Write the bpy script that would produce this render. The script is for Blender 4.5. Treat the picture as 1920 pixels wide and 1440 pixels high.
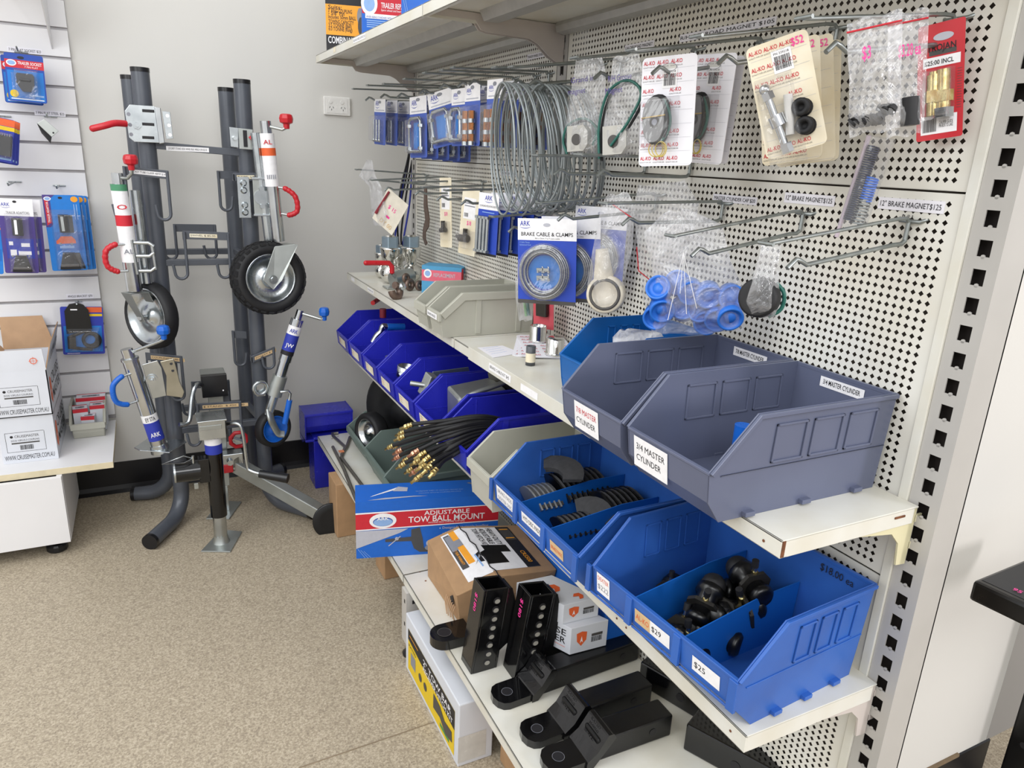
import bpy, math, random
from mathutils import Vector as V, Matrix as M, Euler
random.seed(7)
PI = math.pi
C = bpy.context.scene.collection
for o in list(bpy.data.objects): bpy.data.objects.remove(o)

# ---------------------------------------------------------------- camera
ROT = ((0.89552733, -0.09243607, 0.43530034), (-0.44269002, -0.28472852, 0.85026773), (0.04534701, -0.95414110, -0.29590270))     # rows: world x, y, z of the lens axes right, down, forward
FPX = 1351.4
CAMZ = 1.41
cam = bpy.data.cameras.new('camera'); camo = bpy.data.objects.new('camera', cam); C.objects.link(camo)
camo.matrix_world = M(((ROT[0][0], -ROT[0][1], -ROT[0][2], 0), (ROT[1][0], -ROT[1][1], -ROT[1][2], 0), (ROT[2][0], -ROT[2][1], -ROT[2][2], CAMZ), (0, 0, 0, 1)))
cam.sensor_width = 36; cam.lens = FPX / 1920 * 36; cam.clip_start = 0.05; cam.clip_end = 60
bpy.context.scene.camera = camo

def at(px, py, x=None, y=None, z=None):
    """where a line of sight meets a real plane of the room (x, y or z given in metres)"""
    d = V([ROT[i][0] * (px - 960) + ROT[i][1] * (py - 720) + ROT[i][2] * FPX for i in range(3)])
    o = V((0, 0, CAMZ))
    if x is not None: t = x / d.x
    elif y is not None: t = y / d.y
    else: t = (z - CAMZ) / d.z
    return o + d * t

# ---------------------------------------------------------------- world and light
sc = bpy.context.scene
w = bpy.data.worlds.new('room_light'); sc.world = w; w.use_nodes = True
nt = w.node_tree; nt.nodes.clear()
wo = nt.nodes.new('ShaderNodeOutputWorld'); bg = nt.nodes.new('ShaderNodeBackground'); nt.links.new(bg.outputs[0], wo.inputs[0])
tc = nt.nodes.new('ShaderNodeTexCoord'); sp = nt.nodes.new('ShaderNodeSeparateXYZ'); rp = nt.nodes.new('ShaderNodeValToRGB')
nt.links.new(tc.outputs['Generated'], sp.inputs[0]); mr = nt.nodes.new('ShaderNodeMapRange'); mr.inputs[1].default_value = -1
nt.links.new(sp.outputs[2], mr.inputs[0]); nt.links.new(mr.outputs[0], rp.inputs[0]); nt.links.new(rp.outputs[0], bg.inputs[0])
e = rp.color_ramp.elements
e[0].position = 0.0; e[0].color = (.62, .57, .50, 1); e[1].position = 1; e[1].color = (.98, .99, 1.0, 1)
for p_, c_ in ((.40, (.62, .58, .53, 1)), (.47, (.90, .90, .90, 1)), (.68, (.90, .91, .92, 1))):
    k = e.new(p_); k.color = c_
bg.inputs[1].default_value = 1.0

def area(name, loc, target, sx, sy, power, color=(1, 1, 1)):
    l = bpy.data.lights.new(name, 'AREA'); l.shape = 'RECTANGLE'; l.size = sx; l.size_y = sy; l.energy = power; l.color = color
    o = bpy.data.objects.new(name, l); C.objects.link(o); o.location = loc
    o.rotation_euler = (V(target) - V(loc)).to_track_quat('-Z', 'Y').to_euler()
    return o
area('ceiling_panel_light', (-1.4, 1.2, 2.75), (.6, 1.9, .7), 1.4, 3.0, 44, (.97, .99, 1))
area('back_wall_fill_light', (-.5, -1.3, 2.8), (.3, 3.2, .7), 2.4, 1.2, 46, (.98, .99, 1))  # added fill that lifts the dim lower back wall, no known lamp
area('side_window_light', (2.5, -2.6, 1.95), (0, 3.2, 1.2), .4, .6, 50, (1, .95, .95))
sc.view_settings.view_transform = 'Standard'; sc.view_settings.look = 'None'
sc.view_settings.gamma = 1; sc.view_settings.exposure = 0.04; sc.view_settings.use_curve_mapping = False

# ---------------------------------------------------------------- materials
def lin(h):
    if isinstance(h, str):
        h = [int(h[i:i + 2], 16) / 255 for i in (0, 2, 4)]
    return tuple((c / 12.92 if c <= .04045 else ((c + .055) / 1.055) ** 2.4) for c in h) + (1,)
MATS = {}
def mat(name, col, rough=.5, metal=0, var=.06, scale=30, bump=0, bscale=None, coat=0, col2=None, spec=None, trans=0, alpha=1, ior=None, thr=None, stretch=None):
    if name in MATS: return MATS[name]
    m = bpy.data.materials.new(name); m.use_nodes = True; MATS[name] = m
    n = m.node_tree.nodes; L = m.node_tree.links; b = n['Principled BSDF']
    c = lin(col); c2 = lin(col2) if col2 else tuple(min(1, x * (1 - var * 2.2)) for x in c[:3]) + (1,)
    t = n.new('ShaderNodeTexCoord'); nz = n.new('ShaderNodeTexNoise'); nz.inputs['Scale'].default_value = scale; nz.inputs['Detail'].default_value = 5
    src = t.outputs['Object']
    if stretch:
        mp = n.new('ShaderNodeMapping'); mp.inputs['Scale'].default_value = stretch; L.new(src, mp.inputs[0]); src = mp.outputs[0]
    L.new(src, nz.inputs['Vector'])
    r = n.new('ShaderNodeValToRGB'); r.color_ramp.elements[0].color = c2; r.color_ramp.elements[1].color = c
    r.color_ramp.elements[0].position = thr[0] if thr else .3; r.color_ramp.elements[1].position = thr[1] if thr else .62
    L.new(nz.outputs['Fac'], r.inputs[0]); L.new(r.outputs[0], b.inputs['Base Color'])
    b.inputs['Roughness'].default_value = rough; b.inputs['Metallic'].default_value = metal
    rr = n.new('ShaderNodeMapRange'); rr.inputs[3].default_value = max(0, rough - .07); rr.inputs[4].default_value = min(1, rough + .09)
    L.new(nz.outputs['Fac'], rr.inputs[0]); L.new(rr.outputs[0], b.inputs['Roughness'])
    if coat: b.inputs['Coat Weight'].default_value = coat
    if spec is not None: b.inputs['Specular IOR Level'].default_value = spec
    if trans: b.inputs['Transmission Weight'].default_value = trans
    if ior: b.inputs['IOR'].default_value = ior
    if alpha < 1: b.inputs['Alpha'].default_value = alpha
    if bump:
        n2 = n.new('ShaderNodeTexNoise'); n2.inputs['Scale'].default_value = bscale or scale * 3; L.new(src, n2.inputs['Vector'])
        bp = n.new('ShaderNodeBump'); bp.inputs['Strength'].default_value = bump; bp.inputs['Distance'].default_value = .002
        L.new(n2.outputs['Fac'], bp.inputs['Height']); L.new(bp.outputs[0], b.inputs['Normal'])
    return m
def ink(name, col): return mat('print_' + name, col, .55, var=.03, scale=80)

wallp = mat('wall_paint', 'd6d4cf', .75, var=.012, scale=2.5, bump=.04, bscale=160)
slatm = mat('slatwall_laminate', 'e4e3e4', .42, var=.015, scale=4)
shelfm = mat('shelf_enamel', 'dddcd4', .35, var=.05, scale=7, col2='d2cdbd', bump=.03, bscale=60)
pegm = mat('pegboard_enamel', 'e0dfd8', .45, var=.04, scale=5, col2='d9d4c6')
postm = mat('upright_enamel', 'b5b2ad', .38, var=.03, scale=9)
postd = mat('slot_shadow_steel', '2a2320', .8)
brackm = mat('bracket_enamel', 'c9c0ba', .42, var=.03, scale=12)
brackc = mat('cream_bracket_enamel', 'd9d2ad', .45, var=.03, scale=12)
rustm = mat('rust', '7a4a2c', .85, var=.3, scale=90)
darkin = mat('gondola_inner_shade', '5e554c', .8, var=.05)
zinc = mat('zinc_plate', 'c6cbcd', .25, 1, var=.05, scale=18, col2='b4babd')
zincw = mat('galvanised_wire', 'a3a9a8', .36, .9, var=.08, scale=60)
zincd = mat('dull_galvanised_steel', 'b6bab7', .4, .85, var=.06, scale=18, bump=.02)
chrome = mat('chrome', 'e3e2de', .09, 1, var=.02)
brassm = mat('yellow_zinc', 'd3c48c', .25, 1, var=.2, scale=120, col2='b8975c')
bronze = mat('brown_bronze', '7d6a60', .45, .7, var=.15, scale=60)
greyp = mat('rack_grey_paint', '565a62', .32, .1, var=.05, scale=20)
blackp = mat('black_gloss_powdercoat', '0c0c0e', .12, 0, var=.2, scale=40, coat=.3, bump=.05, bscale=120)
blackm = mat('black_satin_paint', '0d0d0f', .3, 0, var=.2, scale=30, bump=.05)
blackr = mat('black_rubber', '17171a', .6, 0, var=.15, scale=60, bump=.1)
blackpl = mat('black_plastic', '121216', .3, 0, var=.1)
redpl = mat('red_plastic', 'c3202c', .28, 0, var=.05)
bluepl = mat('bright_blue_plastic', '1763c8', .28, 0, var=.05)
binblue = mat('blue_bin_plastic', '2f62b5', .36, 0, var=.05, scale=8, col2='2a56a3', bump=.03, bscale=200)
binblue2 = mat('cobalt_bin_plastic', '1263ae', .4, 0, var=.06, scale=14)
binroy = mat('royal_bin_plastic', '2a2eb8', .25, 0, var=.06, scale=8, col2='2226a0')
bindiv = mat('divider_plastic', '1560b8', .35, 0, var=.05, scale=8)
bingrey = mat('slate_bin_plastic', '5f657c', .3, 0, var=.04, scale=8, bump=.02, bscale=200)
binlite = mat('pale_grey_bin_plastic', 'bab9ac', .42, 0, var=.05, scale=8)
bingreen = mat('green_grey_bin_plastic', '6d7c76', .42, 0, var=.05, scale=8)
cardb = mat('cardboard', 'b18d68', .85, var=.06, scale=25, bump=.06, bscale=90)
cardbin = mat('cardboard_inner', 'c19f7e', .85, var=.05, scale=25)
whitec = mat('white_carton', 'd6d9e0', .5, var=.02, scale=10)
papw = mat('white_paper', 'eceaf0', .6, var=.01)
papc = mat('cream_paper', 'ece4cf', .6, var=.03, scale=14, col2='ddcfae')
tagp = mat('tan_label_paper', 'd8b98c', .6, var=.06)
K = ink('black', '1b1a1e'); KR = ink('red', 'cb2434'); KW = ink('white', 'f3f2f4'); KB = ink('blue', '1d3f9c'); KSK = ink('sky', '0d76cf')
KO = ink('orange', 'e5632f'); KY = ink('amber', 'f4a52c'); KYL = ink('yellow', 'e7c51d'); KP = ink('pink', 'f0439a'); KG = ink('grey', '8b8d96'); KLB = ink('pale_blue', '8fb2e2'); KPR = ink('purple', '4a3a86'); KN = ink('navy', '2b3aa8')
KLG = ink('light_grey', 'b9bac4'); KDG = ink('dark_grey', '4b4846'); KGR = ink('green', '4d9148')

def clear_mat(name, tint='f4f4f6', dens=.16, wr=14, rough=.12, gloss=.30):
    """thin clear plastic: mostly see-through film with wrinkled glossy glints"""
    m = bpy.data.materials.new(name); m.use_nodes = True; MATS[name] = m
    n = m.node_tree.nodes; L = m.node_tree.links; n.clear()
    out = n.new('ShaderNodeOutputMaterial'); tr = n.new('ShaderNodeBsdfTransparent'); gl = n.new('ShaderNodeBsdfGlossy'); df = n.new('ShaderNodeBsdfDiffuse')
    tr.inputs[0].default_value = (.97, .97, .98, 1); gl.inputs['Roughness'].default_value = rough; df.inputs[0].default_value = lin(tint)
    t = n.new('ShaderNodeTexCoord'); nz = n.new('ShaderNodeTexNoise'); nz.inputs['Scale'].default_value = wr; nz.inputs['Detail'].default_value = 4; nz.inputs['Distortion'].default_value = 1.2
    L.new(t.outputs['Object'], nz.inputs['Vector'])
    bp = n.new('ShaderNodeBump'); bp.inputs['Strength'].default_value = .9; bp.inputs['Distance'].default_value = .02; L.new(nz.outputs['Fac'], bp.inputs['Height'])
    L.new(bp.outputs[0], gl.inputs['Normal']); L.new(bp.outputs[0], df.inputs['Normal'])
    lw = n.new('ShaderNodeLayerWeight'); lw.inputs[0].default_value = .35; L.new(bp.outputs[0], lw.inputs['Normal'])
    mu = n.new('ShaderNodeMath'); mu.operation = 'MULTIPLY_ADD'; mu.inputs[1].default_value = gloss; mu.inputs[2].default_value = .05; L.new(lw.outputs['Facing'], mu.inputs[0])
    m1 = n.new('ShaderNodeMixShader'); L.new(mu.outputs[0], m1.inputs[0]); L.new(tr.outputs[0], m1.inputs[1]); L.new(gl.outputs[0], m1.inputs[2])
    r = n.new('ShaderNodeMapRange'); r.inputs[1].default_value = .35; r.inputs[2].default_value = .75; r.inputs[3].default_value = dens * .4; r.inputs[4].default_value = dens * 1.8
    L.new(nz.outputs['Fac'], r.inputs[0])
    m2 = n.new('ShaderNodeMixShader'); L.new(r.outputs[0], m2.inputs[0]); L.new(m1.outputs[0], m2.inputs[1]); L.new(df.outputs[0], m2.inputs[2])
    L.new(m2.outputs[0], out.inputs[0])
    return m
bagm = clear_mat('clear_bag_film')
blism = clear_mat('clear_blister_plastic', dens=.05, wr=6, rough=.06, gloss=.25)

def floor_mat():
    m = bpy.data.materials.new('speckled_vinyl'); m.use_nodes = True
    n = m.node_tree.nodes; L = m.node_tree.links; b = n['Principled BSDF']; t = n.new('ShaderNodeTexCoord')
    nz = n.new('ShaderNodeTexNoise'); nz.inputs['Scale'].default_value = 190; nz.inputs['Detail'].default_value = 6; nz.inputs['Roughness'].default_value = .7
    L.new(t.outputs['Object'], nz.inputs['Vector']); r = n.new('ShaderNodeValToRGB'); L.new(nz.outputs['Fac'], r.inputs[0])
    e = r.color_ramp.elements; e[0].position = .34; e[0].color = lin('85796a'); e[1].position = .64; e[1].color = lin('c6baa5')
    k = e.new(.5); k.color = lin('aa9d87')
    vo = n.new('ShaderNodeTexVoronoi'); vo.inputs['Scale'].default_value = 110; L.new(t.outputs['Object'], vo.inputs['Vector'])
    r2 = n.new('ShaderNodeValToRGB'); r2.color_ramp.elements[0].position = .10; r2.color_ramp.elements[1].position = .16; r2.color_ramp.elements[0].color = (1, 1, 1, 1); r2.color_ramp.elements[1].color = (0, 0, 0, 1)
    L.new(vo.outputs['Distance'], r2.inputs[0])
    n3 = n.new('ShaderNodeTexNoise'); n3.inputs['Scale'].default_value = 28; L.new(t.outputs['Object'], n3.inputs['Vector'])
    r3 = n.new('ShaderNodeValToRGB'); r3.color_ramp.elements[0].position = .5; r3.color_ramp.elements[1].position = .56; L.new(n3.outputs['Fac'], r3.inputs[0])
    mm = n.new('ShaderNodeMath'); mm.operation = 'MULTIPLY'; L.new(r2.outputs[0], mm.inputs[0]); L.new(r3.outputs[0], mm.inputs[1])
    mx = n.new('ShaderNodeMix'); mx.data_type = 'RGBA'; L.new(mm.outputs[0], mx.inputs[0]); L.new(r.outputs[0], mx.inputs[6]); mx.inputs[7].default_value = lin('6b5a4c')
    L.new(mx.outputs[2], b.inputs['Base Color']); b.inputs['Roughness'].default_value = .55
    bp = n.new('ShaderNodeBump'); bp.inputs['Strength'].default_value = .12; bp.inputs['Distance'].default_value = .001; L.new(nz.outputs['Fac'], bp.inputs['Height']); L.new(bp.outputs[0], b.inputs['Normal'])
    return m
floorm = floor_mat()

# ---------------------------------------------------------------- mesh helpers
_txt = {}
def text_geo(s, bold=0.0):
    k = (s, bold)
    if k in _txt: return _txt[k]
    cu = bpy.data.curves.new('t', 'FONT'); cu.body = s; cu.size = 1; cu.resolution_u = 2; cu.offset = bold
    o = bpy.data.objects.new('t', cu); me = o.to_mesh()
    vs = [tuple(v.co) for v in me.vertices]; fs = [tuple(p.vertices) for p in me.polygons]
    o.to_mesh_clear(); bpy.data.objects.remove(o); bpy.data.curves.remove(cu)
    if vs:
        x0 = min(v[0] for v in vs); x1 = max(v[0] for v in vs)
    else: x0 = x1 = 0
    _txt[k] = (vs, fs, x0, max(x1 - x0, 1e-4)); return _txt[k]
def cap_h():
    if 'cap' not in _txt: _txt['cap'] = max(v[1] for v in text_geo('H')[0])
    return _txt['cap']

class MB:
    def __init__(s): s.v = []; s.f = []; s.m = []; s.s = []; s.T = M.Identity(4)
    def put(s, vs, fs, m, sm=False):
        b = len(s.v); T = s.T
        s.v += [T @ V(p) for p in vs]
        for f in fs: s.f.append([b + i for i in f]); s.m.append(m); s.s.append(sm)
    def box(s, c, d, m, R=None):
        x, y, z = [q / 2 for q in d]; vs = [V((i * x, j * y, k * z)) for k in (-1, 1) for j in (-1, 1) for i in (-1, 1)]
        if R is not None: vs = [R @ q for q in vs]
        c = V(c); s.put([q + c for q in vs], [(0, 2, 3, 1), (4, 5, 7, 6), (0, 1, 5, 4), (2, 6, 7, 3), (0, 4, 6, 2), (1, 3, 7, 5)], m)
    def b2(s, a, b, m):     # box from corner to corner
        a = V(a); b = V(b); s.box((a + b) / 2, [abs(q) for q in (b - a)], m)
    def hexa(s, p, m):      # eight corners: four bottom then four top
        s.put(p, [(3, 2, 1, 0), (4, 5, 6, 7), (0, 1, 5, 4), (1, 2, 6, 5), (2, 3, 7, 6), (3, 0, 4, 7)], m)
    def cyl(s, p0, p1, r, m, n=16, r2=None, caps=True, sm=True, rot=0):
        p0 = V(p0); p1 = V(p1); d = (p1 - p0).normalized(); u = d.orthogonal().normalized() if abs(d.z) < .999 else V((1, 0, 0)); w_ = d.cross(u); r2 = r if r2 is None else r2
        A = [2 * PI * i / n + rot for i in range(n)]
        vs = [p0 + (u * math.cos(a) + w_ * math.sin(a)) * r for a in A] + [p1 + (u * math.cos(a) + w_ * math.sin(a)) * r2 for a in A]
        s.put(vs, [(i, (i + 1) % n, n + (i + 1) % n, n + i) for i in range(n)], m, sm)
        if caps: s.put(vs[:n], [tuple(reversed(range(n)))], m); s.put(vs[n:], [tuple(range(n))], m)
    def lathe(s, o, ax, prof, m, n=24, sm=True):   # prof: (distance along axis, radius)
        o = V(o); d = V(ax).normalized(); u = d.orthogonal().normalized() if abs(d.z) < .999 else V((1, 0, 0)); w_ = d.cross(u); vs = []
        for h, r in prof: vs += [o + d * h + (u * math.cos(2 * PI * i / n) + w_ * math.sin(2 * PI * i / n)) * max(r, 1e-5) for i in range(n)]
        fs = [(j * n + i, j * n + (i + 1) % n, (j + 1) * n + (i + 1) % n, (j + 1) * n + i) for j in range(len(prof) - 1) for i in range(n)]
        s.put(vs, fs, m, sm)
    def tube(s, pts, r, m, n=8, caps=True, closed=False, flat=1.0):
        P = [V(p) for p in pts]; N = len(P); vs = []; u = None
        for i, p in enumerate(P):
            a = P[i - 1] if (i > 0 or closed) else p; b = P[(i + 1) % N] if (i < N - 1 or closed) else p
            d = (b - a).normalized()
            if u is None: u = d.orthogonal().normalized()
            u = (u - d * u.dot(d))
            u = u.normalized() if u.length > 1e-6 else d.orthogonal().normalized()
            w_ = d.cross(u); rr = r[i] if isinstance(r, (list, tuple)) else r
            vs += [p + (u * math.cos(2 * PI * k / n) + w_ * math.sin(2 * PI * k / n) * flat) * rr for k in range(n)]
        J = N if closed else N - 1
        s.put(vs, [(j * n + k, j * n + (k + 1) % n, ((j + 1) % N) * n + (k + 1) % n, ((j + 1) % N) * n + k) for j in range(J) for k in range(n)], m, True)
        if caps and not closed: s.put(vs[:n], [tuple(reversed(range(n)))], m); s.put(vs[-n:], [tuple(range(n))], m)
    def prism(s, poly, o, ux, uy, un, t, m, sm=False):  # polygon (a,b) in plane o+a*ux+b*uy extruded t along un
        o = V(o); ux = V(ux); uy = V(uy); un = V(un); n = len(poly)
        a = [o + ux * p[0] + uy * p[1] for p in poly]; b = [q + un * t for q in a]
        s.put(a + b, [(i, (i + 1) % n, n + (i + 1) % n, n + i) for i in range(n)], m, sm)
        s.put(a, [tuple(reversed(range(n)))], m); s.put(b, [tuple(range(n))], m)
    def quad(s, p, m): s.put(p, [tuple(range(len(p)))], m)
    def sph(s, c, r, m, n=14, sc=(1, 1, 1)):
        c = V(c); vs = []; k = n // 2
        for j in range(k + 1):
            t = PI * j / k
            for i in range(n):
                a = 2 * PI * i / n; vs.append(c + V((r * math.sin(t) * math.cos(a) * sc[0], r * math.sin(t) * math.sin(a) * sc[1], r * math.cos(t) * sc[2])))
        s.put(vs, [(j * n + i, (j + 1) * n + i, (j + 1) * n + (i + 1) % n, j * n + (i + 1) % n) for j in range(k) for i in range(n)], m, True)
    def ring(s, c, ax, R_, r, m, n=24, k=8, arc=(0, 2 * PI), flat=1):
        c = V(c); d = V(ax).normalized(); u = d.orthogonal().normalized(); w_ = d.cross(u); full = arc[1] - arc[0] >= 2 * PI - .01
        pts = [c + (u * math.cos(arc[0] + (arc[1] - arc[0]) * i / n) + w_ * math.sin(arc[0] + (arc[1] - arc[0]) * i / n)) * R_ for i in range(n if full else n + 1)]
        s.tube(pts, r, m, k, closed=full)
    def text(s, t, o, ux, uy, h, m, width=None, bold=0.0, align='l', up=.0004):
        vs, fs, x0, wd = text_geo(t, min(bold, .012)); o = V(o); ux = V(ux).normalized(); uy = V(uy).normalized(); nn = ux.cross(uy)
        k = h / cap_h(); kx = (width / wd) if width else k
        off = -x0 - (wd / 2 if align == 'c' else wd if align == 'r' else 0)
        s.put([o + ux * ((p[0] + off) * kx) + uy * (p[1] * k) + nn * up for p in vs], fs, m)
    def rect(s, o, ux, uy, w_, h, m, up=.0002):
        o = V(o); ux = V(ux).normalized(); uy = V(uy).normalized(); nn = ux.cross(uy) * up
        s.quad([o + nn, o + ux * w_ + nn, o + ux * w_ + uy * h + nn, o + uy * h + nn], m)
    def bars(s, o, ux, uy, w_, h, m, n=14, up=.0005):
        rnd = random.Random(n + int(w_ * 1e5)); x = 0
        while x < w_ * .98:
            k = w_ / n * rnd.choice((.3, .5, .8)); s.rect(V(o) + V(ux).normalized() * x, ux, uy, min(k, w_ - x), h, m, up); x += k + w_ / n * rnd.choice((.3, .5, .6))
    def ell(s, o, ux, uy, a, b, m, n=24, up=.0003, hole=None):
        o = V(o); ux = V(ux).normalized(); uy = V(uy).normalized(); o = o + ux.cross(uy) * up
        P = [o + ux * a * math.cos(2 * PI * i / n) + uy * b * math.sin(2 * PI * i / n) for i in range(n)]
        if hole:
            Q = [o + ux * a * hole * math.cos(2 * PI * i / n) + uy * b * hole * math.sin(2 * PI * i / n) for i in range(n)]
            s.put(P + Q, [(i, (i + 1) % n, n + (i + 1) % n, n + i) for i in range(n)], m)
        else: s.quad(P, m)
    def build(s, name, parent=None, bevel=0, world=False, seg=2, weld=False):
        """world=True: points are room coordinates and get carried into the parent's frame"""
        vs = s.v
        if world and parent is not None:
            q = parent; T = M.Identity(4)
            while q is not None: T = M.LocRotScale(q.location, q.rotation_euler, None) @ T; q = q.parent
            Ti = T.inverted(); vs = [Ti @ p for p in vs]
        loc = None
        if parent is None and vs:
            xs = [p.x for p in vs]; ys = [p.y for p in vs]; loc = V(((min(xs) + max(xs)) / 2, (min(ys) + max(ys)) / 2, min(p.z for p in vs)))
            vs = [p - loc for p in vs]
        me = bpy.data.meshes.new(name); me.from_pydata([tuple(p) for p in vs], [], s.f)
        ms = []
        for q in s.m:
            if q not in ms: ms.append(q)
        for q in ms: me.materials.append(q)
        me.polygons.foreach_set('material_index', [ms.index(q) for q in s.m]); me.polygons.foreach_set('use_smooth', s.s)
        me.update()
        o = bpy.data.objects.new(name, me); C.objects.link(o)
        if parent is not None: o.parent = parent
        if loc is not None: o.location = loc
        if bevel:
            b = o.modifiers.new('bevel', 'BEVEL'); b.width = bevel; b.segments = seg; b.limit_method = 'ANGLE'; b.angle_limit = .7; b.harden_normals = False
        return o
def tag(o, label=None, cat=None, group=None, kind=None):
    if label: o['label'] = label
    if cat: o['category'] = cat
    if group: o['group'] = group
    if kind: o['kind'] = kind
    return o
def thing(name, label, cat, loc=(0, 0, 0), rz=0, group=None, rot=None):
    o = bpy.data.objects.new(name, None); C.objects.link(o); o.location = loc; o.rotation_euler = rot or (0, 0, rz); o.empty_display_size = .05
    return tag(o, label, cat, group)
def dup(o, loc, rz=None, label=None, group=None, rot=None):
    r = o.copy(); C.objects.link(r); r.location = loc
    if rz is not None: r.rotation_euler = (0, 0, rz)
    if rot is not None: r.rotation_euler = rot
    if label: r['label'] = label
    if group: r['group'] = group
    for c in list(o.children):
        k = c.copy(); C.objects.link(k); k.parent = r
        for g in list(c.children):
            q = g.copy(); C.objects.link(q); q.parent = k
    return r
def arc(c, u, w_, r, a0, a1, n=8):
    c = V(c); u = V(u); w_ = V(w_); return [c + u * r * math.cos(a0 + (a1 - a0) * i / n) + w_ * r * math.sin(a0 + (a1 - a0) * i / n) for i in range(n + 1)]
def spl(P, n=8):  # Catmull-Rom through points
    P = [V(p) for p in P]; Q = [P[0] * 2 - P[1]] + P + [P[-1] * 2 - P[-2]]; out = []
    for i in range(1, len(Q) - 2):
        for k in range(n):
            t = k / n; a, b, c, d = Q[i - 1:i + 3]
            out.append(.5 * ((2 * b) + (c - a) * t + (2 * a - 5 * b + 4 * c - d) * t * t + (3 * b - a - 3 * c + d) * t ** 3))
    return out + [P[-1]]
X = V((1, 0, 0)); Y = V((0, 1, 0)); Z = V((0, 0, 1))
FX, FY, FZ = V((0, -1, 0)), V((0, 0, 1)), V((-1, 0, 0))     # faces looking into the shop (-x): text runs towards -y, up z

def arklogo(m, o, ux, uy, w_, col=None):
    """the white oval with a blue dome and ARK lettering"""
    o = V(o); ux = V(ux).normalized(); uy = V(uy).normalized()
    m.ell(o, ux, uy, w_ / 2, w_ * .31, KW, up=.0005); m.ell(o - uy * w_ * .04, ux, uy, w_ * .37, w_ * .19, KB, up=.0007); m.ell(o - uy * w_ * .055, ux, uy, w_ * .35, w_ * .165, KLB, up=.0009)
    m.text('ARK', o + uy * w_ * .03, ux, uy, w_ * .12, KW, width=w_ * .44, bold=.03, align='c', up=.0013)
def arkword(m, o, ux, uy, h):
    m.text('ARK', o, ux, uy, h, KN, width=h * 2.3, bold=.02, up=.0006); o = V(o) - V(uy) * h * .42
    n = 8; P = []; Q = []
    for i in range(n + 1):
        t = i / n; x = h * (-.1 + 2.6 * t); c = -(1 - (2 * t - 1) ** 2) * h * .22
        P.append(o + V(ux) * x + V(uy) * (c + h * .2)); Q.append(o + V(ux) * x + V(uy) * (c * 1.5 + h * .18))
    nn = V(ux).cross(V(uy)).normalized() * .0006
    m.put([p + nn for p in P + Q], [(i, n + 1 + i, n + 2 + i, i + 1) for i in range(n)], KN)

def frame(TL, TR, BL, rz, x=None, y=None):
    """flat thing hanging upright: top-left corner on a known plane, turned by rz degrees (0 looks towards -y, -90 towards -x)"""
    A = at(*TL, x=x, y=y); a = math.radians(rz); n = V((math.sin(a), -math.cos(a), 0)); o = V((0, 0, CAMZ))
    def hit(p):
        d = at(*p, y=1.0) - o; return o + d * ((A - o).dot(n) / d.dot(n))
    B = hit(TR); D = hit(BL); ux = (B - A).normalized(); W_ = (B - A).length; yl = -n; uz = ux.cross(yl); H_ = -(D - A).dot(uz)
    R3 = M((ux, yl, uz)).transposed(); return A, R3.to_euler(), W_, H_
def hung(name, label, cat, fr, group=None): return thing(name, label, cat, fr[0], 0, group, rot=fr[1])
def slab(m, W_, H_, mt, t=.0012, hole=True, r=.006):
    """card with a hang hole cut as a dark print, rounded corners; local x 0..W, z 0..-H"""
    P = []
    for cx, cz, a0 in ((W_ - r, -r, PI / 2), (W_ - r, -H_ + r, 0), (r, -H_ + r, -PI / 2), (r, -r, PI)):
        P += [(cx + r * math.cos(a0 - i * PI / 8), cz + r * math.sin(a0 - i * PI / 8)) for i in range(5)]
    m.prism(P, (0, 0, 0), X, Z, Y, t, mt)
def R_(m, x, z, w_, h, mt, up=.0003): m.rect((x, 0, z), X, Z, w_, h, mt, up)
def T_(m, s, x, z, h, mt, width=None, bold=0, align='l', up=.0007): m.text(s, (x, 0, z), X, Z, h, mt, width, bold, align, up)
def blister(T, x, z, w_, h, d, name='blister'):
    m = MB(); k = .16; a = [V((x, 0, z)), V((x + w_, 0, z)), V((x + w_, 0, z + h)), V((x, 0, z + h))]; c = V((x + w_ / 2, 0, z + h / 2)); b = [c + (p - c) * (1 - k) - Y * d for p in a]
    m.put(a + b, [(0, 1, 5, 4), (1, 2, 6, 5), (2, 3, 7, 6), (3, 0, 4, 7), (4, 5, 6, 7)], blism); return m.build(name, T, .002)

# ================================================================ the room
BY = 3.2
def struct(mb, name, **k): return tag(mb.build(name, **k), kind='structure')
m = MB(); m.b2((-4.5, -3.5, -.05), (3.2, BY + .1, 0), floorm); struct(m, 'floor')
m = MB(); m.b2((-4.5, BY, 0), (1.2, BY + .1, 3), wallp); struct(m, 'wall_back')
m = MB(); m.b2((1.066, .733, 0), (1.713, BY, 3), wallp); struct(m, 'wall_right')
m = MB(); m.b2((1.713, .80, 0), (3.2, .95, 3), mat('far_grey_wall_paint', '8f8c88', .7, var=.02, scale=3)); struct(m, 'wall_side')
blk = mat('black_vinyl_skirting', '131216', .38, var=.1, scale=10)
m = MB(); m.prism([(0, 0), (-.022, 0), (-.008, .012), (-.004, .03), (-.004, .13), (0, .132)], (-4.5, BY, 0), Y, Z, X, 5.5, blk); struct(m, 'baseboard_back')
m = MB(); m.prism([(0, 0), (-.022, 0), (-.008, .012), (-.004, .03), (-.004, .118), (0, .12)], (1.066, .733, 0), Y, Z, X, .66, blk); 
m.b2((1.30, .727, .118), (1.60, .733, .126), mat('torn_skirting_glue', '7d6a52', .8, var=.2)); struct(m, 'baseboard_right')
m = MB(); m.tube([at(560, 1440, z=.0006), at(840, 1345, z=.0006)], .0016, mat('floor_seam', '8f7f69', .7), 4); 
struct(m, 'trim_1')

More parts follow.
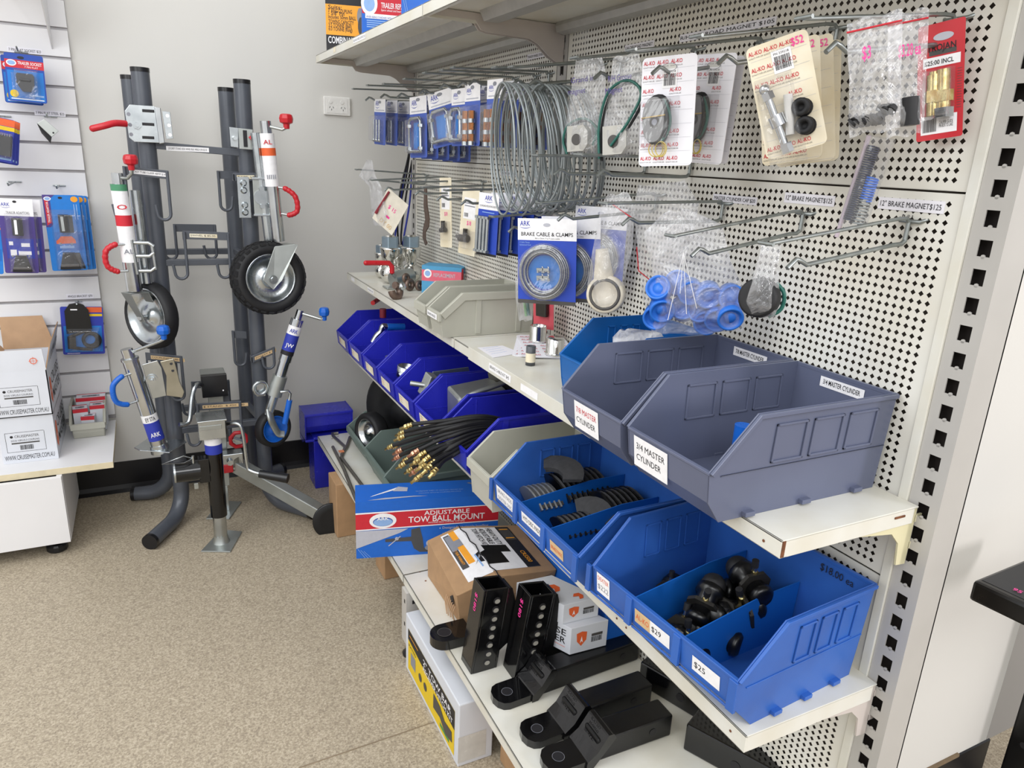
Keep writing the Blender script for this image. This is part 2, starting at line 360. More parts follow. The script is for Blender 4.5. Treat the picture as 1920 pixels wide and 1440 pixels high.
# double power point on the back wall
t = thing('power_point', 'white double power point with two switches on the back wall', 'power outlet', (.758, BY, 1.592))
wpl = mat('white_switch_plastic', 'eceae6', .25, var=.01)
m = MB(); m.b2((-.055, -.012, -.036), (.055, 0, .036), wpl); m.build('plate', t, .003)
m = MB(); m.b2((-.043, -.0135, -.028), (.043, -.011, .028), wpl)
for sx in (-.024, .024):
    for dx, dz, a in ((-.007, -.006, .5), (.007, -.006, -.5), (0, -.015, 0)):
        m.box((sx + dx, -.0137, dz), (.0018, .001, .007), K, Euler((0, a, 0)).to_matrix())
m.build('socket_face', t)
for sx in (-.027, .02):
    m = MB(); m.cyl((sx, -.0125, .016), (sx, -.0155, .016), .0075, wpl, 16); m.build('switch', t, .001)

# ================================================================ peg-hole shelving run on the right
UY = (.59, 1.756, 2.922)
def upright(y, label):
    m = MB(); x0, x1 = 1.0, 1.06; h = 2.06; w2 = .024; P = .0388; z0 = .035
    m.b2((x0 + .002, y - w2, 0), (x1, y - w2 + .003, h), postm); m.b2((x0 + .002, y + w2 - .003, 0), (x1, y + w2, h), postm); m.b2((x1 - .003, y - w2, 0), (x1, y + w2, h), postm)
    m.b2((x0, y - w2, 0), (x0 + .002, y - .009, h), postm); m.b2((x0, y + .009, 0), (x0 + .002, y + w2, h), postm)
    k = 0; z = z0; zp = 0
    while z < h - .03:
        m.b2((x0, y - .009, zp), (x0 + .002, y + .009, z), postm); m.cyl((x0, y, z), (x0 + .002, y, z), .003, postm, 8)
        zp = z + .022; z += P
    m.b2((x0, y - .009, zp), (x0 + .002, y + .009, h), postm)
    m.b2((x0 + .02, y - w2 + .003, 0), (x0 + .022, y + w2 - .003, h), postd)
    return tag(m.build('shelving_upright'), label, 'shelving post', 'slotted shelving uprights')
upright(UY[0], 'slotted grey shelving upright at the open near end, right of the perforated panels')
upright(UY[1], 'slotted shelving upright between the two bays of perforated panels')
upright(UY[2], 'slotted shelving upright nearest the power point on the back wall')

def pegpanel(y0, y1, z0, z1, label):
    P = .0127; nx = int((y1 - y0 - .02) / P); nz = int((z1 - z0 - .012) / P); my = (y1 - y0 - nx * P) / 2; mz = (z1 - z0 - nz * P) / 2
    vs = []; fs = []; r = .0042; x = 1.0
    gi = {}
    def g(i, j):
        if (i, j) not in gi: gi[i, j] = len(vs); vs.append((x, y0 + my + i * P, z0 + mz + j * P))
        return gi[i, j]
    for i in range(nx):
        for j in range(nz):
            a, b, c, d = g(i, j), g(i + 1, j), g(i + 1, j + 1), g(i, j + 1); cy = y0 + my + (i + .5) * P; cz = z0 + mz + (j + .5) * P
            k = len(vs); vs += [(x, cy, cz - r), (x, cy + r, cz), (x, cy, cz + r), (x, cy - r, cz)]
            fs += [(a, k, b), (b, k, k + 1), (b, k + 1, c), (c, k + 1, k + 2), (c, k + 2, d), (d, k + 2, k + 3), (d, k + 3, a), (a, k + 3, k)]
    m = MB(); m.put(vs, fs, pegm)
    t_ = .004
    m.b2((1.0, y0, z0), (1.002, y0 + my, z1), pegm); m.b2((1.0, y1 - my, z0), (1.002, y1, z1), pegm)
    m.b2((1.0, y0 + my, z0), (1.002, y1 - my, z0 + mz), pegm); m.b2((1.0, y0 + my, z1 - mz), (1.002, y1 - my, z1), pegm)
    m.b2((1.0, y0, z0), (1.018, y1, z0 + .001), pegm)
    return tag(m.build('perforated_panel'), label, 'pegboard panel', 'perforated back panels')
rows = ((.212, .803, 'bottom'), (.806, 1.394, 'middle'), (1.397, 1.985, 'top'))
for z0, z1, nm in rows:
    pegpanel(UY[0] + .04, UY[1] - .028, z0, z1, 'cream perforated back panel of the nearer bay, %s row' % nm)
    pegpanel(UY[1] + .028, UY[2] - .028, z0, z1, 'cream perforated back panel of the farther bay, %s row' % nm)
m = MB(); m.b2((1.0605, UY[0] - .02, .1), (1.064, UY[2] + .02, 2.0), darkin); tag(m.build('back_liner'), 'inner sheet coloured dark for the shade behind the panel holes', 'back sheet')  # dark colour stands for the shade in the hollow behind the holes
m = MB(); m.b2((.996, UY[0] + .0245, .2), (1.002, UY[0] + .04, 2.0), shelfm); tag(m.build('panel_edge_strip', bevel=.001), 'white edge strip beside the near shelving upright', 'edge strip')

def shelf(y0, y1, xf, zt, lip, label, brk, under=False, bmat=brackm, hl=()):
    t = thing('shelf_board', label, 'shelf', (1.0, y0, zt), group=None)
    L_ = y1 - y0; D = 1.0 - xf
    m = MB(); m.b2((-D, 0, -.003), (-.004, L_, 0), shelfm); m.b2((-D, 0, -lip), (-D + .003, L_, 0), shelfm)
    m.b2((-D, 0, -lip), (-D + .014, L_, -lip + .002), shelfm)
    m.b2((-D + .002, 0, -lip), (-.012, .002, -.001), shelfm); m.b2((-D + .002, L_ - .002, -lip), (-.012, L_, -.001), shelfm)
    for p in hl: m.cyl(p, V(p) + V((-.0006, 0, 0)), .0022, rustm, 8)
    m.build('tray', t, .0012)
    if under:
        m = MB(); xs = -D * .66
        m.prism([(0, 0), (.012, -.022), (.05, -.022), (.062, 0)], (xs, .03, -.003), X, Z, Y, L_ - .06, mat('galvanised_stiffener', 'b3b2ae', .38, .3)); m.build('stiffener', t)
        m = MB(); m.prism([(0, 0), (-.03, 0), (-.034, -.012), (-.03, -.026), (-.008, -.03), (0, -.02)], (-.006, .02, 0), X, Z, Y, L_ - .04, mat('galvanised_stiffener', 'b3b2ae', .38, .3)); m.build('back_rail', t)
    for by in brk:
        m = MB(); yy = by - y0
        if under: P = [(-D + .02, -.005), (-D + .03, -lip + .006), (-.25, -.02), (-.235, -.04), (-.215, -.044), (-.10, -.046), (-.078, -.055), (-.045, -.08), (-.01, -.098), (-.003, -.098), (-.003, -.005)]
        else: P = [(-D + .12, -.004), (-D + .12, -lip), (-.135, -lip), (-.05, -lip - .012), (-.03, -lip - .032), (-.024, -lip - .07), (-.003, -lip - .072), (-.003, -.004)]
        m.prism(P, (0, yy - .0015, 0), X, Z, Y, .003, bmat)
        m.box((0.004, yy, -.022), (.016, .003, .012), bmat); m.box((0.004, yy, -lip - .04), (.016, .003, .012), bmat)
        m.build('bracket', t)
    return t
e1 = .004
for zt, lip, xf, nm, un in ((1.746, .026, .62, 'top', True), (.945, .027, .717, 'second', False), (.626, .03, .714, 'third', False)):
    n1 = shelf(UY[0] + e1, UY[1] - e1, xf, zt, lip, 'pale metal %s shelf of the nearer bay' % nm if nm != 'second' else 'pale metal shelf holding the two slate grey bins, rusty at its near corner', (UY[0] + .008, UY[1] - .008), un, brackc if nm == 'second' else brackm, () if un else [(-1 + xf - .0004, y, -.015) for y in (.03, .3, .33, .62, .9)])
    f1 = shelf(UY[1] + e1, UY[2] - e1, xf, zt, lip, 'pale metal %s shelf of the farther bay' % nm, (UY[1] + .008, UY[2] - .008), un)
    if nm == 'second':
        m = MB(); D = 1 - xf
        m.box((-D + .004, .0006, -.013), (.006, .003, .024), rustm); m.build('rust_spot', n1)
        m = MB(); m.box((-.045, -.0006, -.010), (.022, .002, .003), rustm); m.build('rust_spot', n1)
        m = MB(); m.b2((-D - .001, .47, -.004), (-.02, 1.06, .003), shelfm); m.b2((-D - .0015, .47, -.03), (-D, 1.06, .003), shelfm); m.build('cover_sheet', n1, .001)
        m = MB(); P_ = V((-D - .0018, .93, -.022)); 
        m.rect(P_, FX, FY, .12, .018, KW); m.text('BRAKE CABLE KIT $45', P_ + V((0, -.006, .006)), FX, FY, .007, K, width=.105); m.build('price_strip', n1)
        m = MB(); m.rect(P_ + V((0, -.17, 0)), FX, FY, .08, .016, KW); m.build('price_strip', n1)
        m = MB(); P_ = V((-D - .0004, 1.09, -.020))
        m.rect(P_, FX, FY, .05, .014, KW); m.build('price_strip', f1)
        m = MB(); m.rect(P_ + V((0, -.24, 0)), FX, FY, .08, .014, KW); m.text('RECESSED $28', P_ + V((0, -.245, .004)), FX, FY, .006, K, width=.065); m.build('price_strip', f1)
    if nm == 'top':
        m = MB(); P_ = V((-1 + xf - .0005, .62, -.018))
        m.rect(P_, FX, FY, .14, .014, KW); m.text('RELAXING WHEEL SUPPORT $35', P_ + V((0, -.004, .004)), FX, FY, .006, KG, width=.13); m.build('price_strip', f1)
        m = MB(); m.rect(P_ + V((0, .26, 0)), FX, FY, .03, .016, papc); m.build('price_strip', f1)

# the lowest deck, standing on its own levelling feet
for y0, y1, nm in ((UY[0] + e1, UY[1] - .002, 'nearer'), (UY[1] + .002, UY[2] - e1, 'farther')):
    t = thing('base_deck', 'pale metal base deck of the %s bay on levelling feet' % nm, 'shelf', (.575, y0, .25))
    m = MB(); L_ = y1 - y0; m.b2((0, 0, -.003), (.42, L_, 0), shelfm); m.b2((0, 0, -.026), (.003, L_, 0), shelfm); m.b2((0, 0, -.026), (.42, .002, 0), shelfm); m.b2((0, L_ - .002, -.026), (.42, L_, 0), shelfm); 
    for hy in (.3, .62, 1.0): m.cyl((.05, L_ * hy, 0), (.05, L_ * hy, .0004), .002, rustm, 8)
    for a, b in ((.03, .05), (.06, .03)): m.cyl((a + .02, L_ - b, 0), (a + .02, L_ - b, .0004), .003, rustm, 8)
    m.build('tray', t, .0015)
    for yy in ((L_ - .03,) if nm == 'farther' else (L_ - .01,)):
        m = MB(); x0 = -.008 if nm == 'nearer' else .01
        if nm == 'farther': yy = L_ - .06; x0 = .15
        m.b2((x0, yy - .04, -.20), (x0 + .035, yy, -.028), mat('leg_enamel', 'c2beb8', .35, var=.04, scale=10))
        for zz in (-.055, -.13):
            m.b2((x0 - .0006, yy - .03, zz - .012), (x0, yy - .022, zz), K); m.b2((x0 + .018, yy - .0405, zz - .012), (x0 + .026, yy - .0399, zz), K)
        m.build('leg', t, .002)
        m = MB(); cx = x0 + .018; cy = yy - .02; m.cyl((cx, cy, -.225), (cx, cy, -.2), .006, blackm, 10); m.lathe((cx, cy, -.25), Z, [(0, .0), (0, .021), (.008, .022), (.018, .012), (.026, .010), (.026, 0)], blackpl, 18); m.build('levelling_foot', t)

# black bench at the right edge
t = thing('steel_bench', 'black steel-edged bench top at the right edge of the picture', 'bench', (1.22, .60, 0))
A = at(1824, 1088, z=.76); B = at(1990, 1020, z=.76); D_ = at(1990, 1165, z=.76); E_ = B + D_ - A
m = MB(); 
m.hexa([V((p.x, p.y, .722)) for p in (A, D_, E_, B)] + [V((p.x, p.y, .76)) for p in (A, D_, E_, B)], mat('worn_black_steel', '141414', .28, .2, var=.3, scale=14, col2='2a2622', bump=.1, bscale=40))
m.build('bench_top', t, .006, world=True)
m = MB(); c = (A + E_) / 2
def ins(p, k, z): return V((A.x + (c.x - A.x) * k + (p.x - A.x) * (1 - k), A.y + (c.y - A.y) * k + (p.y - A.y) * (1 - k), z))
m.hexa([ins(p, .1, .7595) for p in (A, D_, E_, B)] + [ins(p, .1, .7606) for p in (A, D_, E_, B)], mat('bench_mat', '2b2b2d', .5, var=.1, scale=20)); m.build('top_inlay', t, world=True)
m = MB(); q = at(1897, 1106, z=.762); d1 = (D_ - A).normalized(); m.text('95', q, d1, V((-d1.y, d1.x, 0)), .010, KP, bold=.05, up=.001); m.build('price_mark', t, world=True)
m = MB(); q = at(1900, 1362, z=.2); m.b2((q.x, q.y - .06, 0), (q.x + .005, q.y, .72), blackm); m.b2((q.x, q.y - .005, 0), (q.x + .05, q.y, .72), blackm); m.cyl((q.x - .0005, q.y - .03, .17), (q.x, q.y - .03, .17), .008, K, 12); m.build('leg', t, .001, world=True)

# thin writing and paper strips stuck on the panels
def wall_label(y, z, w_, h, lines, label, hand=None):
    m = MB(); 
    if w_: m.b2((.9988, y - w_, z), (.9996, y, z + h), papw)
    for s, dy, dz, hh, ww, c in lines: m.text(s, (.9986, y - dy, z + dz), FX, FY, hh, c, width=ww)
    return tag(m.build('panel_label'), label, 'label', 'price strips stuck on the panels')
def strip(px, py, px2, txt, lab, hand=None, h=.014):
    a = at(px, py, x=1.0); b = at(px2, py, x=1.0); w_ = a.y - b.y
    L = [(txt, .004, h * .28, h * .45, w_ - .008, K)]
    if hand: L.append((hand, w_ * .42, -.016, .011, w_ * .16, K))
    wall_label(a.y, a.z - h / 2, w_, h, L, lab)
strip(1472, 370, 1567, '12" BRAKE MAGNET$125', 'paper strip reading 12" BRAKE MAGNET$125 with L/H written beneath', 'L/H', .017)
strip(1648, 380, 1774, '12" BRAKE MAGNET$125', 'paper strip reading 12" BRAKE MAGNET$125 with R/H written beneath', 'R/H', .017)
strip(1338, 370, 1421, 'MASTER CYLINDER CAP $20', 'paper strip reading MASTER CYLINDER CAP $20')
strip(1275, 73, 1452, 'R/H OFF ROAD MAGNET $105', 'printed strip reading R/H OFF ROAD MAGNET $105 under the top shelf')
strip(1172, 92, 1226, 'L/H OFF ROAD MAGNET', 'printed strip reading L/H OFF ROAD MAGNET left of the other magnet strip')
strip(989, 108, 1036, 'TRAILER WHEEL STUDS AND NUTS', 'small printed strip left of the middle upright, below the top shelf')
strip(939, 324, 968, 'MOUNTING BOLTS $15', 'small strip behind the wire coils in the middle row')

# ================================================================ picking bins
def make_bin(name, label, group, loc, w_, prof, mt, rz=0, taper=.05, style='panel', t=.0025, dividers=0, dmat=None, tags=(), feet=True, npan=3, lipdrop=.035, cat='storage bin'):
    """open-fronted stacking bin, mouth towards -x. prof = (x_base, x_lip, z_lip, x_cut, z_top, x_back); origin at the near end of the mouth"""
    xb, xl, zl, xc, zt, xk = prof
    T = thing(name, label, cat, loc, rz, group)
    m = MB(); c = w_ / 2
    def yy(side, z, ins=0):     # side 0 near, 1 far
        h = (w_ / 2 - .0055 - ins) * (1 - taper * (1 - z / zt)); return c - h if side == 0 else c + h
    side = [(xb, 0), (xl + .006, zl - lipdrop), (xl, zl), (xc, zt), (xk, zt), (xk - .006, 0)]
    for sd in (0, 1):
        o_ = [V((x, yy(sd, z), z)) for x, z in side]; i_ = [V((x, yy(sd, z, t), z)) for x, z in side]; n = len(side)
        m.put(o_ + i_, [(i, (i + 1) % n, n + (i + 1) % n, n + i) for i in range(n)] + [tuple(range(n)), tuple(reversed(range(n, 2 * n)))], mt)
        sg = -1 if sd == 0 else 1
        # rolled rim along the top of the side
        rw = .005 if style != 'thick' else .007; rh = .006 if style != 'thick' else .02
        for (xa, za), (xb2, zb) in zip(side[2:5], side[3:5]):
            a = V((xa, yy(sd, za), za)); b = V((xb2, yy(sd, zb), zb)); nrm = V((-(zb - za), 0, xb2 - xa)).normalized()
            p = [a - nrm * rh, b - nrm * rh, b, a]; q = [k + V((0, sg * rw, 0)) for k in p]
            m.put(p + q, [(0, 1, 2, 3), (7, 6, 5, 4), (0, 4, 5, 1), (1, 5, 6, 2), (2, 6, 7, 3), (3, 7, 4, 0)], mt)
        if style == 'panel':    # raised frames pressed into the side
            xs = xc + .03; pw = (xk - .03 - xs) / npan; z0 = zt * .50; z1 = zt * .88
            for k in range(npan):
                a = xs + k * pw + .006; b = xs + (k + 1) * pw - .006
                for ins in (0, t):
                    for (u0, v0, u1, v1) in ((a, z0, b, z0 + .0035), (a, z1 - .0035, b, z1), (a, z0, a + .0035, z1), (b - .0035, z0, b, z1)):
                        e_ = (.0028 if ins == 0 else -.0028) * sg
                        p = [V((x, yy(sd, z, ins) , z)) for x, z in ((u0, v0), (u1, v0), (u1, v1), (u0, v1))]; q = [k_ + V((0, e_, 0)) for k_ in p]
                        m.put(p + q, [(0, 1, 2, 3), (7, 6, 5, 4), (0, 4, 5, 1), (1, 5, 6, 2), (2, 6, 7, 3), (3, 7, 4, 0)], mt)
            p = [V((xl + .02, yy(sd, zt * .46), zt * .46)), V((xk - .004, yy(sd, zt * .46), zt * .46))]; m.tube([q + V((0, sg * .0006, 0)) for q in p], .0012, mt, 6)
        elif style in ('rib', 'thick'):
            for x in ((xc + .05, xk - .05) if style == 'thick' else (xc + .02,)):
                p = [V((x, yy(sd, 0, t if False else 0), 0.004)), V((x, yy(sd, zt), zt - rh))]
                m.hexa([V((x - .008, p[0].y, p[0].z)), V((x + .008, p[0].y, p[0].z)), V((x + .008, p[0].y + sg * .003, p[0].z)), V((x - .008, p[0].y + sg * .003, p[0].z)), V((x - .008, p[1].y, p[1].z)), V((x + .008, p[1].y, p[1].z)), V((x + .008, p[1].y + sg * .003, p[1].z)), V((x - .008, p[1].y + sg * .003, p[1].z))], mt)
            if style == 'rib':
                m.tube([V((xl + .012, yy(sd, zt * .45, t) - sg * .0003, zt * .45)), V((xk - .01, yy(sd, zt * .45, t) - sg * .0003, zt * .45))], .0009, mt, 5)
                m.tube([V((xc + .012, yy(sd, 0.01, t) - sg * .0003, .01)), V((xc + .012, yy(sd, zt, t) - sg * .0003, zt - .004))], .0009, mt, 5)
        if feet:
            for x in [xb + .05 + k * (xk - xb - .1) / 2 for k in range(3)]: m.box((x, yy(sd, 0) + sg * .003, .006), (.018, .012, .007), mt)
    def plate(pts):     # (x, z) polyline swept across the width, thickness t
        for (xa, za), (xb_, zb_) in zip(pts, pts[1:]):
            a0, a1, b0, b1 = [V((x, yy(s_, z), z)) for x, z, s_ in ((xa, za, 0), (xa, za, 1), (xb_, zb_, 0), (xb_, zb_, 1))]
            nrm = (a1 - a0).cross(b0 - a0).normalized() * t
            m.hexa([a0, a1, a1 + nrm, a0 + nrm, b0, b1, b1 + nrm, b0 + nrm], mt)
    plate([(xb, 0), (xl + .006, zl - lipdrop)]); plate([(xl + .006, zl - lipdrop), (xl, zl)]); plate([(xk, zt), (xk - .006, 0)]); plate([(xk - .006, .002), (xb, .002)])
    m.b2((xl - .001, yy(0, zl), zl - .003), (xl + .006, yy(1, zl), zl + .001), mt)          # lip bead
    m.b2((xk - .003, yy(0, zt), zt - .006), (xk + .004, yy(1, zt), zt), mt)
    if style == 'thick': m.b2((xl - .004, yy(0, zl) - .004, zl - .022), (xl + .004, yy(1, zl) + .004, zl), mt)
    nd = dividers + 1
    lx = xl + .006 if style != 'thick' else xl - .004
    for k in range(nd):     # card holder frame on the mouth lip
        a = yy(0, zl) + .012 + k * (w_ - .012) / nd; b = a + (w_ - .012) / nd - .014
        if style == 'panel' and nd > 1:
            m.b2((xl - .003, a - .013, zl - lipdrop - .002), (xl + .003, a + .002, zl - .002), mt)
            if k == nd - 1: m.b2((xl - .003, b, zl - lipdrop - .002), (xl + .003, b + .012, zl - .002), mt)
            m.b2((xl + .001, a, zl - lipdrop - .004), (xl + .004, b, zl - lipdrop), mt)
    m.build('bin_shell', T, .0008, seg=1)
    for k in range(dividers):
        d = MB(); y = yy(0, 0) + (k + 1) * (w_ / nd) - .002; zd = zl - .012; z2 = zl + .004
        P = [(xb + .008, .004), (xl + .018, zl - lipdrop), (xl + .012, zd), (xk - .10, z2 + .006), (xk - .006, z2 + .006), (xk - .012, .004)]
        d.prism(P, (0, y, 0), X, Z, Y, .002, dmat or mt); d.build('divider', T, .0006, seg=1)
    # stickers: (y from near end, z, width, height, [(text, dz, h, colour)], paper)
    for (ty, tz, tw, th, lines, pm) in tags:
        g = MB(); sl = V((xl - (xl + .006), 0, lipdrop)).normalized(); off = V((-.0012, 0, 0)) if style != 'thick' else V((-.0045, 0, 0))
        up = sl if style != 'thick' else Z
        if style == 'panel' and nd > 1: off = V((-.0006, 0, 0))
        base = V((xl + .006 * (zl - tz) / lipdrop if style != 'thick' else xl, ty, tz)) + off
        g.rect(base, FX, up, tw, th, pm)
        for (s, dz, hh, col) in lines: g.text(s, base + FX * (tw * .08) + up * dz, FX, up, hh, col, width=min(tw * .84, hh * len(s) * .75), up=.0005)
        g.build('label_card', T)
    return T
def rough_lines(n, th):
    return [('WWWWWWWW', th * (.15 + .8 * k / n), th * .14, (KG, KO)[k % 2]) for k in range(n)]

# ---- second shelf, nearer bay: two slate grey bins and a blue one
SH2, SH3, SH1 = .9452, .6262, .2502
gp = (.03, 0, .078, .072, .155, .350)
make_bin('storage_bin', 'slate grey bin labelled 3/4 MASTER CYLINDER, nearest on its shelf', 'slate bins', (.642, .657, SH2 + .0005), .203, gp, bingrey, lipdrop=.045,
    tags=[(.178, .022, .082, .05, [('3/4 MASTER', .030, .010, K), ('CYLINDER', .012, .010, K)], KW)])
make_bin('storage_bin', 'slate grey bin labelled 7/8 MASTER CYLINDER in red and black', 'slate bins', (.642, .863, SH2 + .0005), .200, gp, bingrey, lipdrop=.045,
    tags=[(.150, .022, .076, .05, [('7/8 MASTER', .030, .010, KR), ('CYLINDER', .012, .010, K)], KW)])
for y, s in ((.80, '3/4 MASTER CYLINDER'), (1.0, '7/8 MASTER CYLINDER')):
    T = [o for o in bpy.data.objects if o.get('label', '').startswith('slate grey bin labelled ' + s[:3])][0]
    g = MB(); p = V((.346, .142, .128)); g.rect(p, FX, FY, .085, .017, KW); g.text(s, p + V((0, -.006, .005)), FX, FY, .008, K, width=.072, bold=.015); g.build('rear_label', T)
make_bin('storage_bin', 'mid blue open bin standing behind the slate grey bins', None, (.755, 1.068, SH2 + .0035), .20, (.012, 0, .078, .078, .150, .235), binblue2, lipdrop=.05)

# ---- second shelf, farther bay: two pale grey bins
lp = (.012, 0, .066, .062, .119, .285)
make_bin('storage_bin', 'pale grey bin with a printed lip label, nearer of the second-shelf pair', 'pale grey bins', (.680, 1.762, SH2 + .0015), .098, lp, binlite, style='thick', feet=False,
    tags=[(.092, .046, .075, .015, [('BUSHES PRICED', .004, .006, K)], KW)])
make_bin('storage_bin', 'empty pale grey bin behind the labelled pale one on the second shelf', 'pale grey bins', (.680, 1.874, SH2 + .0005), .098, lp, binlite, style='thick', feet=False)

# ---- third shelf, nearer bay: two wide blue bins with dividers
bp = (.05, 0, .098, .080, .174, .290)
make_bin('parts_bin', 'wide blue divided bin holding wheel cylinders, nearest on the third shelf', 'wide blue bins', (.688, .592, SH3 + .0005), .356, bp, binblue, rz=math.radians(4.5), dividers=2, dmat=bindiv, lipdrop=.052, npan=3,
    tags=[(.336, .054, .036, .040, [('DEXTER', .026, .008, KO), ('$222', .008, .010, KG)], KW), (.232, .056, .038, .026, [('AL-KO', .008, .010, KO)], tagp), (.194, .056, .046, .026, [('$29', .008, .010, K)], KW), (.098, .056, .056, .026, [('$25', .008, .010, K)], KW)])
make_bin('parts_bin', 'wide blue divided bin holding brake pads, on the third shelf', 'wide blue bins', (.652, .968, SH3 + .0005), .374, bp, binblue, rz=math.radians(.6), dividers=2, dmat=bindiv, lipdrop=.052, npan=3,
    tags=[(.352, .058, .088, .034, [('BRAKE PADS', .019, .009, KG), ('DEXTER DISC', .003, .008, KG)], KW), (.232, .062, .088, .022, [('HYD DISC PADS', .006, .010, K)], KW), (.112, .056, .05, .024, [('BRAKE PADS', .007, .008, KO)], tagp)])
t2 = [o for o in bpy.data.objects if o.get('label', '').startswith('wide blue divided bin holding wheel')][0]
g = MB(); g.text('$18.00 ea', V((.2852, .10, .150)), FX, FY, .013, K, width=.062); g.build('marker_price', t2)
make_bin('storage_bin', 'pale grey open bin between the wide blue bin and the hose bin', None, (.650, 1.352, SH3 + .0005), .135, (.012, 0, .092, .066, .150, .30), binlite, style='thick', feet=False)

# ---- third shelf: row of royal blue bins
rp = (.04, 0, .094, .086, .172, .300)
rows_ = [(1.503, .178, 'royal blue bin stuffed with black brake hoses'), (1.702, .196, 'royal blue bin holding a bent grey coupling plate'), (1.905, .184, 'royal blue bin holding a flat stamped steel plate'),
         (2.095, .184, 'royal blue bin holding a round pipe clamp'), (2.285, .184, 'royal blue bin holding a dark steel fitting'), (2.475, .190, 'royal blue bin with a blue-handled clamp showing'), (2.672, .192, 'royal blue bin with a red lever, next to the back wall')]
for i, (y, w_, lab) in enumerate(rows_):
    ft = [] if i == 0 else [(w_ - .045, .052, w_ * .5, .030, rough_lines(3, .03), papc)]
    make_bin('storage_bin', lab, 'royal blue bins', (.654, y, SH3 + .0005), w_, rp, binroy, style='rib', feet=False, lipdrop=.05, tags=ft)

# ---- lowest deck: dark green-grey bins
gg = (.035, 0, .095, .075, .148, .30)
make_bin('storage_bin', 'green-grey bin holding a small jockey wheel on the lowest deck', 'green-grey bins', (.664, 2.487, SH1), .273, gg, bingreen, style='thick', feet=False)
make_bin('storage_bin', 'empty green-grey bin below the brass hose ends on the lowest deck', 'green-grey bins', (.660, 2.21, SH1), .273, (.035, 0, .105, .065, .165, .30), bingreen, style='thick', feet=False)
make_bin('storage_bin', 'green-grey bin standing behind the red and blue tow ball mount box', 'green-grey bins', (.650, 2.02, SH1), .185, (.035, 0, .105, .065, .175, .30), bingreen, style='thick', feet=False)

# ---- royal bin standing upside down on the floor in the corner
T = thing('storage_bin', 'royal blue bin standing on its end on the floor in the corner', 'storage bin', (.53, 2.93, 0))
m = MB(); W_ = .165
m.b2((.03, 0, 0), (.03 + W_ - .01, .12, .24), binroy); 
P = [(0, .34), (.02, .33), (.03, .26), (.0, .20), (0.0, .34)]
m.prism([(0, .24), (.025, .24), (.10, .255), (.12, .29), (.125, .345), (0, .345)], (0.002, .125, 0), Y * -1, Z, X, .195, binroy)
m.b2((-.004, -.0, .22), (.20, .128, .232), binroy); m.b2((-.002, -.006, .335), (.202, .13, .348), binroy)
for x in (-.004, .196): m.prism([(0, .20), (.06, .20), (.128, .235), (.132, .35), (0, .35)], (x, .127, 0), Y * -1, Z, X, .004, binroy)
m.build('bin_shell', T, .004, world=False)
m = MB(); m.b2((.15, -.002, .02), (.158, .02, .22), binroy); m.build('rib', T, .001)

# ================================================================ trailer jack display rack
RY = 2.85
rack = thing('display_rack', 'dark grey tubular display rack with four splayed feet and steel hook brackets', 'display rack', (.19, 2.92, 0))
def post(x, y, top, dx, dy, bend=.11):
    m = MB(); r = .0285; d = V((dx, dy, 0)).normalized(); R_ = .10
    c = V((x, y, 0)) + d * R_ + Z * (.03 + R_)
    P = [V((x, y, top)), V((x, y, 1.0)), V((x, y, .03 + R_))] + arc(c, -d, -Z, R_, 0, PI / 2, 8)[1:] + [V((x, y, .0295)) + d * (R_ + bend)]
    m.tube(P, r, greyp, 20); o = m.build('post', rack, world=True)
    for p, dd in ((P[-1], d), (P[0], Z)):
        g = MB(); g.cyl(p - dd * .01, p + dd * .004, r + .0008, blackpl, 20); g.build('end_cap', o, .001, world=True)
post(.031, RY, 1.642, -.5, -.85, .14); post(-.002, 3.05, 1.63, -.85, .22, .05); post(.347, RY, 1.632, .62, -.78, .14); post(.314, 3.05, 1.615, .8, .45, .06)
def bar(a, b, s=.012, tags=()):
    m = MB(); a = V(a); b = V(b); d = (b - a); L_ = d.length; d.normalize(); R3 = d.to_track_quat('X', 'Z').to_matrix()
    m.box((a + b) / 2, (L_, s * 2, s * 2), greyp, R3); o = m.build('crossbar', rack, .002, world=True); return o
def bar_label(p, w_, h, txt, mt, col=K, par=None):
    g = MB(); g.rect(p, X, Z, w_, h, mt); g.text(txt, V(p) + V((w_ * .05, -.0003, h * .3)), X, Z, h * .42, col, width=w_ * .9, up=.0006); return g.build('price_strip', par or rack, world=True)
bar((.05, RY, 1.405), (.33, RY, 1.392)); bar_label((.088, RY - .0125, 1.389), .135, .015, 'JOCKEY STAND SIDE WIND BLK WELD ON $110', KW)
bar((.05, RY - .005, 1.008), (.33, RY - .005, 1.008), .011); bar((.02, 3.05, 1.02), (.30, 3.05, 1.02), .011)
for x in (.045, .335): bar((x, RY, 1.018), (x - .03, 3.05, 1.025), .010); bar((x, RY, .388), (x - .03, 3.05, .395), .010)
bar((.05, RY - .005, .373), (.33, RY - .005, .373), .012); bar((.02, 3.05, .39), (.30, 3.05, .39), .011)
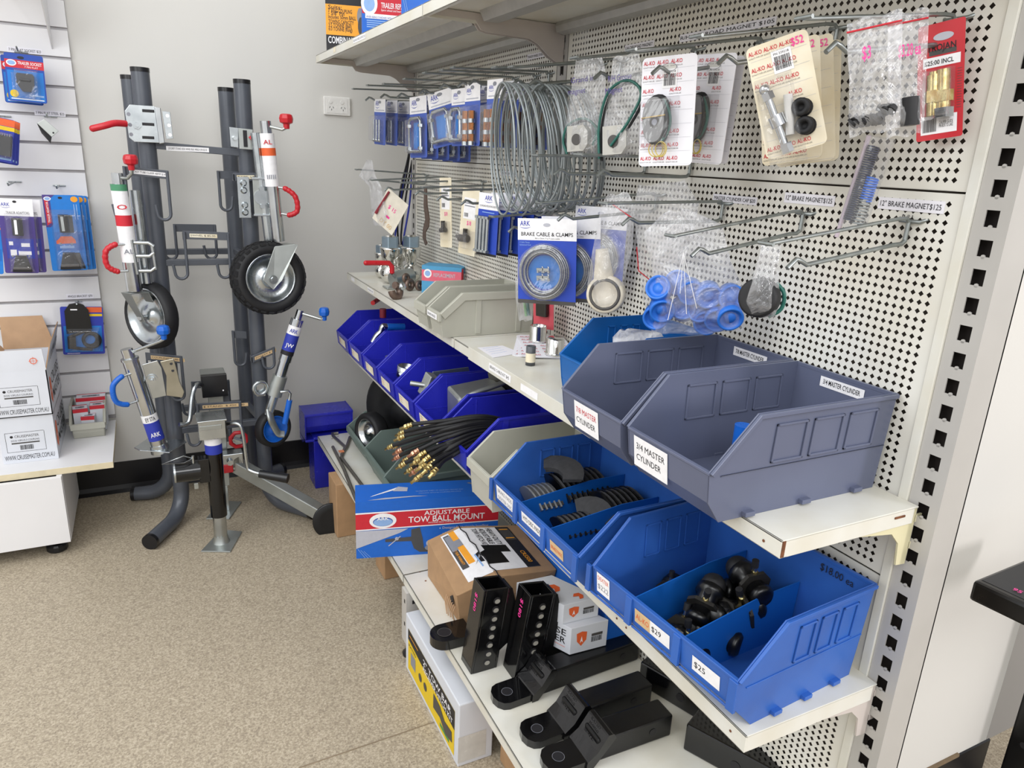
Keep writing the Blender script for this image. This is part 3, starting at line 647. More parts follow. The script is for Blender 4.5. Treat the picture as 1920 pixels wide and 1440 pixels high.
def hookbr(a, b, y, zb, hk, fwd=.0, tagw=None, txt='', pm=papc, tilt=0):
    """flat bar with two round prongs ending in J hooks; a, b = (x, z) of the bar top ends"""
    m = MB(); y0 = y; a = V((a[0], y, a[1])); b = V((b[0], y, b[1])); h = .028
    m.hexa([a - Z * h, b - Z * h, b - Z * h + Y * .005, a - Z * h + Y * .005, a, b, b + Y * .005, a + Y * .005], greyp)
    m.b2((min(a.x, b.x), y, min(a.z, b.z) - h), (min(a.x, b.x) + .005, 2.84, min(a.z, b.z) - .004), greyp) if y < 2.83 else None
    o = m.build('hook_plate', rack, .001, world=True)
    for e_, s_ in ((a, 1), (b, -1)):
        if hk == 'L' and e_ is b or hk == 'R' and e_ is a: continue
        g = MB(); p = e_ + V((s_ * .005, -.004, -.003)); q = V((p.x, p.y, zb + .025)); cc = q + V((-.02 if tilt == 0 else .02 * tilt, 0, 0)); u = V(((q - cc).x, 0, 0)).normalized()
        P = [p, p + (q - p) * .5, q] + arc(cc, u, -Z, .02, 0, PI, 8)[1:] + [cc - u * .02 + Z * .03 - u * .004]
        g.tube(P, .0052, greyp, 8); g.build('hook_prong', rack, world=True)
    if tagw:
        d = (b - a).normalized(); g = MB(); p = a + d * (b - a).length * .14 - Z * .021 - Y * .0005; g.rect(p, d, Z, tagw, .013, pm); g.text(txt, p + d * .003 + Z * .004, d, Z, .006, K, width=tagw * .9, up=.0006); g.build('price_strip', rack, world=True)
def xz(px, py, y): p = at(px, py, y=y); return (p.x, p.z)
hookbr(xz(229, 311, 2.76), xz(316, 320, 2.76), 2.76, at(305, 415, y=2.76).z, 'LR', tagw=.115, txt='JOCKEY TUBE CLAMP 48MM $14', pm=KW)
hookbr(xz(406, 320, 2.9), xz(452, 322, 2.9), 2.9, at(420, 397, y=2.9).z, 'L', tilt=1)
hookbr(xz(437, 324, 2.8), xz(482, 324, 2.8), 2.8, at(482, 408, y=2.8).z, 'R', tagw=.07, txt='$ 1.00  1.00')
hookbr(xz(324, 420, 3.0), xz(405, 421, 3.0), 3.0, at(400, 487, y=3.0).z, 'LR')
hookbr(xz(342, 433, 2.79), xz(430, 436, 2.79), 2.79, at(352, 525, y=2.79).z, 'LR', tagw=.09, txt='SWIVEL $ 85.00')
hookbr(xz(272, 661, 2.76), xz(342, 668, 2.76), 2.76, at(335, 752, y=2.76).z, 'R', tagw=.11, txt='COUPLING $ 188.00', pm=tagp)
hookbr(xz(434, 620, 2.9), xz(462, 622, 2.9), 2.9, at(450, 687, y=2.9).z, 'L', tilt=1)
hookbr(xz(471, 668, 2.8), xz(515, 650, 2.8), 2.8, at(503, 693, y=2.8).z, 'R', tagw=.085, txt='JOCKEY $ 95', pm=tagp)
hookbr(xz(358, 716, 2.95), xz(430, 712, 2.95), 2.95, at(432, 772, y=2.95).z, 'LR')
hookbr(xz(367, 757, 2.76), xz(452, 752, 2.76), 2.76, at(375, 836, y=2.76).z, 'LR', tagw=.16, txt='$ STAND  $ 420  .00', pm=tagp)

def wheel(T, c, ax, R_, wd, rim, hubm, tread=False, nut=True):
    ax = V(ax).normalized(); c = V(c)
    m = MB(); h = wd / 2
    m.lathe(c - ax * h, ax, [(wd * .1, rim), (0, rim + .004), (0, R_ * .9), (wd * .16, R_ * .99), (wd * .5, R_), (wd * .84, R_ * .99), (wd, R_ * .9), (wd, rim + .004), (wd * .9, rim)], blackr, 36)
    if tread:
        u = ax.orthogonal().normalized(); v = ax.cross(u)
        for j in range(5):
            for k in range(26):
                a = 2 * PI * (k + .5 * (j % 2)) / 26; d = u * math.cos(a) + v * math.sin(a); tt = (j - 2) / 2
                rr = R_ * (1 - .05 * abs(tt) ** 2); p = c + ax * (tt * wd * .42) + d * rr
                m.box(p, (.008, R_ * .15, wd * .15), blackr, M((d, ax.cross(d), ax)).transposed())
    m.build('tyre', T, world=True)
    m = MB(); m.lathe(c - ax * h, ax, [(wd * .12, rim + .002), (wd * .06, rim), (wd * .1, rim * .93), (wd * .34, rim * .86), (wd * .36, rim * .42), (wd * .2, rim * .3), (wd * .08, rim * .22), (wd * .08, 0)], hubm, 30)
    m.lathe(c + ax * h, -ax, [(wd * .12, rim + .002), (wd * .06, rim), (wd * .1, rim * .93), (wd * .34, rim * .86), (wd * .36, rim * .42), (wd * .2, rim * .3), (wd * .08, rim * .22), (wd * .08, 0)], hubm, 30)
    u = ax.orthogonal().normalized(); v = ax.cross(u)
    for k in range(6):
        a = 2 * PI * k / 6; d = u * math.cos(a) + v * math.sin(a); m.cyl(c - ax * (h - wd * .34) + d * rim * .64, c - ax * (h - wd * .20) + d * rim * .64, .006, hubm, 10, .003)
        m.box(c - ax * (h - wd * .30) + d * rim * .6, (rim * .5, .006, wd * .1), hubm, M((d, ax.cross(d), ax)).transposed())
    m.build('wheel_hub', T, world=True)
def knob(T, c, ax, mt, big=1):
    m = MB(); m.lathe(c, ax, [(-.012, 0), (-.012, .009 * big), (.004, .010 * big), (.008, .019 * big), (.022, .021 * big), (.034, .018 * big), (.037, .012 * big), (.037, 0)], mt, 8, sm=False); m.build('crank_knob', T, .002, world=True)
def grip(T, a, b, out, mt, scallop=True):
    """moulded hand grip on a bent wire bail"""
    a = V(a); b = V(b); out = V(out); mid = (a + b) / 2 + out
    P = spl([a + out * .5, a * .93 + b * .07 + out * .72, a * .78 + b * .22 + out * .95, (a + b) / 2 + out * 1.02, a * .22 + b * .78 + out * .95, a * .07 + b * .93 + out * .72, b + out * .5], 5)
    r = [.0092 + (.0009 * math.sin(i * 1.9) if scallop else 0) for i in range(len(P))]
    m = MB(); m.tube(P, r, mt, 12); m.sph(P[0], .0095, mt, 10); m.sph(P[-1], .0095, mt, 10); m.build('hand_grip', T, world=True)
    m = MB(); m.tube([a, a + out * .3, P[0]], .0042, zinc, 8); m.build('grip_wire', T, world=True)
    m = MB(); m.tube([b, b + out * .3, P[-1]], .0042, zinc, 8); m.build('grip_wire', T, world=True)
def jtube(T, a, b, r, bands=(), nm='tube', mt=None, mb=None):
    """mast with printed sleeves: bands = (t0, t1, material, text, colour)"""
    a = V(a); b = V(b); m = MB(); m.cyl(a, b, r, mt or chrome_soft, 24); o = m.build(nm, T, .001, world=True)
    for t0, t1, bm, txt, tcol in bands:
        g = MB(); p = a.lerp(b, t0); q = a.lerp(b, t1); g.cyl(p, q, r + .0006, bm, 24, caps=False)
        if txt:
            dn = (q - p).normalized(); vw = V((0, CAMZ * 0, 0)) ; fc = (V((0, 0, CAMZ)) - p); fc = (fc - dn * fc.dot(dn)).normalized(); ux = (-dn).cross(fc).normalized() * -1
            if ux.dot(V(ROT_R)) < 0: ux = -ux
            h = (q - p).length
            g.text(txt, p.lerp(q, .75) + fc * (r + .0008), ux, ux.cross(fc) * (1 if ux.cross(fc).z > 0 else -1), min(h * .5, r * .6), tcol, width=r * 1.25, bold=.02, align='c', up=.0006)
        g.build('printed_sleeve', T, world=True)
    return o
ROT_R = (ROT[0][0], ROT[1][0], ROT[2][0])
chrome_soft = mat('bright_zinc_tube', 'cfd2d4', .17, 1, var=.06, scale=20)

# red-handled jockey wheel hanging on the left
T = thing('wheeled_jockey_stand', 'red-handled jockey wheel hanging on the left post of the rack', 'jockey wheel', at(240, 470, y=2.76), group=None)
a = at(222, 345, y=2.76); b = at(253, 545, y=2.76); d = (b - a).normalized()
jtube(T, a, b, .0245, [(.0, .06, greenb := mat('green_band', '4c8f6a', .4), '', K), (.06, .28, KW, 'O', KR), (.28, .38, KR, '', K), (.38, .72, KW, 'AL', KG)])
jtube(T, a - d * .035, a, .017, nm='top_cap')
jtube(T, a + d * .02 + V((.045, .03, 0)), b - d * .02 + V((.04, .03, 0)), .017, nm='inner_tube', mt=zinc)
m = MB(); kn = at(246, 312, y=2.72); m.tube([a - d * .02, a - d * .02 + V((.03, -.02, 0)), kn - Z * .02, kn], .0055, zincd, 8); m.build('crank_arm', T, world=True); knob(T, kn, Z, redpl, 1.1)
grip(T, at(236, 458, y=2.74), at(240, 508, y=2.74), V((-.062, -.01, 0)), redpl)
m = MB(); p = at(262, 480, y=2.75)
for dz in (.045, 0, -.05): m.tube([p + V((-.03, 0, dz)), p + V((.03, -.01, dz)), p + V((.045, -.01, dz - .012 if dz > 0 else dz + .012))], .0065, zinc, 8)
m.tube([p + V((-.02, -.008, .055)), p + V((-.012, -.008, -.06))], .006, zinc, 8); m.tube([p + V((.04, -.01, .04)), p + V((.045, -.01, -.045))], .006, zinc, 8); m.build('clamp_bail', T, world=True)
wc = at(284, 592, y=2.80); wa = V((-.80, -.60, .06)).normalized()
wheel(T, wc, wa, .118, .055, .098, zinc)
m = MB(); f0 = b + d * .005
for s in (1, -1):
    h = wc + wa * .036 * s; q = f0 + wa * .034 * s; sd = wa.cross(d).normalized() * .024
    m.hexa([q - sd, q + sd, q + sd + wa * .003, q - sd + wa * .003, h - sd * .6 + d * .018, h + sd * .6 + d * .018, h + sd * .6 + d * .018 + wa * .003, h - sd * .6 + d * .018 + wa * .003], zincd)
q0 = f0 + wa * .036; q1 = f0 - wa * .036; sd = wa.cross(d).normalized() * .024
m.hexa([q0 - sd, q0 + sd, q1 + sd, q1 - sd, q0 - sd + d * .003, q0 + sd + d * .003, q1 + sd + d * .003, q1 - sd + d * .003], zincd)
m.build('wheel_fork', T, .001, world=True)
m = MB(); m.cyl(wc - wa * .044, wc + wa * .046, .006, zinc, 12); m.cyl(wc + wa * .040, wc + wa * .048, .013, zinc, 6, sm=False); m.build('axle_bolt', T, world=True)

# red-handled jockey wheel with the knobbly tyre, right
T = thing('wheeled_jockey_stand', 'red-handled jockey wheel with a knobbly black tyre on the right post of the rack', 'jockey wheel', at(510, 380, y=2.74))
a = at(500, 250, y=2.74); b = at(522, 452, y=2.74); d = (b - a).normalized()
jtube(T, a, b, .0235, [(.0, .13, KW, 'AL', KR), (.13, .20, KO, '', K), (.20, .48, KW, 'IIIII', KG)])
jtube(T, a - d * .04, a, .0185, nm='top_cap'); jtube(T, a + V((-.035, .02, 0)), b + V((-.03, .02, 0)), .016, nm='inner_tube', mt=zinc)
m = MB(); kn = at(537, 232, y=2.70); cs = a - d * .025; m.tube([cs, at(530, 243, y=2.70), at(536, 240, y=2.70), kn], .0055, zincd, 8); m.build('crank_arm', T, world=True); knob(T, kn - Z * .005, Z, redpl, 1.15)
grip(T, at(516, 350, y=2.73), at(524, 400, y=2.73), V((.064, -.02, -.01)), redpl)
m = MB(); p = at(470, 368, y=2.76); m.b2(p + V((-.042, -.004, -.075)), p + V((-.002, .004, .065)), zinc)
for dx, dz in ((-.022, .045), (-.022, .02), (-.022, -.03), (-.022, -.055)): m.cyl(p + V((dx, -.004, dz)), p + V((dx, -.012, dz)), .012, zinc, 16, .007)
m.b2(p + V((.008, -.012, -.065)), p + V((.075, -.008, .065)), zincd); m.b2(p + V((.005, -.02, .058)), p + V((.08, .0, .066)), zinc); m.b2(p + V((.005, -.02, -.067)), p + V((.08, .0, -.06)), zinc)
m.cyl(p + V((.035, -.012, -.002)), p + V((.035, -.018, -.002)), .026, zinc, 20); m.cyl(p + V((.035, -.018, .028)), p + V((.035, -.026, .028)), .009, zinc, 6, sm=False); m.cyl(p + V((.035, -.018, -.032)), p + V((.035, -.026, -.032)), .009, zinc, 6, sm=False)
m.build('swivel_clamp', T, .0015, world=True)
wc = at(503, 521, y=2.72); wa = V((.14, -.985, .06)).normalized()
wheel(T, wc, wa, .128, .085, .088, zinc, tread=True)
m = MB(); hub = wc + wa * .052; top = at(535, 462, y=2.68)
sd = V((.036, 0, .004)); P = [top - sd, top + sd * 1.1, hub + V((.030, 0, -.002)), hub + V((0, 0, -.034)), hub + V((-.030, 0, -.002))]
P2 = [p - wa * -.004 for p in P]; m.put(P + P2, [(0, 1, 2, 3, 4), (9, 8, 7, 6, 5)] + [(i, (i + 1) % 5, 5 + (i + 1) % 5, 5 + i) for i in range(5)], zincd)
q = top - wa * .10; m.hexa([top - sd, top + sd, q + sd, q - sd, top - sd + Z * .004, top + sd + Z * .004, q + sd + Z * .004, q - sd + Z * .004], zincd); m.build('wheel_fork', T, .002, world=True)
m = MB(); m.cyl(wc, hub + wa * .006, .008, zinc, 12); m.cyl(hub + wa * .004, hub + wa * .012, .015, zinc, 20); m.cyl(hub + wa * .010, hub + wa * .018, .009, zinc, 6, sm=False); m.build('axle_bolt', T, world=True)

# bolted clamp with red lever on the left post
T = thing('swivel_bracket', 'flat steel swivel bracket with a red lever clamped high on the left post', 'bracket', at(280, 232, y=2.80))
m = MB(); a = at(236, 198, y=2.80); b = at(262, 268, y=2.80)
pl = lambda px, py, y=2.80: at(px, py, y=y)
P = [pl(243, 196), pl(290, 199), pl(299, 268), pl(252, 266), pl(242, 258), pl(234, 208)]; n = len(P); Q = [p + Y * .004 for p in P]
m.put(P + Q, [tuple(range(n)), tuple(reversed(range(n, 2 * n)))] + [(i, n + i, n + (i + 1) % n, (i + 1) % n) for i in range(n)], zinc)
for px, py in ((241, 214), (244, 234), (246, 252)): m.cyl(pl(px, py) - Y * .0004, pl(px, py), .006, KG, 14)
for py in (208, 233, 258): q = pl(278, py) ; m.box(q - Y * .001, (.036, .002, .009), K)
m.build('bracket_plate', T, .001, world=True)
m = MB(); P = [pl(290, 200), pl(301, 202), pl(309, 268), pl(299, 270)]; m.hexa([P[3], P[2], P[2] + Y * .05, P[3] + Y * .05, P[0], P[1], P[1] + Y * .05, P[0] + Y * .05], chrome_soft); m.build('channel', T, .002, world=True)
m = MB(); P = [pl(304, 208), pl(319, 210), pl(325, 260), pl(312, 261)]; m.hexa([P[3], P[2], P[2] + Y * .003, P[3] + Y * .003, P[0], P[1], P[1] + Y * .003, P[0] + Y * .003], zinc)
for px, py in ((314, 217), (317, 235), (319, 253)): m.cyl(pl(px, py) - Y * .0006, pl(px, py), .006, KW, 14)
m.build('side_flange', T, .001, world=True)
m = MB(); c = pl(257, 235); m.cyl(c, c - Y * .012, .012, zinc, 6, sm=False); m.cyl(c - Y * .012, c - Y * .02, .006, zinc, 10); m.build('pivot_bolt', T, world=True)
m = MB(); m.tube(spl([pl(174, 241, 2.76), pl(195, 236, 2.76), pl(215, 231, 2.77), pl(236, 232, 2.79)], 5), .0105, redpl, 12); m.sph(pl(174, 241, 2.76), .0105, redpl, 12); m.build('lever', T, world=True)

T = thing('swivel_bracket', 'small steel clamp bracket with a red stub high on the right post', 'bracket', at(455, 256, y=2.79))
m = MB()
def plate(m, P, t, mt):
    n = len(P); Q = [p + V(t) for p in P]; m.put(P + Q, [tuple(range(n)), tuple(reversed(range(n, 2 * n)))] + [(i, n + i, n + (i + 1) % n, (i + 1) % n) for i in range(n)], mt)
plate(m, [pl(430, 238, 2.79), pl(447, 240, 2.79), pl(447, 277, 2.79), pl(433, 275, 2.79)], (0, .004, 0), zinc); plate(m, [pl(447, 240, 2.79), pl(474, 243, 2.79), pl(474, 281, 2.79), pl(449, 279, 2.79)], (0, .004, 0), zincd)
m.build('bracket_plate', T, .001, world=True)
m = MB(); m.box(pl(460, 260, 2.788), (.013, .002, .055), K); m.build('slot', T, world=True)
m = MB(); m.cyl(pl(441, 259, 2.79), pl(441, 259, 2.77), .007, zinc, 6, sm=False); m.build('bolt', T, world=True)
m = MB(); m.tube([pl(470, 262, 2.79), pl(477, 255, 2.79), pl(483, 262, 2.79)], .011, redpl, 10); m.build('lever_stub', T, world=True)

# blue-handled jockey stand, lower left
T = thing('jockey_stand', 'blue-handled jockey stand with a square foot plate on the lower left of the rack', 'jockey stand', at(275, 745, y=2.72))
a = at(243, 672, y=2.72); b = at(302, 846, y=2.72); d = (b - a).normalized()
jtube(T, a, b, .026, [(.58, .66, KW, 'EY STA', K), (.66, .86, KN, 'ARK', KW)])
m = MB(); p = a.lerp(b, .66); q = a.lerp(b, .86); 
jtube(T, a - d * .035, a + d * .002, .019, nm='top_cap')
m = MB(); m.cyl(a - d * .002, a + d * .006, .029, zinc, 24); m.build('collar', T, .001, world=True)
m = MB(); kn = at(307, 630, y=2.66); m.tube([a - d * .018, at(300, 640, y=2.67), at(307, 636, y=2.66), kn], .0055, zinc, 8); m.build('crank_arm', T, world=True); knob(T, kn, Z, bluepl, 1.05)
grip(T, at(248, 700, y=2.70), at(258, 752, y=2.70), V((-.066, -.02, -.012)), bluepl, False)
m = MB(); pc = b + V((0, 0, -.004)); 
zf = at(302, 838, y=2.72).z
P = [at(px, py, z=zf) for px, py in ((251, 839), (276, 822), (346, 824), (350, 828), (318, 848), (262, 844))]
plate(m, list(reversed(P)), (0, 0, -.004), zinc); m.cyl(b - d * .03, b, .030, zinc, 20, .034); m.build('foot_plate', T, .002, world=True)
m = MB(); P = [at(266, 684, y=2.735), at(295, 676, y=2.735), at(303, 690, y=2.735), at(312, 742, y=2.735), at(285, 748, y=2.735)]; plate(m, P, (0, .006, 0), zinc)
c = at(285, 711, y=2.735); m.cyl(c, c - Y * .006, .018, zinc, 24); m.cyl(c - Y * .006, c - Y * .02, .012, zinc, 6, sm=False); m.cyl(c - Y * .02, c - Y * .03, .006, zinc, 10); m.build('pivot_plate', T, .001, world=True)
m = MB(); P = [at(300, 678, y=2.725), at(326, 672, y=2.725), at(331, 690, y=2.725), at(337, 715, y=2.725), at(346, 735, y=2.725), at(342, 746, y=2.725), at(312, 742, y=2.725), at(312, 705, y=2.725)]; plate(m, P, (0, .008, 0), mat('pressed_steel', 'b5b0a0', .3, .9, var=.08, scale=14)) 
for px, py in ((321, 682), (324, 695)): m.cyl(at(px, py, y=2.7245), at(px, py, y=2.724), .005, K, 12)
m.build('mount_arm', T, .002, world=True)

# blue-handled small-wheel jockey, lower right
T = thing('wheeled_jockey_stand', 'slim blue-handled jockey wheel with a blue hub on the lower right of the rack', 'jockey wheel', at(535, 700, y=2.70))
a = at(558, 598, y=2.70); b = at(506, 768, y=2.70); d = (b - a).normalized()
jtube(T, a, a.lerp(b, .46), .0235, [(.16, .36, KW, 'ARK', KN), (.36, .74, KN, 'JW', KW), (.74, .84, K, '', K)]); jtube(T, a.lerp(b, .44), a.lerp(b, .8), .0205, nm='inner_tube', mt=chrome_soft); jtube(T, a.lerp(b, .78), b + d * .02, .0165, nm='lower_tube', mt=zinc)
jtube(T, a - d * .035, a, .013, nm='top_cap')
m = MB(); kn = at(608, 592, y=2.66); m.tube([a - d * .024, at(600, 598, y=2.67), at(605, 598, y=2.66), kn], .0055, zinc, 8); m.build('crank_arm', T, world=True); knob(T, kn - Z * .006, Z, bluepl, .95)
m = MB(); p0 = at(527, 712, y=2.69); p1 = at(512, 750, y=2.69); m.cyl(a.lerp(b, .62), a.lerp(b, .84), .027, zincd, 20); m.b2(at(480, 716, y=2.715), at(497, 740, y=2.73), zinc)
m.ring(at(488, 728, y=2.70), (0.1, -1, 0), .024, .007, zinc, 16); m.build('clamp', T, .001, world=True)
m = MB(); P = [at(526, 735, y=2.665), at(540, 733, y=2.66), at(544, 738, y=2.66), at(542, 752, y=2.655)]; m.tube(P, .006, zinc, 8); m.build('lever_rod', T, world=True)
m = MB(); m.cyl(at(543, 750, y=2.655), at(534, 794, y=2.655), .0105, bluepl, 14); m.build('hand_grip', T, .002, world=True)
wc = at(512, 803, y=2.72); wa = V((.42, -.90, .05)).normalized()
wheel(T, wc, wa, .072, .042, .052, bluepl)
m = MB(); hub = wc + wa * .032; P = spl([b + d * .005, b + d * .03 + wa * .02, wc + Z * .03 + wa * .036 - X * .02, hub - Z * .012, hub - Z * .02 + X * .022], 6)
m.tube(P, [.021 - .006 * i / len(P) for i in range(len(P))], zincd, 12, flat=.5); m.build('wheel_fork', T, world=True)

# black side-wind jack standing in front
T = thing('swivel_jack', 'black tubular side-wind jack standing on a rectangular silver foot in front of the rack', 'trailer jack', (.148, 2.60, 0))
m = MB(); P = [at(376, 1033, z=.006), at(432, 1034, z=.006), at(454, 996, z=.006), at(415, 992, z=.006)]; plate(m, list(reversed(P)), (0, 0, -.006), zincd)
m.build('foot_plate', T, .002, world=True)
c = at(415, 1015, z=.006); cx, cy = c.x, c.y; up = at(400, 820, y=cy)
jtube(T, (cx, cy, .003), (cx, cy, .125), .0235, nm='inner_tube', mt=zinc); m = MB(); m.lathe((cx, cy, .004), Z, [(0, .032), (.012, .026), (.03, .0236)], zincd, 20); m.build('foot_weld', T, world=True)
zt = .47
jtube(T, (cx, cy, .115), (cx, cy, zt - .10), .0285, mt=blackp, nm='outer_tube'); jtube(T, (cx, cy, zt - .105), (cx, cy, zt - .035), .0285, [(.0, .5, KN, '', K), (.5, 1, KW, 'ARK', KN)], nm='head_tube', mt=blackp)
m = MB(); m.b2((cx - .045, cy - .04, zt - .04), (cx + .042, cy + .05, zt + .028), zinc); m.b2((cx - .048, cy - .043, zt + .024), (cx + .048, cy + .06, zt + .03), zinc); m.b2((cx - .042, cy - .042, zt - .004), (cx + .03, cy - .04, zt + .012), zincd); m.build('gear_cover', T, .002, world=True)
m = MB(); m.b2((cx + .043, cy - .03, zt - .03), (cx + .046, cy + .05, zt + .02), blackm); m.build('cover_side', T, world=True)
m = MB(); q = V((cx + .046, cy - .01, zt)); m.tube(spl([q, q + V((.035, -.03, .008)), q + V((.05, -.04, -.02)), q + V((.058, -.04, -.15)), q + V((.07, -.05, -.172)), q + V((.11, -.08, -.18))], 5), .0065, zinc, 10); m.build('crank_arm', T, world=True)
m = MB(); m.cyl(q + V((.095, -.07, -.178)), q + V((.185, -.12, -.19)), .014, blackpl, 16, .0175); m.build('crank_handle', T, .002, world=True)
m = MB(); m.b2((cx - .055, cy - .02, zt - .21), (cx - .02, cy + .02, zt - .12), blackp); m.cyl((cx - .05, cy, zt - .165), (cx - .135, cy, zt - .165), .036, blackp, 24); m.cyl((cx - .13, cy, zt - .165), (cx - .136, cy, zt - .165), .037, zinc, 24); m.build('mounting_pivot', T, .001, world=True)
m = MB(); p = V((cx - .07, cy - .01, zt - .115)); m.tube([p, p + V((-.03, -.01, .018)), p + V((-.10, -.03, .005)), p + V((-.03, -.02, -.004)), p], .0022, zinc, 6); m.cyl(p + V((-.0, 0, .01)), p + V((0, 0, -.02)), .005, zinc, 10); m.build('pull_pin', T, world=True)
m = MB(); p = V((cx - .075, cy - .03, zt - .225)); m.b2(p, p + V((.014, .008, .022)), zincd); m.build('lock_tab', T, .001, world=True)

# square drop leg behind it
T = thing('corner_stand', 'square silver drop leg with a black capped head and crank behind the black jack', 'trailer jack', (.19, 2.84, 0))
x0 = .19; y0 = 2.80
m = MB(); P = [at(386, 972, z=.006), at(430, 972, z=.006), at(453, 940, z=.006), at(412, 938, z=.006)]; plate(m, list(reversed(P)), (0, 0, -.006), zincd); m.build('foot_plate', T, .002, world=True)
c = at(421, 955, z=.006); x0, y0 = c.x, c.y
m = MB(); m.b2((x0 - .018, y0 - .018, .005), (x0 + .018, y0 + .018, .2), zinc); m.build('inner_leg', T, .002, world=True)
m = MB(); m.b2((x0 - .026, y0 - .026, .12), (x0 + .026, y0 + .026, .53), zincd); m.b2((x0 + .02, y0 - .01, .3), (x0 + .05, y0 + .03, .5), greyp); m.build('outer_leg', T, .002, world=True)
m = MB(); hp = at(403, 722, y=y0 - .03); m.b2(hp + V((-.045, 0, -.042)), hp + V((.042, .10, .04)), zincd); m.build('head_box', T, .004, world=True)
m = MB(); m.b2(hp + V((-.047, -.012, -.044)), hp + V((.043, .012, .042)), blackpl); m.cyl(hp + V((.027, -.0121, -.02)), hp + V((.027, -.0125, -.02)), .003, KW, 8); m.build('head_cap', T, .006, world=True)
m = MB(); q = hp + V((-.04, .01, .0)); m.tube(spl([q, at(368, 722, y=2.74), at(360, 745, y=2.72), at(356, 785, y=2.70), at(348, 795, y=2.69), at(336, 796, y=2.68)], 5), .008, zinc, 10); m.build('crank_arm', T, world=True)

# long silver stabiliser beam with black disc foot
T = thing('stabiliser_leg', 'long silver stabiliser leg with a round black foot lying against the rack', 'trailer leg', (.4, 2.6, 0))
a = at(440, 870, y=2.80); b = at(602, 962, y=2.56); d = (b - a).normalized(); s = V((d.y, -d.x, 0)).normalized(); u = s.cross(d)
if u.z < 0: u = -u
m = MB(); k = .024; m.hexa([a - s * k - u * k, a + s * k - u * k, a + s * k + u * k, a - s * k + u * k, b - s * k - u * k, b + s * k - u * k, b + s * k + u * k, b - s * k + u * k], zincd); m.build('beam', T, .003, world=True)
m = MB(); c = at(621, 976, y=2.53); ax = V((-.12, -.98, .16)).normalized(); m.lathe(c - ax * .006, ax, [(0, 0), (0, .068), (.004, .070), (.009, .070), (.011, .066), (.009, .04), (.010, 0)], blackm, 36); m.build('disc_foot', T, world=True)
m = MB(); p = at(430, 862, y=2.79); m.b2(p + V((-.025, -.02, -.03)), p + V((.05, .03, .03)), zinc); m.b2(p + V((-.03, -.025, -.045)), p + V((.01, .02, -.01)), redpl); m.cyl(p + V((.0, -.02, .0)), p + V((0, -.035, 0)), .012, zinc, 6, sm=False); m.build('end_bracket', T, .003, world=True)

T = thing('ring_clamp', 'red collar clamp hanging on a hook at the middle of the rack', 'clamp', at(448, 825, y=2.73))
m = MB(); c = at(447, 824, y=2.735); u = V((1, .1, 0)).normalized(); P = [c + u * (.030 * math.cos(2 * PI * i / 8 + .39)) + Z * (.030 * math.sin(2 * PI * i / 8 + .39)) for i in range(8)]; m.tube(P, .008, redpl, 8, closed=True); m.build('clamp_ring', T, world=True)
m = MB(); m.cyl(c + V((-.02, -.012, .012)), c + V((.012, -.012, -.006)), .010, zinc, 6, sm=False); m.build('bolt', T, world=True)
m = MB(); p = at(446, 885, y=2.76); plate(m, [at(438, 862, y=2.77), at(448, 855, y=2.77), at(457, 872, y=2.77), at(450, 884, y=2.77), at(436, 880, y=2.77)], (0, .01, 0), zincd); m.build('hex_plate', T, .001, world=True)

# ================================================================ slat wall and low display unit on the left
m = MB(); p = .0955; z = .722 - 4 * p + .004; XS = -.181
while z < 2.5:
    m.b2((-2.2, 3.181, z + .005), (XS, 3.194, z + p - .005), slatm); z += p
m.b2((-2.2, 3.194, .33), (XS, 3.199, 2.6), mat('slat_groove_aluminium', 'a9a6a8', .4, .3)); tag(m.build('slatwall_panel', bevel=.001), 'white slat wall panel with aluminium grooves on the back wall', 'slat wall')
T = thing('display_unit', 'white low display unit with a pale-edged top under the slat wall', 'cabinet', (-.8, 2.9, 0))
m = MB(); m.b2((-2.2, 2.726, .302), (-.181, 3.18, .325), slatm); m.b2((-2.2, 2.7252, .3025), (-.181, 2.726, .3245), mat('cream_edge_band', 'dccfaf', .45)); m.b2((-.181, 2.7252, .3025), (-.1805, 3.18, .3245), mat('cream_edge_band', 'dccfaf', .45)); m.build('top_board', T, world=True)
m = MB(); m.b2((-2.2, 2.70, .052), (-.339, 2.716, .3015), slatm); m.build('front_panel', T, .001, world=True)
m = MB(); m.b2((-.355, 2.717, .052), (-.338, 3.12, .3015), slatm); m.build('side_panel', T, .001, world=True)
for x in (-.42, -1.2):
    m = MB(); m.lathe((x + .03, 2.76, .0), Z, [(0, 0), (0, .03), (.006, .034), (.022, .034), (.03, .028), (.03, 0)], blackpl, 14, sm=False); m.cyl((x + .03, 2.76, .028), (x + .03, 2.76, .052), .012, blackpl, 12); m.build('foot', T, .002, world=True)
T = thing('corner_gusset', 'white triangular shelf arm projecting from the slat wall at the top left corner', 'shelf bracket', (-.24, 3.18, 1.72))
q = at(97, 92, y=3.18); m = MB(); xx = q.x
P = [(3.18, q.z), (3.18, q.z + .30), (2.80, q.z + .30), (2.80, q.z + .27)]; m.prism(P, (xx, 0, 0), Y, Z, X, .004, slatm); m.build('blade', T, world=True)
m = MB(); m.b2((-1.2, 2.79, q.z + .27), (xx + .004, 3.18, q.z + .285), slatm); m.build('shelf', T, world=True)

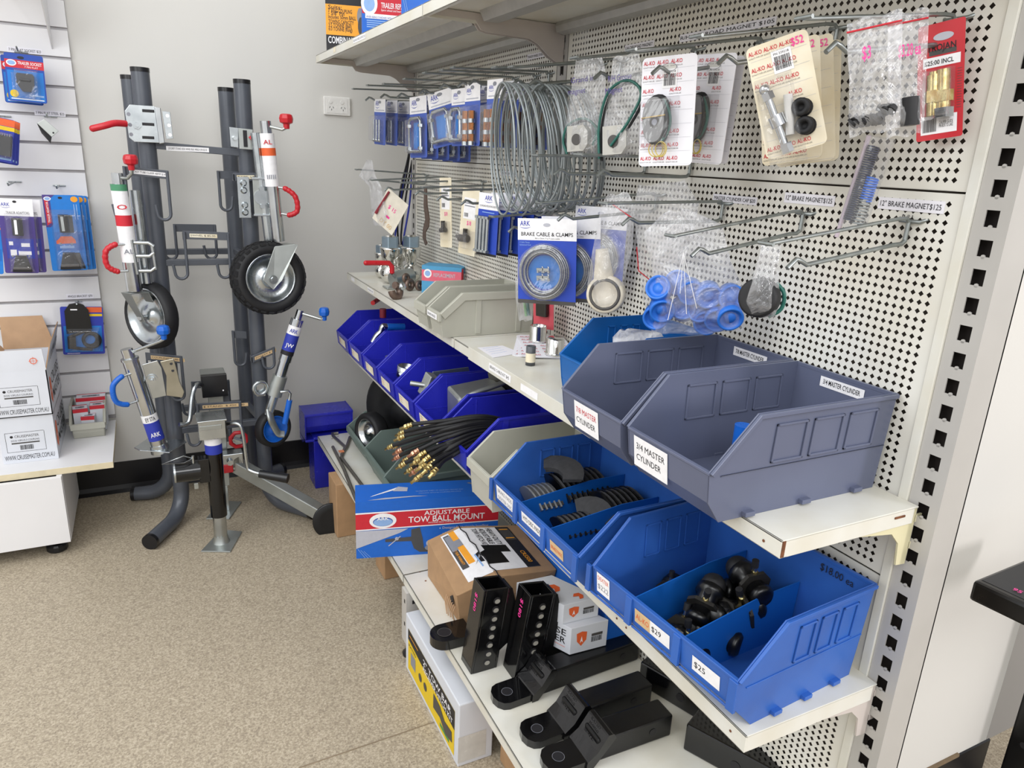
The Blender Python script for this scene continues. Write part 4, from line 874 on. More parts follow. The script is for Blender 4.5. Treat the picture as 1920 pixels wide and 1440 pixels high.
def slat_hook(px, py, L_=.14, label='', tee=.04, head=None):
    q = at(px, py, y=3.18); m = MB(); r = .0028
    m.tube([V((q.x, 3.181, q.z)), V((q.x, 3.18 - L_, q.z - .004)), V((q.x, 3.18 - L_ - .015, q.z + .006))], r, zincw, 8)
    m.tube([V((q.x - tee / 2, 3.178, q.z)), V((q.x + tee / 2, 3.178, q.z))], .0025, zincw, 6)
    return tag(m.build('slat_hook'), label, 'hook', 'wire hooks on the slat wall')
slat_hook(28, 341, .16, 'wire hook on the slat wall above the purple trailer adaptor cards')
slat_hook(111, 348, .10, 'wire hook on the slat wall above the light blue trailer adaptor cards')
slat_hook(40, 98, .10, 'wire hook through the trailer socket card at the top left')
slat_hook(95, 219, .12, 'wire hook carrying the small steel angle bracket')
slat_hook(147, 565, .07, 'wire hook behind the black angle bracket card', .025)
slat_hook(8, 218, .12, 'wire hook at the left edge above the dark connector cards')

def slat_label(px, py, px2, s, h, lab):
    a = at(px, py, y=3.18); b = at(px2, py, y=3.18); m = MB(); w_ = b.x - a.x; m.b2((a.x - .004, 3.1802, a.z - h / 2), (b.x + .004, 3.1809, a.z + h / 2), papw); m.text(s, (a.x, 3.18, a.z - h * .22), X, Z, h * .45, K, width=w_, up=.0004); return tag(m.build('shelf_label'), lab, 'label', 'price labels on the slat wall')
slat_label(16, 92, 76, '7 PIN FLAT SOCKET $23', .018, 'price label reading 7 PIN FLAT SOCKET $23 on the slat wall')
slat_label(67, 211, 120, '7 PIN FLAT STEEL $25', .018, 'price label reading 7 PIN FLAT STEEL $25 on the slat wall')
slat_label(127, 556, 173, 'ANGLE BRACKET $70', .018, 'price label reading ANGLE BRACKET $70 on the slat wall')

# trailer socket card
skyc = ink('card_sky', '1279d0'); dkc = ink('card_royal', '1f49a8')
def socket_card(fr, lab, grp):
    T = hung('blister_card', lab, 'packaged part', fr, grp); W_, H_ = fr[2:]
    m = MB(); slab(m, W_, H_, dkc); R_(m, .004, -H_ + .004, W_ - .008, H_ * .62, skyc, .0002); R_(m, 0, -H_ * .30, W_, H_ * .17, KR, .0003)
    m.ell((W_ * .17, 0, -H_ * .2), X, Z, W_ * .13, H_ * .065, KW, up=.0005); m.ell((W_ * .17, 0, -H_ * .2), X, Z, W_ * .10, H_ * .045, KLB, up=.0007)
    T_(m, 'TRAILER SOCKET', W_ * .33, -H_ * .22, H_ * .06, KW, W_ * .62, .02); T_(m, '7 PIN FLAT', W_ * .5, -H_ * .28, H_ * .035, KW, W_ * .35)
    m.ell((W_ * .17, 0, -H_ * .84), X, Z, W_ * .11, W_ * .11, KYL, up=.0005); R_(m, W_ * .08, -H_ * .955, W_ * .85, .003, KW); R_(m, W_ * .55, -H_ * .88, W_ * .38, .006, KLB)
    m.ell((W_ * .42, 0, -.012), X, Z, W_ * .09, .0045, K, up=.0005); m.build('card', T)
    m = MB(); P = [(-.5, .5), (-.42, .62), (.42, .62), (.5, .5), (.46, -.1), (.22, -.5), (-.22, -.5), (-.46, -.1)]; s = W_ * .46; m.prism([(a * s, b * s) for a, b in P], (W_ * .5, -.004, -H_ * .62), X, Z, -Y, .022, blackpl); m.b2((W_ * .35, -.034, -H_ * .58), (W_ * .65, -.02, -H_ * .52), blackpl); m.build('socket', T, .004)
    blister(T, W_ * .2, -H_ * .93, W_ * .66, H_ * .62, .036); return T
fr = frame((6, 97), (80, 106), (17, 188), 2, y=3.06); T = socket_card(fr, 'blue trailer socket blister card with red band, front one at the top left', 'trailer socket cards')
dup(T, fr[0] + V((-.014, .03, -.006)), label='trailer socket card hanging directly behind the front socket card', rot=fr[1])

# connector cards at the left edge
for i in range(3):
    fr = frame((-34 + i * 3, 213 + i * 2), (28 + i * 5, 226 + i * 2), (-24 + i * 3, 298 + i * 2), 6, y=2.99 + i * .035); T = hung('blister_card', ('front', 'middle', 'rearmost')[i] + ' dark blue connector card at the left edge, yellow stripe near its top', 'packaged part', fr, 'connector cards at the left edge'); W_, H_ = fr[2:]
    m = MB(); slab(m, W_, H_, KN); R_(m, 0, -H_ * .17, W_, H_ * .16, KO); R_(m, 0, -H_ * .27, W_, H_ * .09, KYL); R_(m, W_ * .55, -H_ * .95, W_ * .4, H_ * .05, KLB); m.build('card', T)
    if i == 0:
        m = MB(); m.b2((W_ * .45, -.028, -H_ * .85), (W_ * .95, -.002, -H_ * .38), blackpl)
        for k in range(6): m.b2((W_ * (.48 + k * .075), -.03, -H_ * .40), (W_ * (.51 + k * .075), -.01, -H_ * .34), KG)
        m.build('connector', T, .002); blister(T, W_ * .38, -H_ * .93, W_ * .6, H_ * .62, .034)
# steel angle bracket on its hook
T = thing('angle_bracket', 'small bent steel angle bracket hanging on a slat wall hook', 'bracket', at(92, 245, y=3.05))
m = MB(); A = [at(69, 231, y=3.06), at(83, 223, y=3.06), at(110, 246, y=3.06), at(97, 257, y=3.06)]; plate(m, A, (0, .002, 0), zincd); m.cyl(at(100, 249, y=3.0598), at(100, 249, y=3.059), .003, K, 10); m.build('face_plate', T, .001, world=True)
m = MB(); B = [at(69, 231, y=3.06), at(97, 257, y=3.06), at(95, 269, y=3.08), at(78, 250, y=3.08)]; plate(m, B, (0, .002, 0), blackm); m.build('bent_flange', T, world=True)

# adaptor cards
def adaptor(fr, lab, grp, body, head, purple, full=True):
    T = hung('blister_card', lab, 'packaged part', fr, grp); W_, H_ = fr[2:]; m = MB(); slab(m, W_, H_, body)
    if purple:
        R_(m, 0, -H_ * .23, W_, H_ * .23, KW); arkword(m, V((W_ * .08, 0, -H_ * .10)), X, Z, W_ * .11); T_(m, 'TRAILER ADAPTORS', W_ * .2, -H_ * .20, H_ * .032, KDG, W_ * .68)
        R_(m, W_ * .12, -H_ * .80, W_ * .8, H_ * .27, KN); R_(m, W_ * .2, -H_ * .62, W_ * .12, H_ * .05, KW, .0005); R_(m, W_ * .55, -H_ * .64, W_ * .25, H_ * .05, KW, .0005); R_(m, W_ * .22, -H_ * .76, W_ * .18, H_ * .08, KW, .0005); R_(m, W_ * .45, -H_ * .75, W_ * .38, H_ * .05, KW, .0005)
        for cx in (.27, .37, .55, .75): m.ell((W_ * cx, 0, -H_ * .77), X, Z, W_ * .035, W_ * .035, KG, up=.0008)
    else:
        P = [(0, 0), (W_ * .34, 0), (W_ * .2, -H_ * .05), (W_ * .2, -H_ * .38), (W_ * .12, -H_ * .42), (0, -H_ * .42)]; m.quad([V((a, -.0003, b)) for a, b in P], KPR); P = [(W_ * .04, -H_ * .05), (W_ * .14, -H_ * .05), (W_ * .16, -H_ * .36), (W_ * .04, -H_ * .40)]; m.quad([V((a, -.0005, b)) for a, b in P], KR)
        m.ell((W_ * .13, 0, -H_ * .05), X, Z, W_ * .10, W_ * .065, KW, up=.0007); m.ell((W_ * .13, 0, -H_ * .05), X, Z, W_ * .075, W_ * .045, KLB, up=.0009); m.text('TRAILER ADAPTOR', (W_ * .135, 0, -H_ * .36), Z, -X, W_ * .055, KW, width=H_ * .27, bold=.02, up=.0009)
        m.ell((W_ * .86, 0, -H_ * .055), X, Z, W_ * .10, W_ * .09, KY, up=.0005); R_(m, W_ * .82, -H_ * .32, W_ * .025, H_ * .2, KLB); R_(m, W_ * .89, -H_ * .32, W_ * .025, H_ * .2, KLB)
        R_(m, W_ * .2, -H_ * .73, W_ * .75, H_ * .25, ink('card_sky2', '0c67bd')); P = [(.22, -.64), (.22, -.60), (.30, -.575), (.36, -.54), (.66, -.54), (.74, -.58), (.76, -.60), (.76, -.635)]; m.quad([V((W_ * a, -.0006, H_ * b)) for a, b in P], KO)
        for cx in (.32, .64): m.ell((W_ * cx, 0, -H_ * .64), X, Z, W_ * .04, W_ * .035, KG, up=.0009)
        R_(m, W_ * .3, -H_ * .70, W_ * .4, H_ * .035, KLB, .0006)
    m.ell((W_ * .48, 0, -.010), X, Z, W_ * .06, .004, K, up=.0006); m.build('card', T)
    if full:
        m = MB(); m.cyl((W_ * .5, -.018, -H_ * .48), (W_ * .5, -.018, -H_ * .25), .016, blackpl, 16); m.b2((W_ * .42, -.036, -H_ * .46), (W_ * .5, -.03, -H_ * .27), zinc if not purple else KW); m.build('plug_end', T)
        m = MB(); P = [(-.16, 0), (.16, 0), (.27, -.18), (.29, -.22), (-.29, -.22), (-.27, -.18)]; m.prism([(a * W_, b * H_) for a, b in P], (W_ * .52, -.003, -H_ * .75), X, Z, -Y, .026, blackpl); m.b2((W_ * .26, -.030, -H_ * .94), (W_ * .78, -.026, -H_ * .90), KDG); m.build('socket_end', T, .003)
        blister(T, W_ * .14, -H_ * .99, W_ * .76, H_ * .80, .034)
    return T
f1 = frame((-6, 371), (60, 374), (8, 512), 5, y=2.99); T = adaptor(f1, 'purple trailer adaptor card with white header, front of its hook', 'purple trailer adaptor cards', KPR, None, True)
dup(T, f1[0] + V((.018, .04, -.004)), label='purple trailer adaptor card right behind the front purple one', rot=f1[1])
f2 = frame((-50, 420), (3, 424), (-40, 512), 5, y=2.99); adaptor(f2, 'light blue card cut off by the left edge of the picture', None, skyc, None, False, full=False)
f3 = frame((78, 365), (147, 366), (102, 508), 4, y=3.05); T = adaptor(f3, 'light blue trailer adaptor card with a red car picture, front of its stack', 'light blue trailer adaptor cards', skyc, None, False)
for i in (1, 2): dup(T, f3[0] + V((.010 * i + .004, .03 * i, -.003 * i)), label=('second', 'third')[i - 1] + ' light blue trailer adaptor card behind the red car one', rot=f3[1])
# angle bracket card
fr = frame((112, 575), (192, 575), (126, 665), 3, y=3.12); T = hung('blister_card', 'blue card with a black angle bracket and coiled cable, above the small parts bin', 'packaged part', fr); W_, H_ = fr[2:]
m = MB(); slab(m, W_, H_, KN); R_(m, W_ * .05, -H_ * .95, W_ * .9, H_ * .55, skyc, .0002); R_(m, W_ * .62, -H_ * .12, W_ * .36, H_ * .11, KO); R_(m, W_ * .66, -H_ * .2, W_ * .32, H_ * .05, KYL); R_(m, W_ * .1, -H_ * .98, W_ * .3, .002, KW); m.build('card', T)
m = MB(); P = [(.10, -.08), (.22, .06), (.42, .09), (.55, .05), (.66, -.06), (.72, -.45), (.12, -.55)]; m.prism([(a * W_, b * H_) for a, b in P], (0, -.004, 0), X, Z, -Y, .010, blackm); m.b2((W_ * .24, -.0146, -H_ * .06), (W_ * .40, -.0142, -H_ * .035), KW); m.build('bracket', T, .002)
m = MB(); c = V((W_ * .70, -.02, -H_ * .68))
for k in range(4): m.ring(c + V((-.002 * k, .004 * k, 0)), Y, W_ * (.2 - .012 * k), .0055, blackr, 24, 8)
m.tube([V((W_ * .15, -.018, -H_ * .62)), V((W_ * .5, -.02, -H_ * .5)), V((W_ * .7, -.02, -H_ * .49))], .006, blackr, 8); m.tube([V((W_ * .15, -.018, -H_ * .82)), V((W_ * .5, -.02, -H_ * .86)), V((W_ * .7, -.02, -H_ * .87))], .006, blackr, 8); m.b2((W_ * .13, -.03, -H_ * .84), (W_ * .32, -.006, -H_ * .6), blackpl); m.build('cable', T)
blister(T, W_ * .1, -H_ * .93, W_ * .82, H_ * .5, .036)

# cartons on the unit
def carton(x0, x1, y0, y1, z0, z1, lab, grp, top=True):
    T = thing('printed_carton', lab, 'carton', (x0, y0, z0), 0, grp); w_ = x1 - x0; d = y1 - y0; h = z1 - z0; m = MB()
    if top: m.b2((0, 0, 0), (w_, d, h), whitec)
    else:
        m.b2((0, 0, 0), (w_, .003, h), whitec); m.b2((0, d - .003, 0), (w_, d, h), whitec); m.b2((0, 0, 0), (.003, d, h), whitec); m.b2((w_ - .003, 0, 0), (w_, d, h), whitec); m.b2((0, 0, 0), (w_, d, .003), whitec)
    o = V((w_ * .10, 0, h * .24)); lw = w_ * .70; lh = h * .42
    for a, b, c_, e_ in ((0, 0, lw, .0012), (0, lh, lw, .0012), (0, 0, .0012, lh), (lw, 0, .0012, lh)): m.rect(o + V((a, 0, b)), X, Z, c_, e_, K)
    m.text('CRUISEMASTER', o + V((lw * .24, 0, lh * .74)), X, Z, lh * .13, KDG, width=lw * .62); m.ell(o + V((lw * .16, 0, lh * .8)), X, Z, lw * .04, lw * .04, K)
    m.text('DO35 V3PLUS-3 COUPLING', o + V((lw * .14, 0, lh * .55)), X, Z, lh * .09, K, width=lw * .72); m.rect(o + V((lw * .14, 0, lh * .42)), X, Z, lw * .72, lh * .07, KDG); m.bars(o + V((lw * .34, 0, lh * .1)), X, Z, lw * .34, lh * .24, K, 22)
    m.text('WWW.CRUISEMASTER.COM.AU', V((w_ * .04, 0, h * .07)), X, Z, h * .10, K, width=w_ * .90)
    # right side
    S = V((w_, 0, 0)); 
    P = [(.12, .3), (.26, .16), (.36, .34), (.34, .7), (.22, .78), (.14, .64)]; m.quad([S + V((.0005, d * a * .6, h * b)) for a, b in P], KO)
    m.quad([S + V((.0009, d * .6 * a, h * b)) for a, b in ((.2, .5), (.25, .36), (.30, .5), (.25, .45))], KW)
    m.text('CRUISE', S + V((0, d * .25, h * .52)), Y, Z, h * .22, K, width=d * .68, bold=.01); m.text('MASTER', S + V((0, d * .25, h * .2)), Y, Z, h * .22, K, width=d * .68, bold=.01)
    m.build('carton_body', T, .0015, seg=1); return T, w_, d, h
carton(-.515, -.352, 2.82, 3.15, .3255, .494, 'closed white coupling carton, lower of the stack of two on the display unit', 'stacked white coupling cartons')
T, w_, d, h = carton(-.513, -.349, 2.815, 3.145, .4945, .655, 'open white coupling carton with raised flaps, upper of the stack of two', 'stacked white coupling cartons', top=False)
def flap(nm, P, t=.003, inner=cardbin, mk=None):
    m = MB(); n = (P[1] - P[0]).cross(P[2] - P[0]).normalized() * t; m.put(P, [tuple(range(len(P)))], whitec); Q = [p + n for p in P]; m.put(Q, [tuple(reversed(range(len(P))))], inner); k = len(P)
    m.put(P + Q, [(i, (i + 1) % k, k + (i + 1) % k, k + i) for i in range(k)], cardb)
    if mk: mk(m, n)
    return m.build(nm, T)
def cross_(m, n): m.ell((w_ * .8, -.004, h + .035), X, Z, .011, .011, KO, up=.0005, hole=.8); m.rect((w_ * .8 - .014, -.004, h + .0345), X, Z, .028, .001, KO, .0006); m.rect((w_ * .8 - .0005, -.004, h + .021), X, Z, .001, .028, KO, .0006)
flap('flap', [V((w_, 0, h)), V((0, 0, h)), V((0, -.003, h + .075)), V((w_ - .004, -.003, h + .075))], mk=None)
m = MB(); cross_(m, 0); m.build('print_mark', T)
flap('flap', [V((0, d, h)), V((w_, d, h)), V((w_ - .03, d + .012, h + .12)), V((.0, d + .012, h + .12))])
def cm_(m, n): pass
flap('flap', [V((w_, d, h)), V((w_, 0, h)), V((w_ + .020, .02, h + .085)), V((w_ + .022, d - .02, h + .10))])
m = MB(); u = V((.002, 1, .02)).normalized(); v = V((.020, 0, .09)).normalized(); m.text('CRUISEMASTER', V((w_ + .0065, .06, h + .018)), u, v, .034, K, width=.23, bold=.01, up=.001); m.build('flap_print', T)
flap('flap', [V((0, 0, h)), V((0, d, h)), V((-.05, d - .02, h + .08)), V((-.05, .02, h + .08))])

# pale bin with small boxes, on the display unit
make_bin('storage_bin', 'pale grey bin of small red and white boxes on the display unit', None, (-.205, 2.985, .3255), .120, (.02, 0, .062, .09, .11, .24), binlite, rz=math.radians(90), style='thick', feet=False)
def small_box(loc, rz, dims, lab, tilt=0):
    T = thing('small_carton', lab, 'box', loc, 0, 'small boxes in the pale bin', rot=(tilt, 0, rz)); a, b, c = dims; m = MB(); m.b2((-a / 2, -b / 2, 0), (a / 2, b / 2, c), whitec)
    m.rect((-a / 2, -b / 2, c - .012), X, Z, a, .012, KR); m.rect((-a / 2, -b / 2, c), X, Y, a, .010, KR); m.rect((-a / 2, b / 2 - .008, c), X, Y, a, .008, KR); m.rect((-a * .3, -b * .15, c), X, Y, a * .6, b * .3, KG, .0006); m.bars((-a * .1, -b * .1, c), X, Y, a * .3, b * .2, K, 8, .0009); m.rect((-a / 2, b / 2, c - .012), Y * -1, Z, b, .012, KR); m.build('box_body', T, .001); return T
small_box((-.290, 3.06, .336), .1, (.05, .06, .095), 'small white box with red edges, at the left of the pale bin')
small_box((-.262, 3.03, .332), -.1, (.045, .05, .075), 'small white box with red edges, nearest the mouth of the pale bin')
small_box((-.232, 3.075, .336), 0, (.05, .055, .098), 'small white box with red edges, at the right of the pale bin')
small_box((-.255, 3.14, .334), 0, (.1, .06, .115), 'small white box with red edges, at the back of the pale bin')

# ================================================================ hooks on the perforated panels
def peg_hook(lab, grp, y, z, L_=.28, droop=.03, yaw=0, lower=True, tip=True, Ll=.235):
    T = thing('display_hook', lab, 'hook', (1.0, y, z), math.radians(yaw), grp); r = .0031
    m = MB(); m.tube([(0.004, -.022, .004), (-.004, -.016, 0), (-.004, .016, 0), (0.004, .022, .004)], .0030, zincw, 8); m.tube([(-.006, 0, .001), (-.007, 0, -.03)], .0032, zincw, 8); m.build('back_clip', T)
    m = MB(); P = [V((-.006, 0, -.002)), V((-.012, 0, .004)), V((-.03, 0, .003)), V((-L_ + .01, 0, -droop)), V((-L_, 0, -droop - .001))]; m.tube(P, .0028, zincw, 8)
    if tip: m.tube([V((-L_, -.013, -droop)), V((-L_, .013, -droop))], .0026, zincw, 8)
    m.build('price_arm', T)
    if lower:
        m = MB(); k = droop * Ll / L_; P = [V((-.007, 0, -.028)), V((-.014, 0, -.033)), V((-.03, 0, -.034)), V((-Ll + .035, 0, -.034 - k)), V((-Ll + .022, 0, -.028 - k)), V((-Ll + .014, 0, -.026 - k)), V((-Ll, 0, -.038 - k))]; m.tube(P, .0034, zincw, 8); m.build('prong', T)
    return T
G1 = 'double wire hooks, top row, nearer bay'; G2 = 'double wire hooks, top row, farther bay'; G3 = 'double wire hooks, middle row'
H = {}
for k, (y, z, dr, lab, g) in {
    'A': (.695, 1.617, .030, 'wire hook with the red card and the empty zip bags', G1), 'h2': (.888, 1.630, .041, 'wire hook carrying the cream cards priced $52', G1),
    'h3': (1.045, 1.628, .041, 'wire hook carrying the white logo cards with oval magnets', G1), 'h4': (1.222, 1.632, .040, 'wire hook carrying the bagged magnets with purple handwriting', G1),
    'h5': (1.480, 1.634, .036, 'wire hook carrying the rear grey wire coil', G1), 'h6': (1.565, 1.634, .030, 'wire hook carrying the foremost grey wire coil', G1), 'f1': (1.812, 1.634, .01, 'top-row hook just beyond the middle upright', G2), 'f2': (1.888, 1.634, .01, 'second top-row hook beyond the middle upright', G2),
    'f3': (2.02, 1.636, .008, 'top-row hook with the copper fitting cards', G2), 'f4': (2.19, 1.634, .01, 'top-row hook with the tilted square U-bolt card', G2), 'f5': (2.40, 1.634, .01, 'top-row hook with the lowest-hanging square U-bolt card', G2),
    'f6': (2.59, 1.640, .008, 'top-row hook with nothing on its front half, second from the back wall', G2), 'f7': (2.78, 1.640, .008, 'top-row hook nearest the back wall', G2),
    'RH': (.702, 1.352, .030, 'empty wire hook under the strip marked R/H', G3), 'LH': (.897, 1.347, .036, 'wire hook under the strip marked L/H, bagged black magnet on it', G3),
    'M': (1.092, 1.350, .004, 'wire hook carrying the bag of blue caps', G3), 'N': (1.30, 1.352, .022, 'wire hook carrying the bag with the round bearing', G3),
    's1': (1.20, 1.428, .002, 'bare wire hook just above the middle panel seam, nearer of two', G3), 's2': (1.35, 1.428, .006, 'bare wire hook just above the middle panel seam, beside the coils', G3),
    'c1': (1.55, 1.300, .016, 'wire hook carrying the brake cable cards', G3), 'b1': (1.845, 1.335, .008, 'wire hook carrying the cards of long bolts', G3), 'b2': (2.03, 1.335, .010, 'wire hook carrying the cream card with a dark fitting', G3),
    'b3': (2.22, 1.340, .010, 'wire hook carrying the narrow cream card', G3), 'b4': (2.55, 1.338, .015, 'wire hook carrying the flat brown steel strip', G3), 'b5': (2.76, 1.340, -.012, 'wire hook carrying the bag with the red lever, nearest the back wall', G3)}.items():
    H[k] = peg_hook(lab, g, y, z, droop=dr, yaw={'N': -6, 's1': 3}.get(k, 0))

# ---------------------------------------------------------------- printed cards
def alko(m, x, z, s, sub=True):
    T_(m, 'AL-KO', x, z, s, KR, s * 3.3, .03); 
    if sub: T_(m, 'QUALITY FOR LIFE', x - s * .1, z - s * .75, s * .32, KDG, s * 3.5)
def alko_card(m, W_, H_, base, nx=4, rows=9, skip=(), s=.0105, hang=True, rad=.008):
    slab(m, W_, H_, base, r=rad); dx = W_ / nx; dz = H_ / rows
    for j in range(rows):
        for i in range(nx):
            if (i, j) in skip: continue
            x = dx * i + dx * .12 + (dx * .0 if j % 2 else 0); z = -dz * j - dz * .55
            if x + s * 3.3 > W_ - .002: continue
            alko(m, x, z, s)
        R_(m, .004, -dz * (j + 1) + .002, W_ - .008, .0003, KLG, .0004)
    if hang: P = W_ / 2; m.ell((P, 0, -.018), X, Z, .014, .006, wallp, up=.0006); m.ell((P, 0, -.018), X, Z, .0145, .0065, KG, up=.0008, hole=.9)
    o = V((W_ * .42, 0, -H_ * .265)); R_(m, o.x - .003, o.z - .004, .026, .030, KW, .0007); m.bars(o, X, Z, .020, .018, K, 16, .0010); T_(m, 'PN 339218', o.x, o.z + .020, .003, K, .02, up=.001)
def magnet(T, cx, cz, a, b, d, band=True):
    m = MB(); P = [(cx + a * math.copysign(abs(math.cos(t)) ** .8, math.cos(t)), cz + b * math.copysign(abs(math.sin(t)) ** .9, math.sin(t))) for t in [2 * PI * i / 28 for i in range(28)]]
    m.prism(P, (0, -.006, 0), X, Z, -Y, d, mat('magnet_face_steel', '8b8b8b', .5, .4, var=.06, scale=30)); m.cyl((cx + .003, -.006 - d, cz - .004), (cx + .003, -.0065 - d, cz - .004), .009, KDG, 18); m.cyl((cx + .003, -.0063 - d, cz - .004), (cx + .003, -.007 - d, cz - .004), .005, KG, 14)
    m.build('magnet_body', T, .002)
    m = MB(); R3 = [V((x + .003, -.004, z)) for x, z in P]; m.tube([V((cx + (p.x - cx) * 1.03, -.004 - d * .4, cz + (p.z - cz) * 1.02)) for p in R3], .0045, blackr, 8, closed=True); m.build('rubber_surround', T)
    gcol = mat('green_lead_wire', '1f6257', .4)
    m = MB(); m.tube(spl([(cx + a * .7, -.012, cz + b * .9), (cx + a * 1.25, -.014, cz + b * .4), (cx + a * 1.4, -.012, cz - b * .1), (cx + a * 1.2, -.013, cz - b * .6), (cx + a * .7, -.012, cz - b * .95)], 5), .0028, gcol, 6); m.tube(spl([(cx + a * .75, -.018, cz + b * .85), (cx + a * 1.15, -.02, cz + b * .35), (cx + a * 1.3, -.018, cz - b * .2), (cx + a * 1.0, -.016, cz - b * .8)], 5), .0024, blackr, 6); m.build('lead_wire', T)
    if band:
        ym = mat('rubber_band', 'c9a85c', .5); m = MB(); m.tube([V((cx - a * 1.02, -.004, cz + .002)), V((cx - a * 1.02, -.008 - d, cz + .003)), V((cx + a * 1.0, -.008 - d, cz + .006)), V((cx + a * 1.25, -.014, cz + .008))], .0011, ym, 6); m.build('rubber_band', T)
def wire_rings(T, cx, cz, n=3):
    m = MB(); ym = mat('yellow_lead_wire', 'd8c15a', .35)
    for k in range(n): m.ring((cx + .006 * k, -.008 - .003 * k, cz), (.3 * k - .3, 1, .1), .012, .0009, ym, 18, 6)
    m.build('lead_coil', T)
# white logo cards with magnets
def mcard(fr, lab):
    T = hung('carded_magnet', lab, 'packaged part', fr, 'white logo cards with oval magnets'); W_, H_ = fr[2:]; m = MB(); alko_card(m, W_, H_, mat('white_card', 'f1f0f6', .5, var=.01), nx=4, rows=8, s=W_ * .062, skip={(1, 3), (1, 4), (1, 5), (2, 4), (1, 2)}); m.build('card', T)
    magnet(T, W_ * .34, -H_ * .575, W_ * .20, H_ * .205, .014); wire_rings(T, W_ * .36, -H_ * .845); blister(T, W_ * .08, -H_ * .84, W_ * .64, H_ * .48, .03, 'shrink_film'); return T
fr = frame((1205, 110), (1309, 98), (1204, 312), -62, x=.775); T = mcard(fr, 'white logo card with a grey oval magnet, nearest the aisle on its hook')
fr = frame((1303, 103), (1384, 98), (1299, 305), -80, x=.875); T = mcard(fr, 'white logo card with a grey oval magnet, in shade behind the bright one')
fr2 = frame((1330, 106), (1398, 104), (1326, 304), -82, x=.905); T = hung('logo_card', 'white logo card mostly hidden behind the two magnet cards', 'packaged part', fr2, None); m = MB(); alko_card(m, fr2[2], fr2[3], mat('white_card', 'f1f0f6', .5), s=fr2[2] * .06); m.build('card', T)
# cream cards at $52
def ccard(fr, lab, full=True, price=True):
    T = hung('carded_pivot_bolts', lab, 'packaged part', fr, 'cream logo cards priced $52'); W_, H_ = fr[2:]; m = MB(); alko_card(m, W_, H_, papc, nx=4, rows=7, s=W_ * .068, skip={(0, 3), (0, 4), (1, 3), (1, 4), (0, 5)} if full else (), hang=False)
    if price: T_(m, '$52', W_ * .72, -.016, .010, KP, W_ * .2, .02, up=.001)
    m.build('card', T)
    if full:
        b = MB(); cx = W_ * .20; cz = -H_ * .42
        b.cyl((cx, -.012, cz), (cx + .012, -.012, cz - .085), .0055, chrome_soft, 14); b.sph((cx - .001, -.012, cz + .003), .008, chrome_soft, 12); b.cyl((cx, -.012, cz - .002), (cx + .002, -.012, cz - .012), .009, chrome_soft, 6, sm=False); b.cyl((cx + .011, -.012, cz - .075), (cx + .013, -.012, cz - .088), .009, chrome_soft, 6, sm=False); b.cyl((cx + .006, -.014, cz - .035), (cx + .009, -.014, cz - .05), .011, chrome_soft, 16)
        b.build('pivot_bolt', T)
        b = MB(); b.cyl((cx + .027, -.010, cz - .012), (cx + .020, -.010, cz - .065), .0065, mat('clear_sleeve', 'd8d6d0', .2, .2), 12); b.build('sleeve', T)
        for dz in (-.035, -.060):
            b = MB(); c = V((cx + .044, -.012, cz + dz)); b.lathe(c + Y * .01, (-.3, -1, .1), [(0, 0), (0, .012), (.004, .0125), (.006, .010), (.012, .0125), (.018, .012), (.018, .006), (.010, .005), (.010, 0)], blackr, 20); b.build('rubber_bush', T)
        blister(T, W_ * .03, cz - .105, W_ * .62, .125, .028, 'shrink_film')
    return T
fr = frame((1397, 93), (1513, 52), (1376, 318), -48, x=.775); ccard(fr, 'cream $52 logo card with pivot bolt and black bushes, nearest the aisle')
for i, (tl, tr, bl, xx, lab) in enumerate((((1422, 92), (1537, 62), (1410, 315), .84, 'second cream $52 logo card, mostly hidden behind the front one'), ((1448, 90), (1562, 60), (1436, 318), .88, 'third cream $52 logo card, edge-lit behind the second'), ((1470, 95), (1578, 72), (1462, 312), .915, 'rearmost cream logo card on the $52 hook'))):
    ccard(frame(tl, tr, bl, -66, x=xx), lab, False, i < 2)

# ---------------------------------------------------------------- clear bags
def bag(T, rows, name='bag_film', seal=None, mt=None, top_open=False, seed=1, n=12, wr=.004):
    """rows: (z, x_left, x_right, half thickness) from top to bottom in the thing's hanging plane"""
    rnd = random.Random(seed); m = MB(); R2 = []
    for i in range(len(rows) - 1):
        a, b = rows[i], rows[i + 1]
        for k in range(3): t = k / 3; R2.append([a[j] + (b[j] - a[j]) * t for j in range(4)])
    R2.append(list(rows[-1])); vs = []; ph = [rnd.uniform(0, 6) for _ in range(6)]
    for sgn in (-1, 1):
        for i, (z, xl, xr, h) in enumerate(R2):
            for k in range(n + 1):
                t = k / n; bul = math.sin(PI * t) ** .7; w1 = math.sin(t * 19 + ph[0] + z * 30) * math.sin(z * 70 + ph[1]) + .6 * math.sin(t * 37 + ph[2] + sgn) * math.cos(z * 45 + t * 8)
                vs.append((xl + (xr - xl) * t, sgn * h * bul + wr * w1 * bul * (.4 + h * 30 if h < .02 else 1), z + .002 * math.sin(t * 11 + ph[3])))
    N = len(R2) * (n + 1); fs = []
    for s_ in (0, 1):
        for i in range(len(R2) - 1):
            for k in range(n):
                a = s_ * N + i * (n + 1) + k; f = (a, a + 1, a + n + 2, a + n + 1); fs.append(f if s_ else f[::-1])
    m.put(vs, fs, mt or bagm, True); o = m.build(name, T)
    if seal:
        z, xl, xr, y0 = seal[:4]; dz = seal[4] if len(seal) > 4 else 0; g = MB(); g.tube([(xl, y0, z), (xr, y0, z + dz)], .0012, KR, 5); g.build('zip_seal', T)
    return o
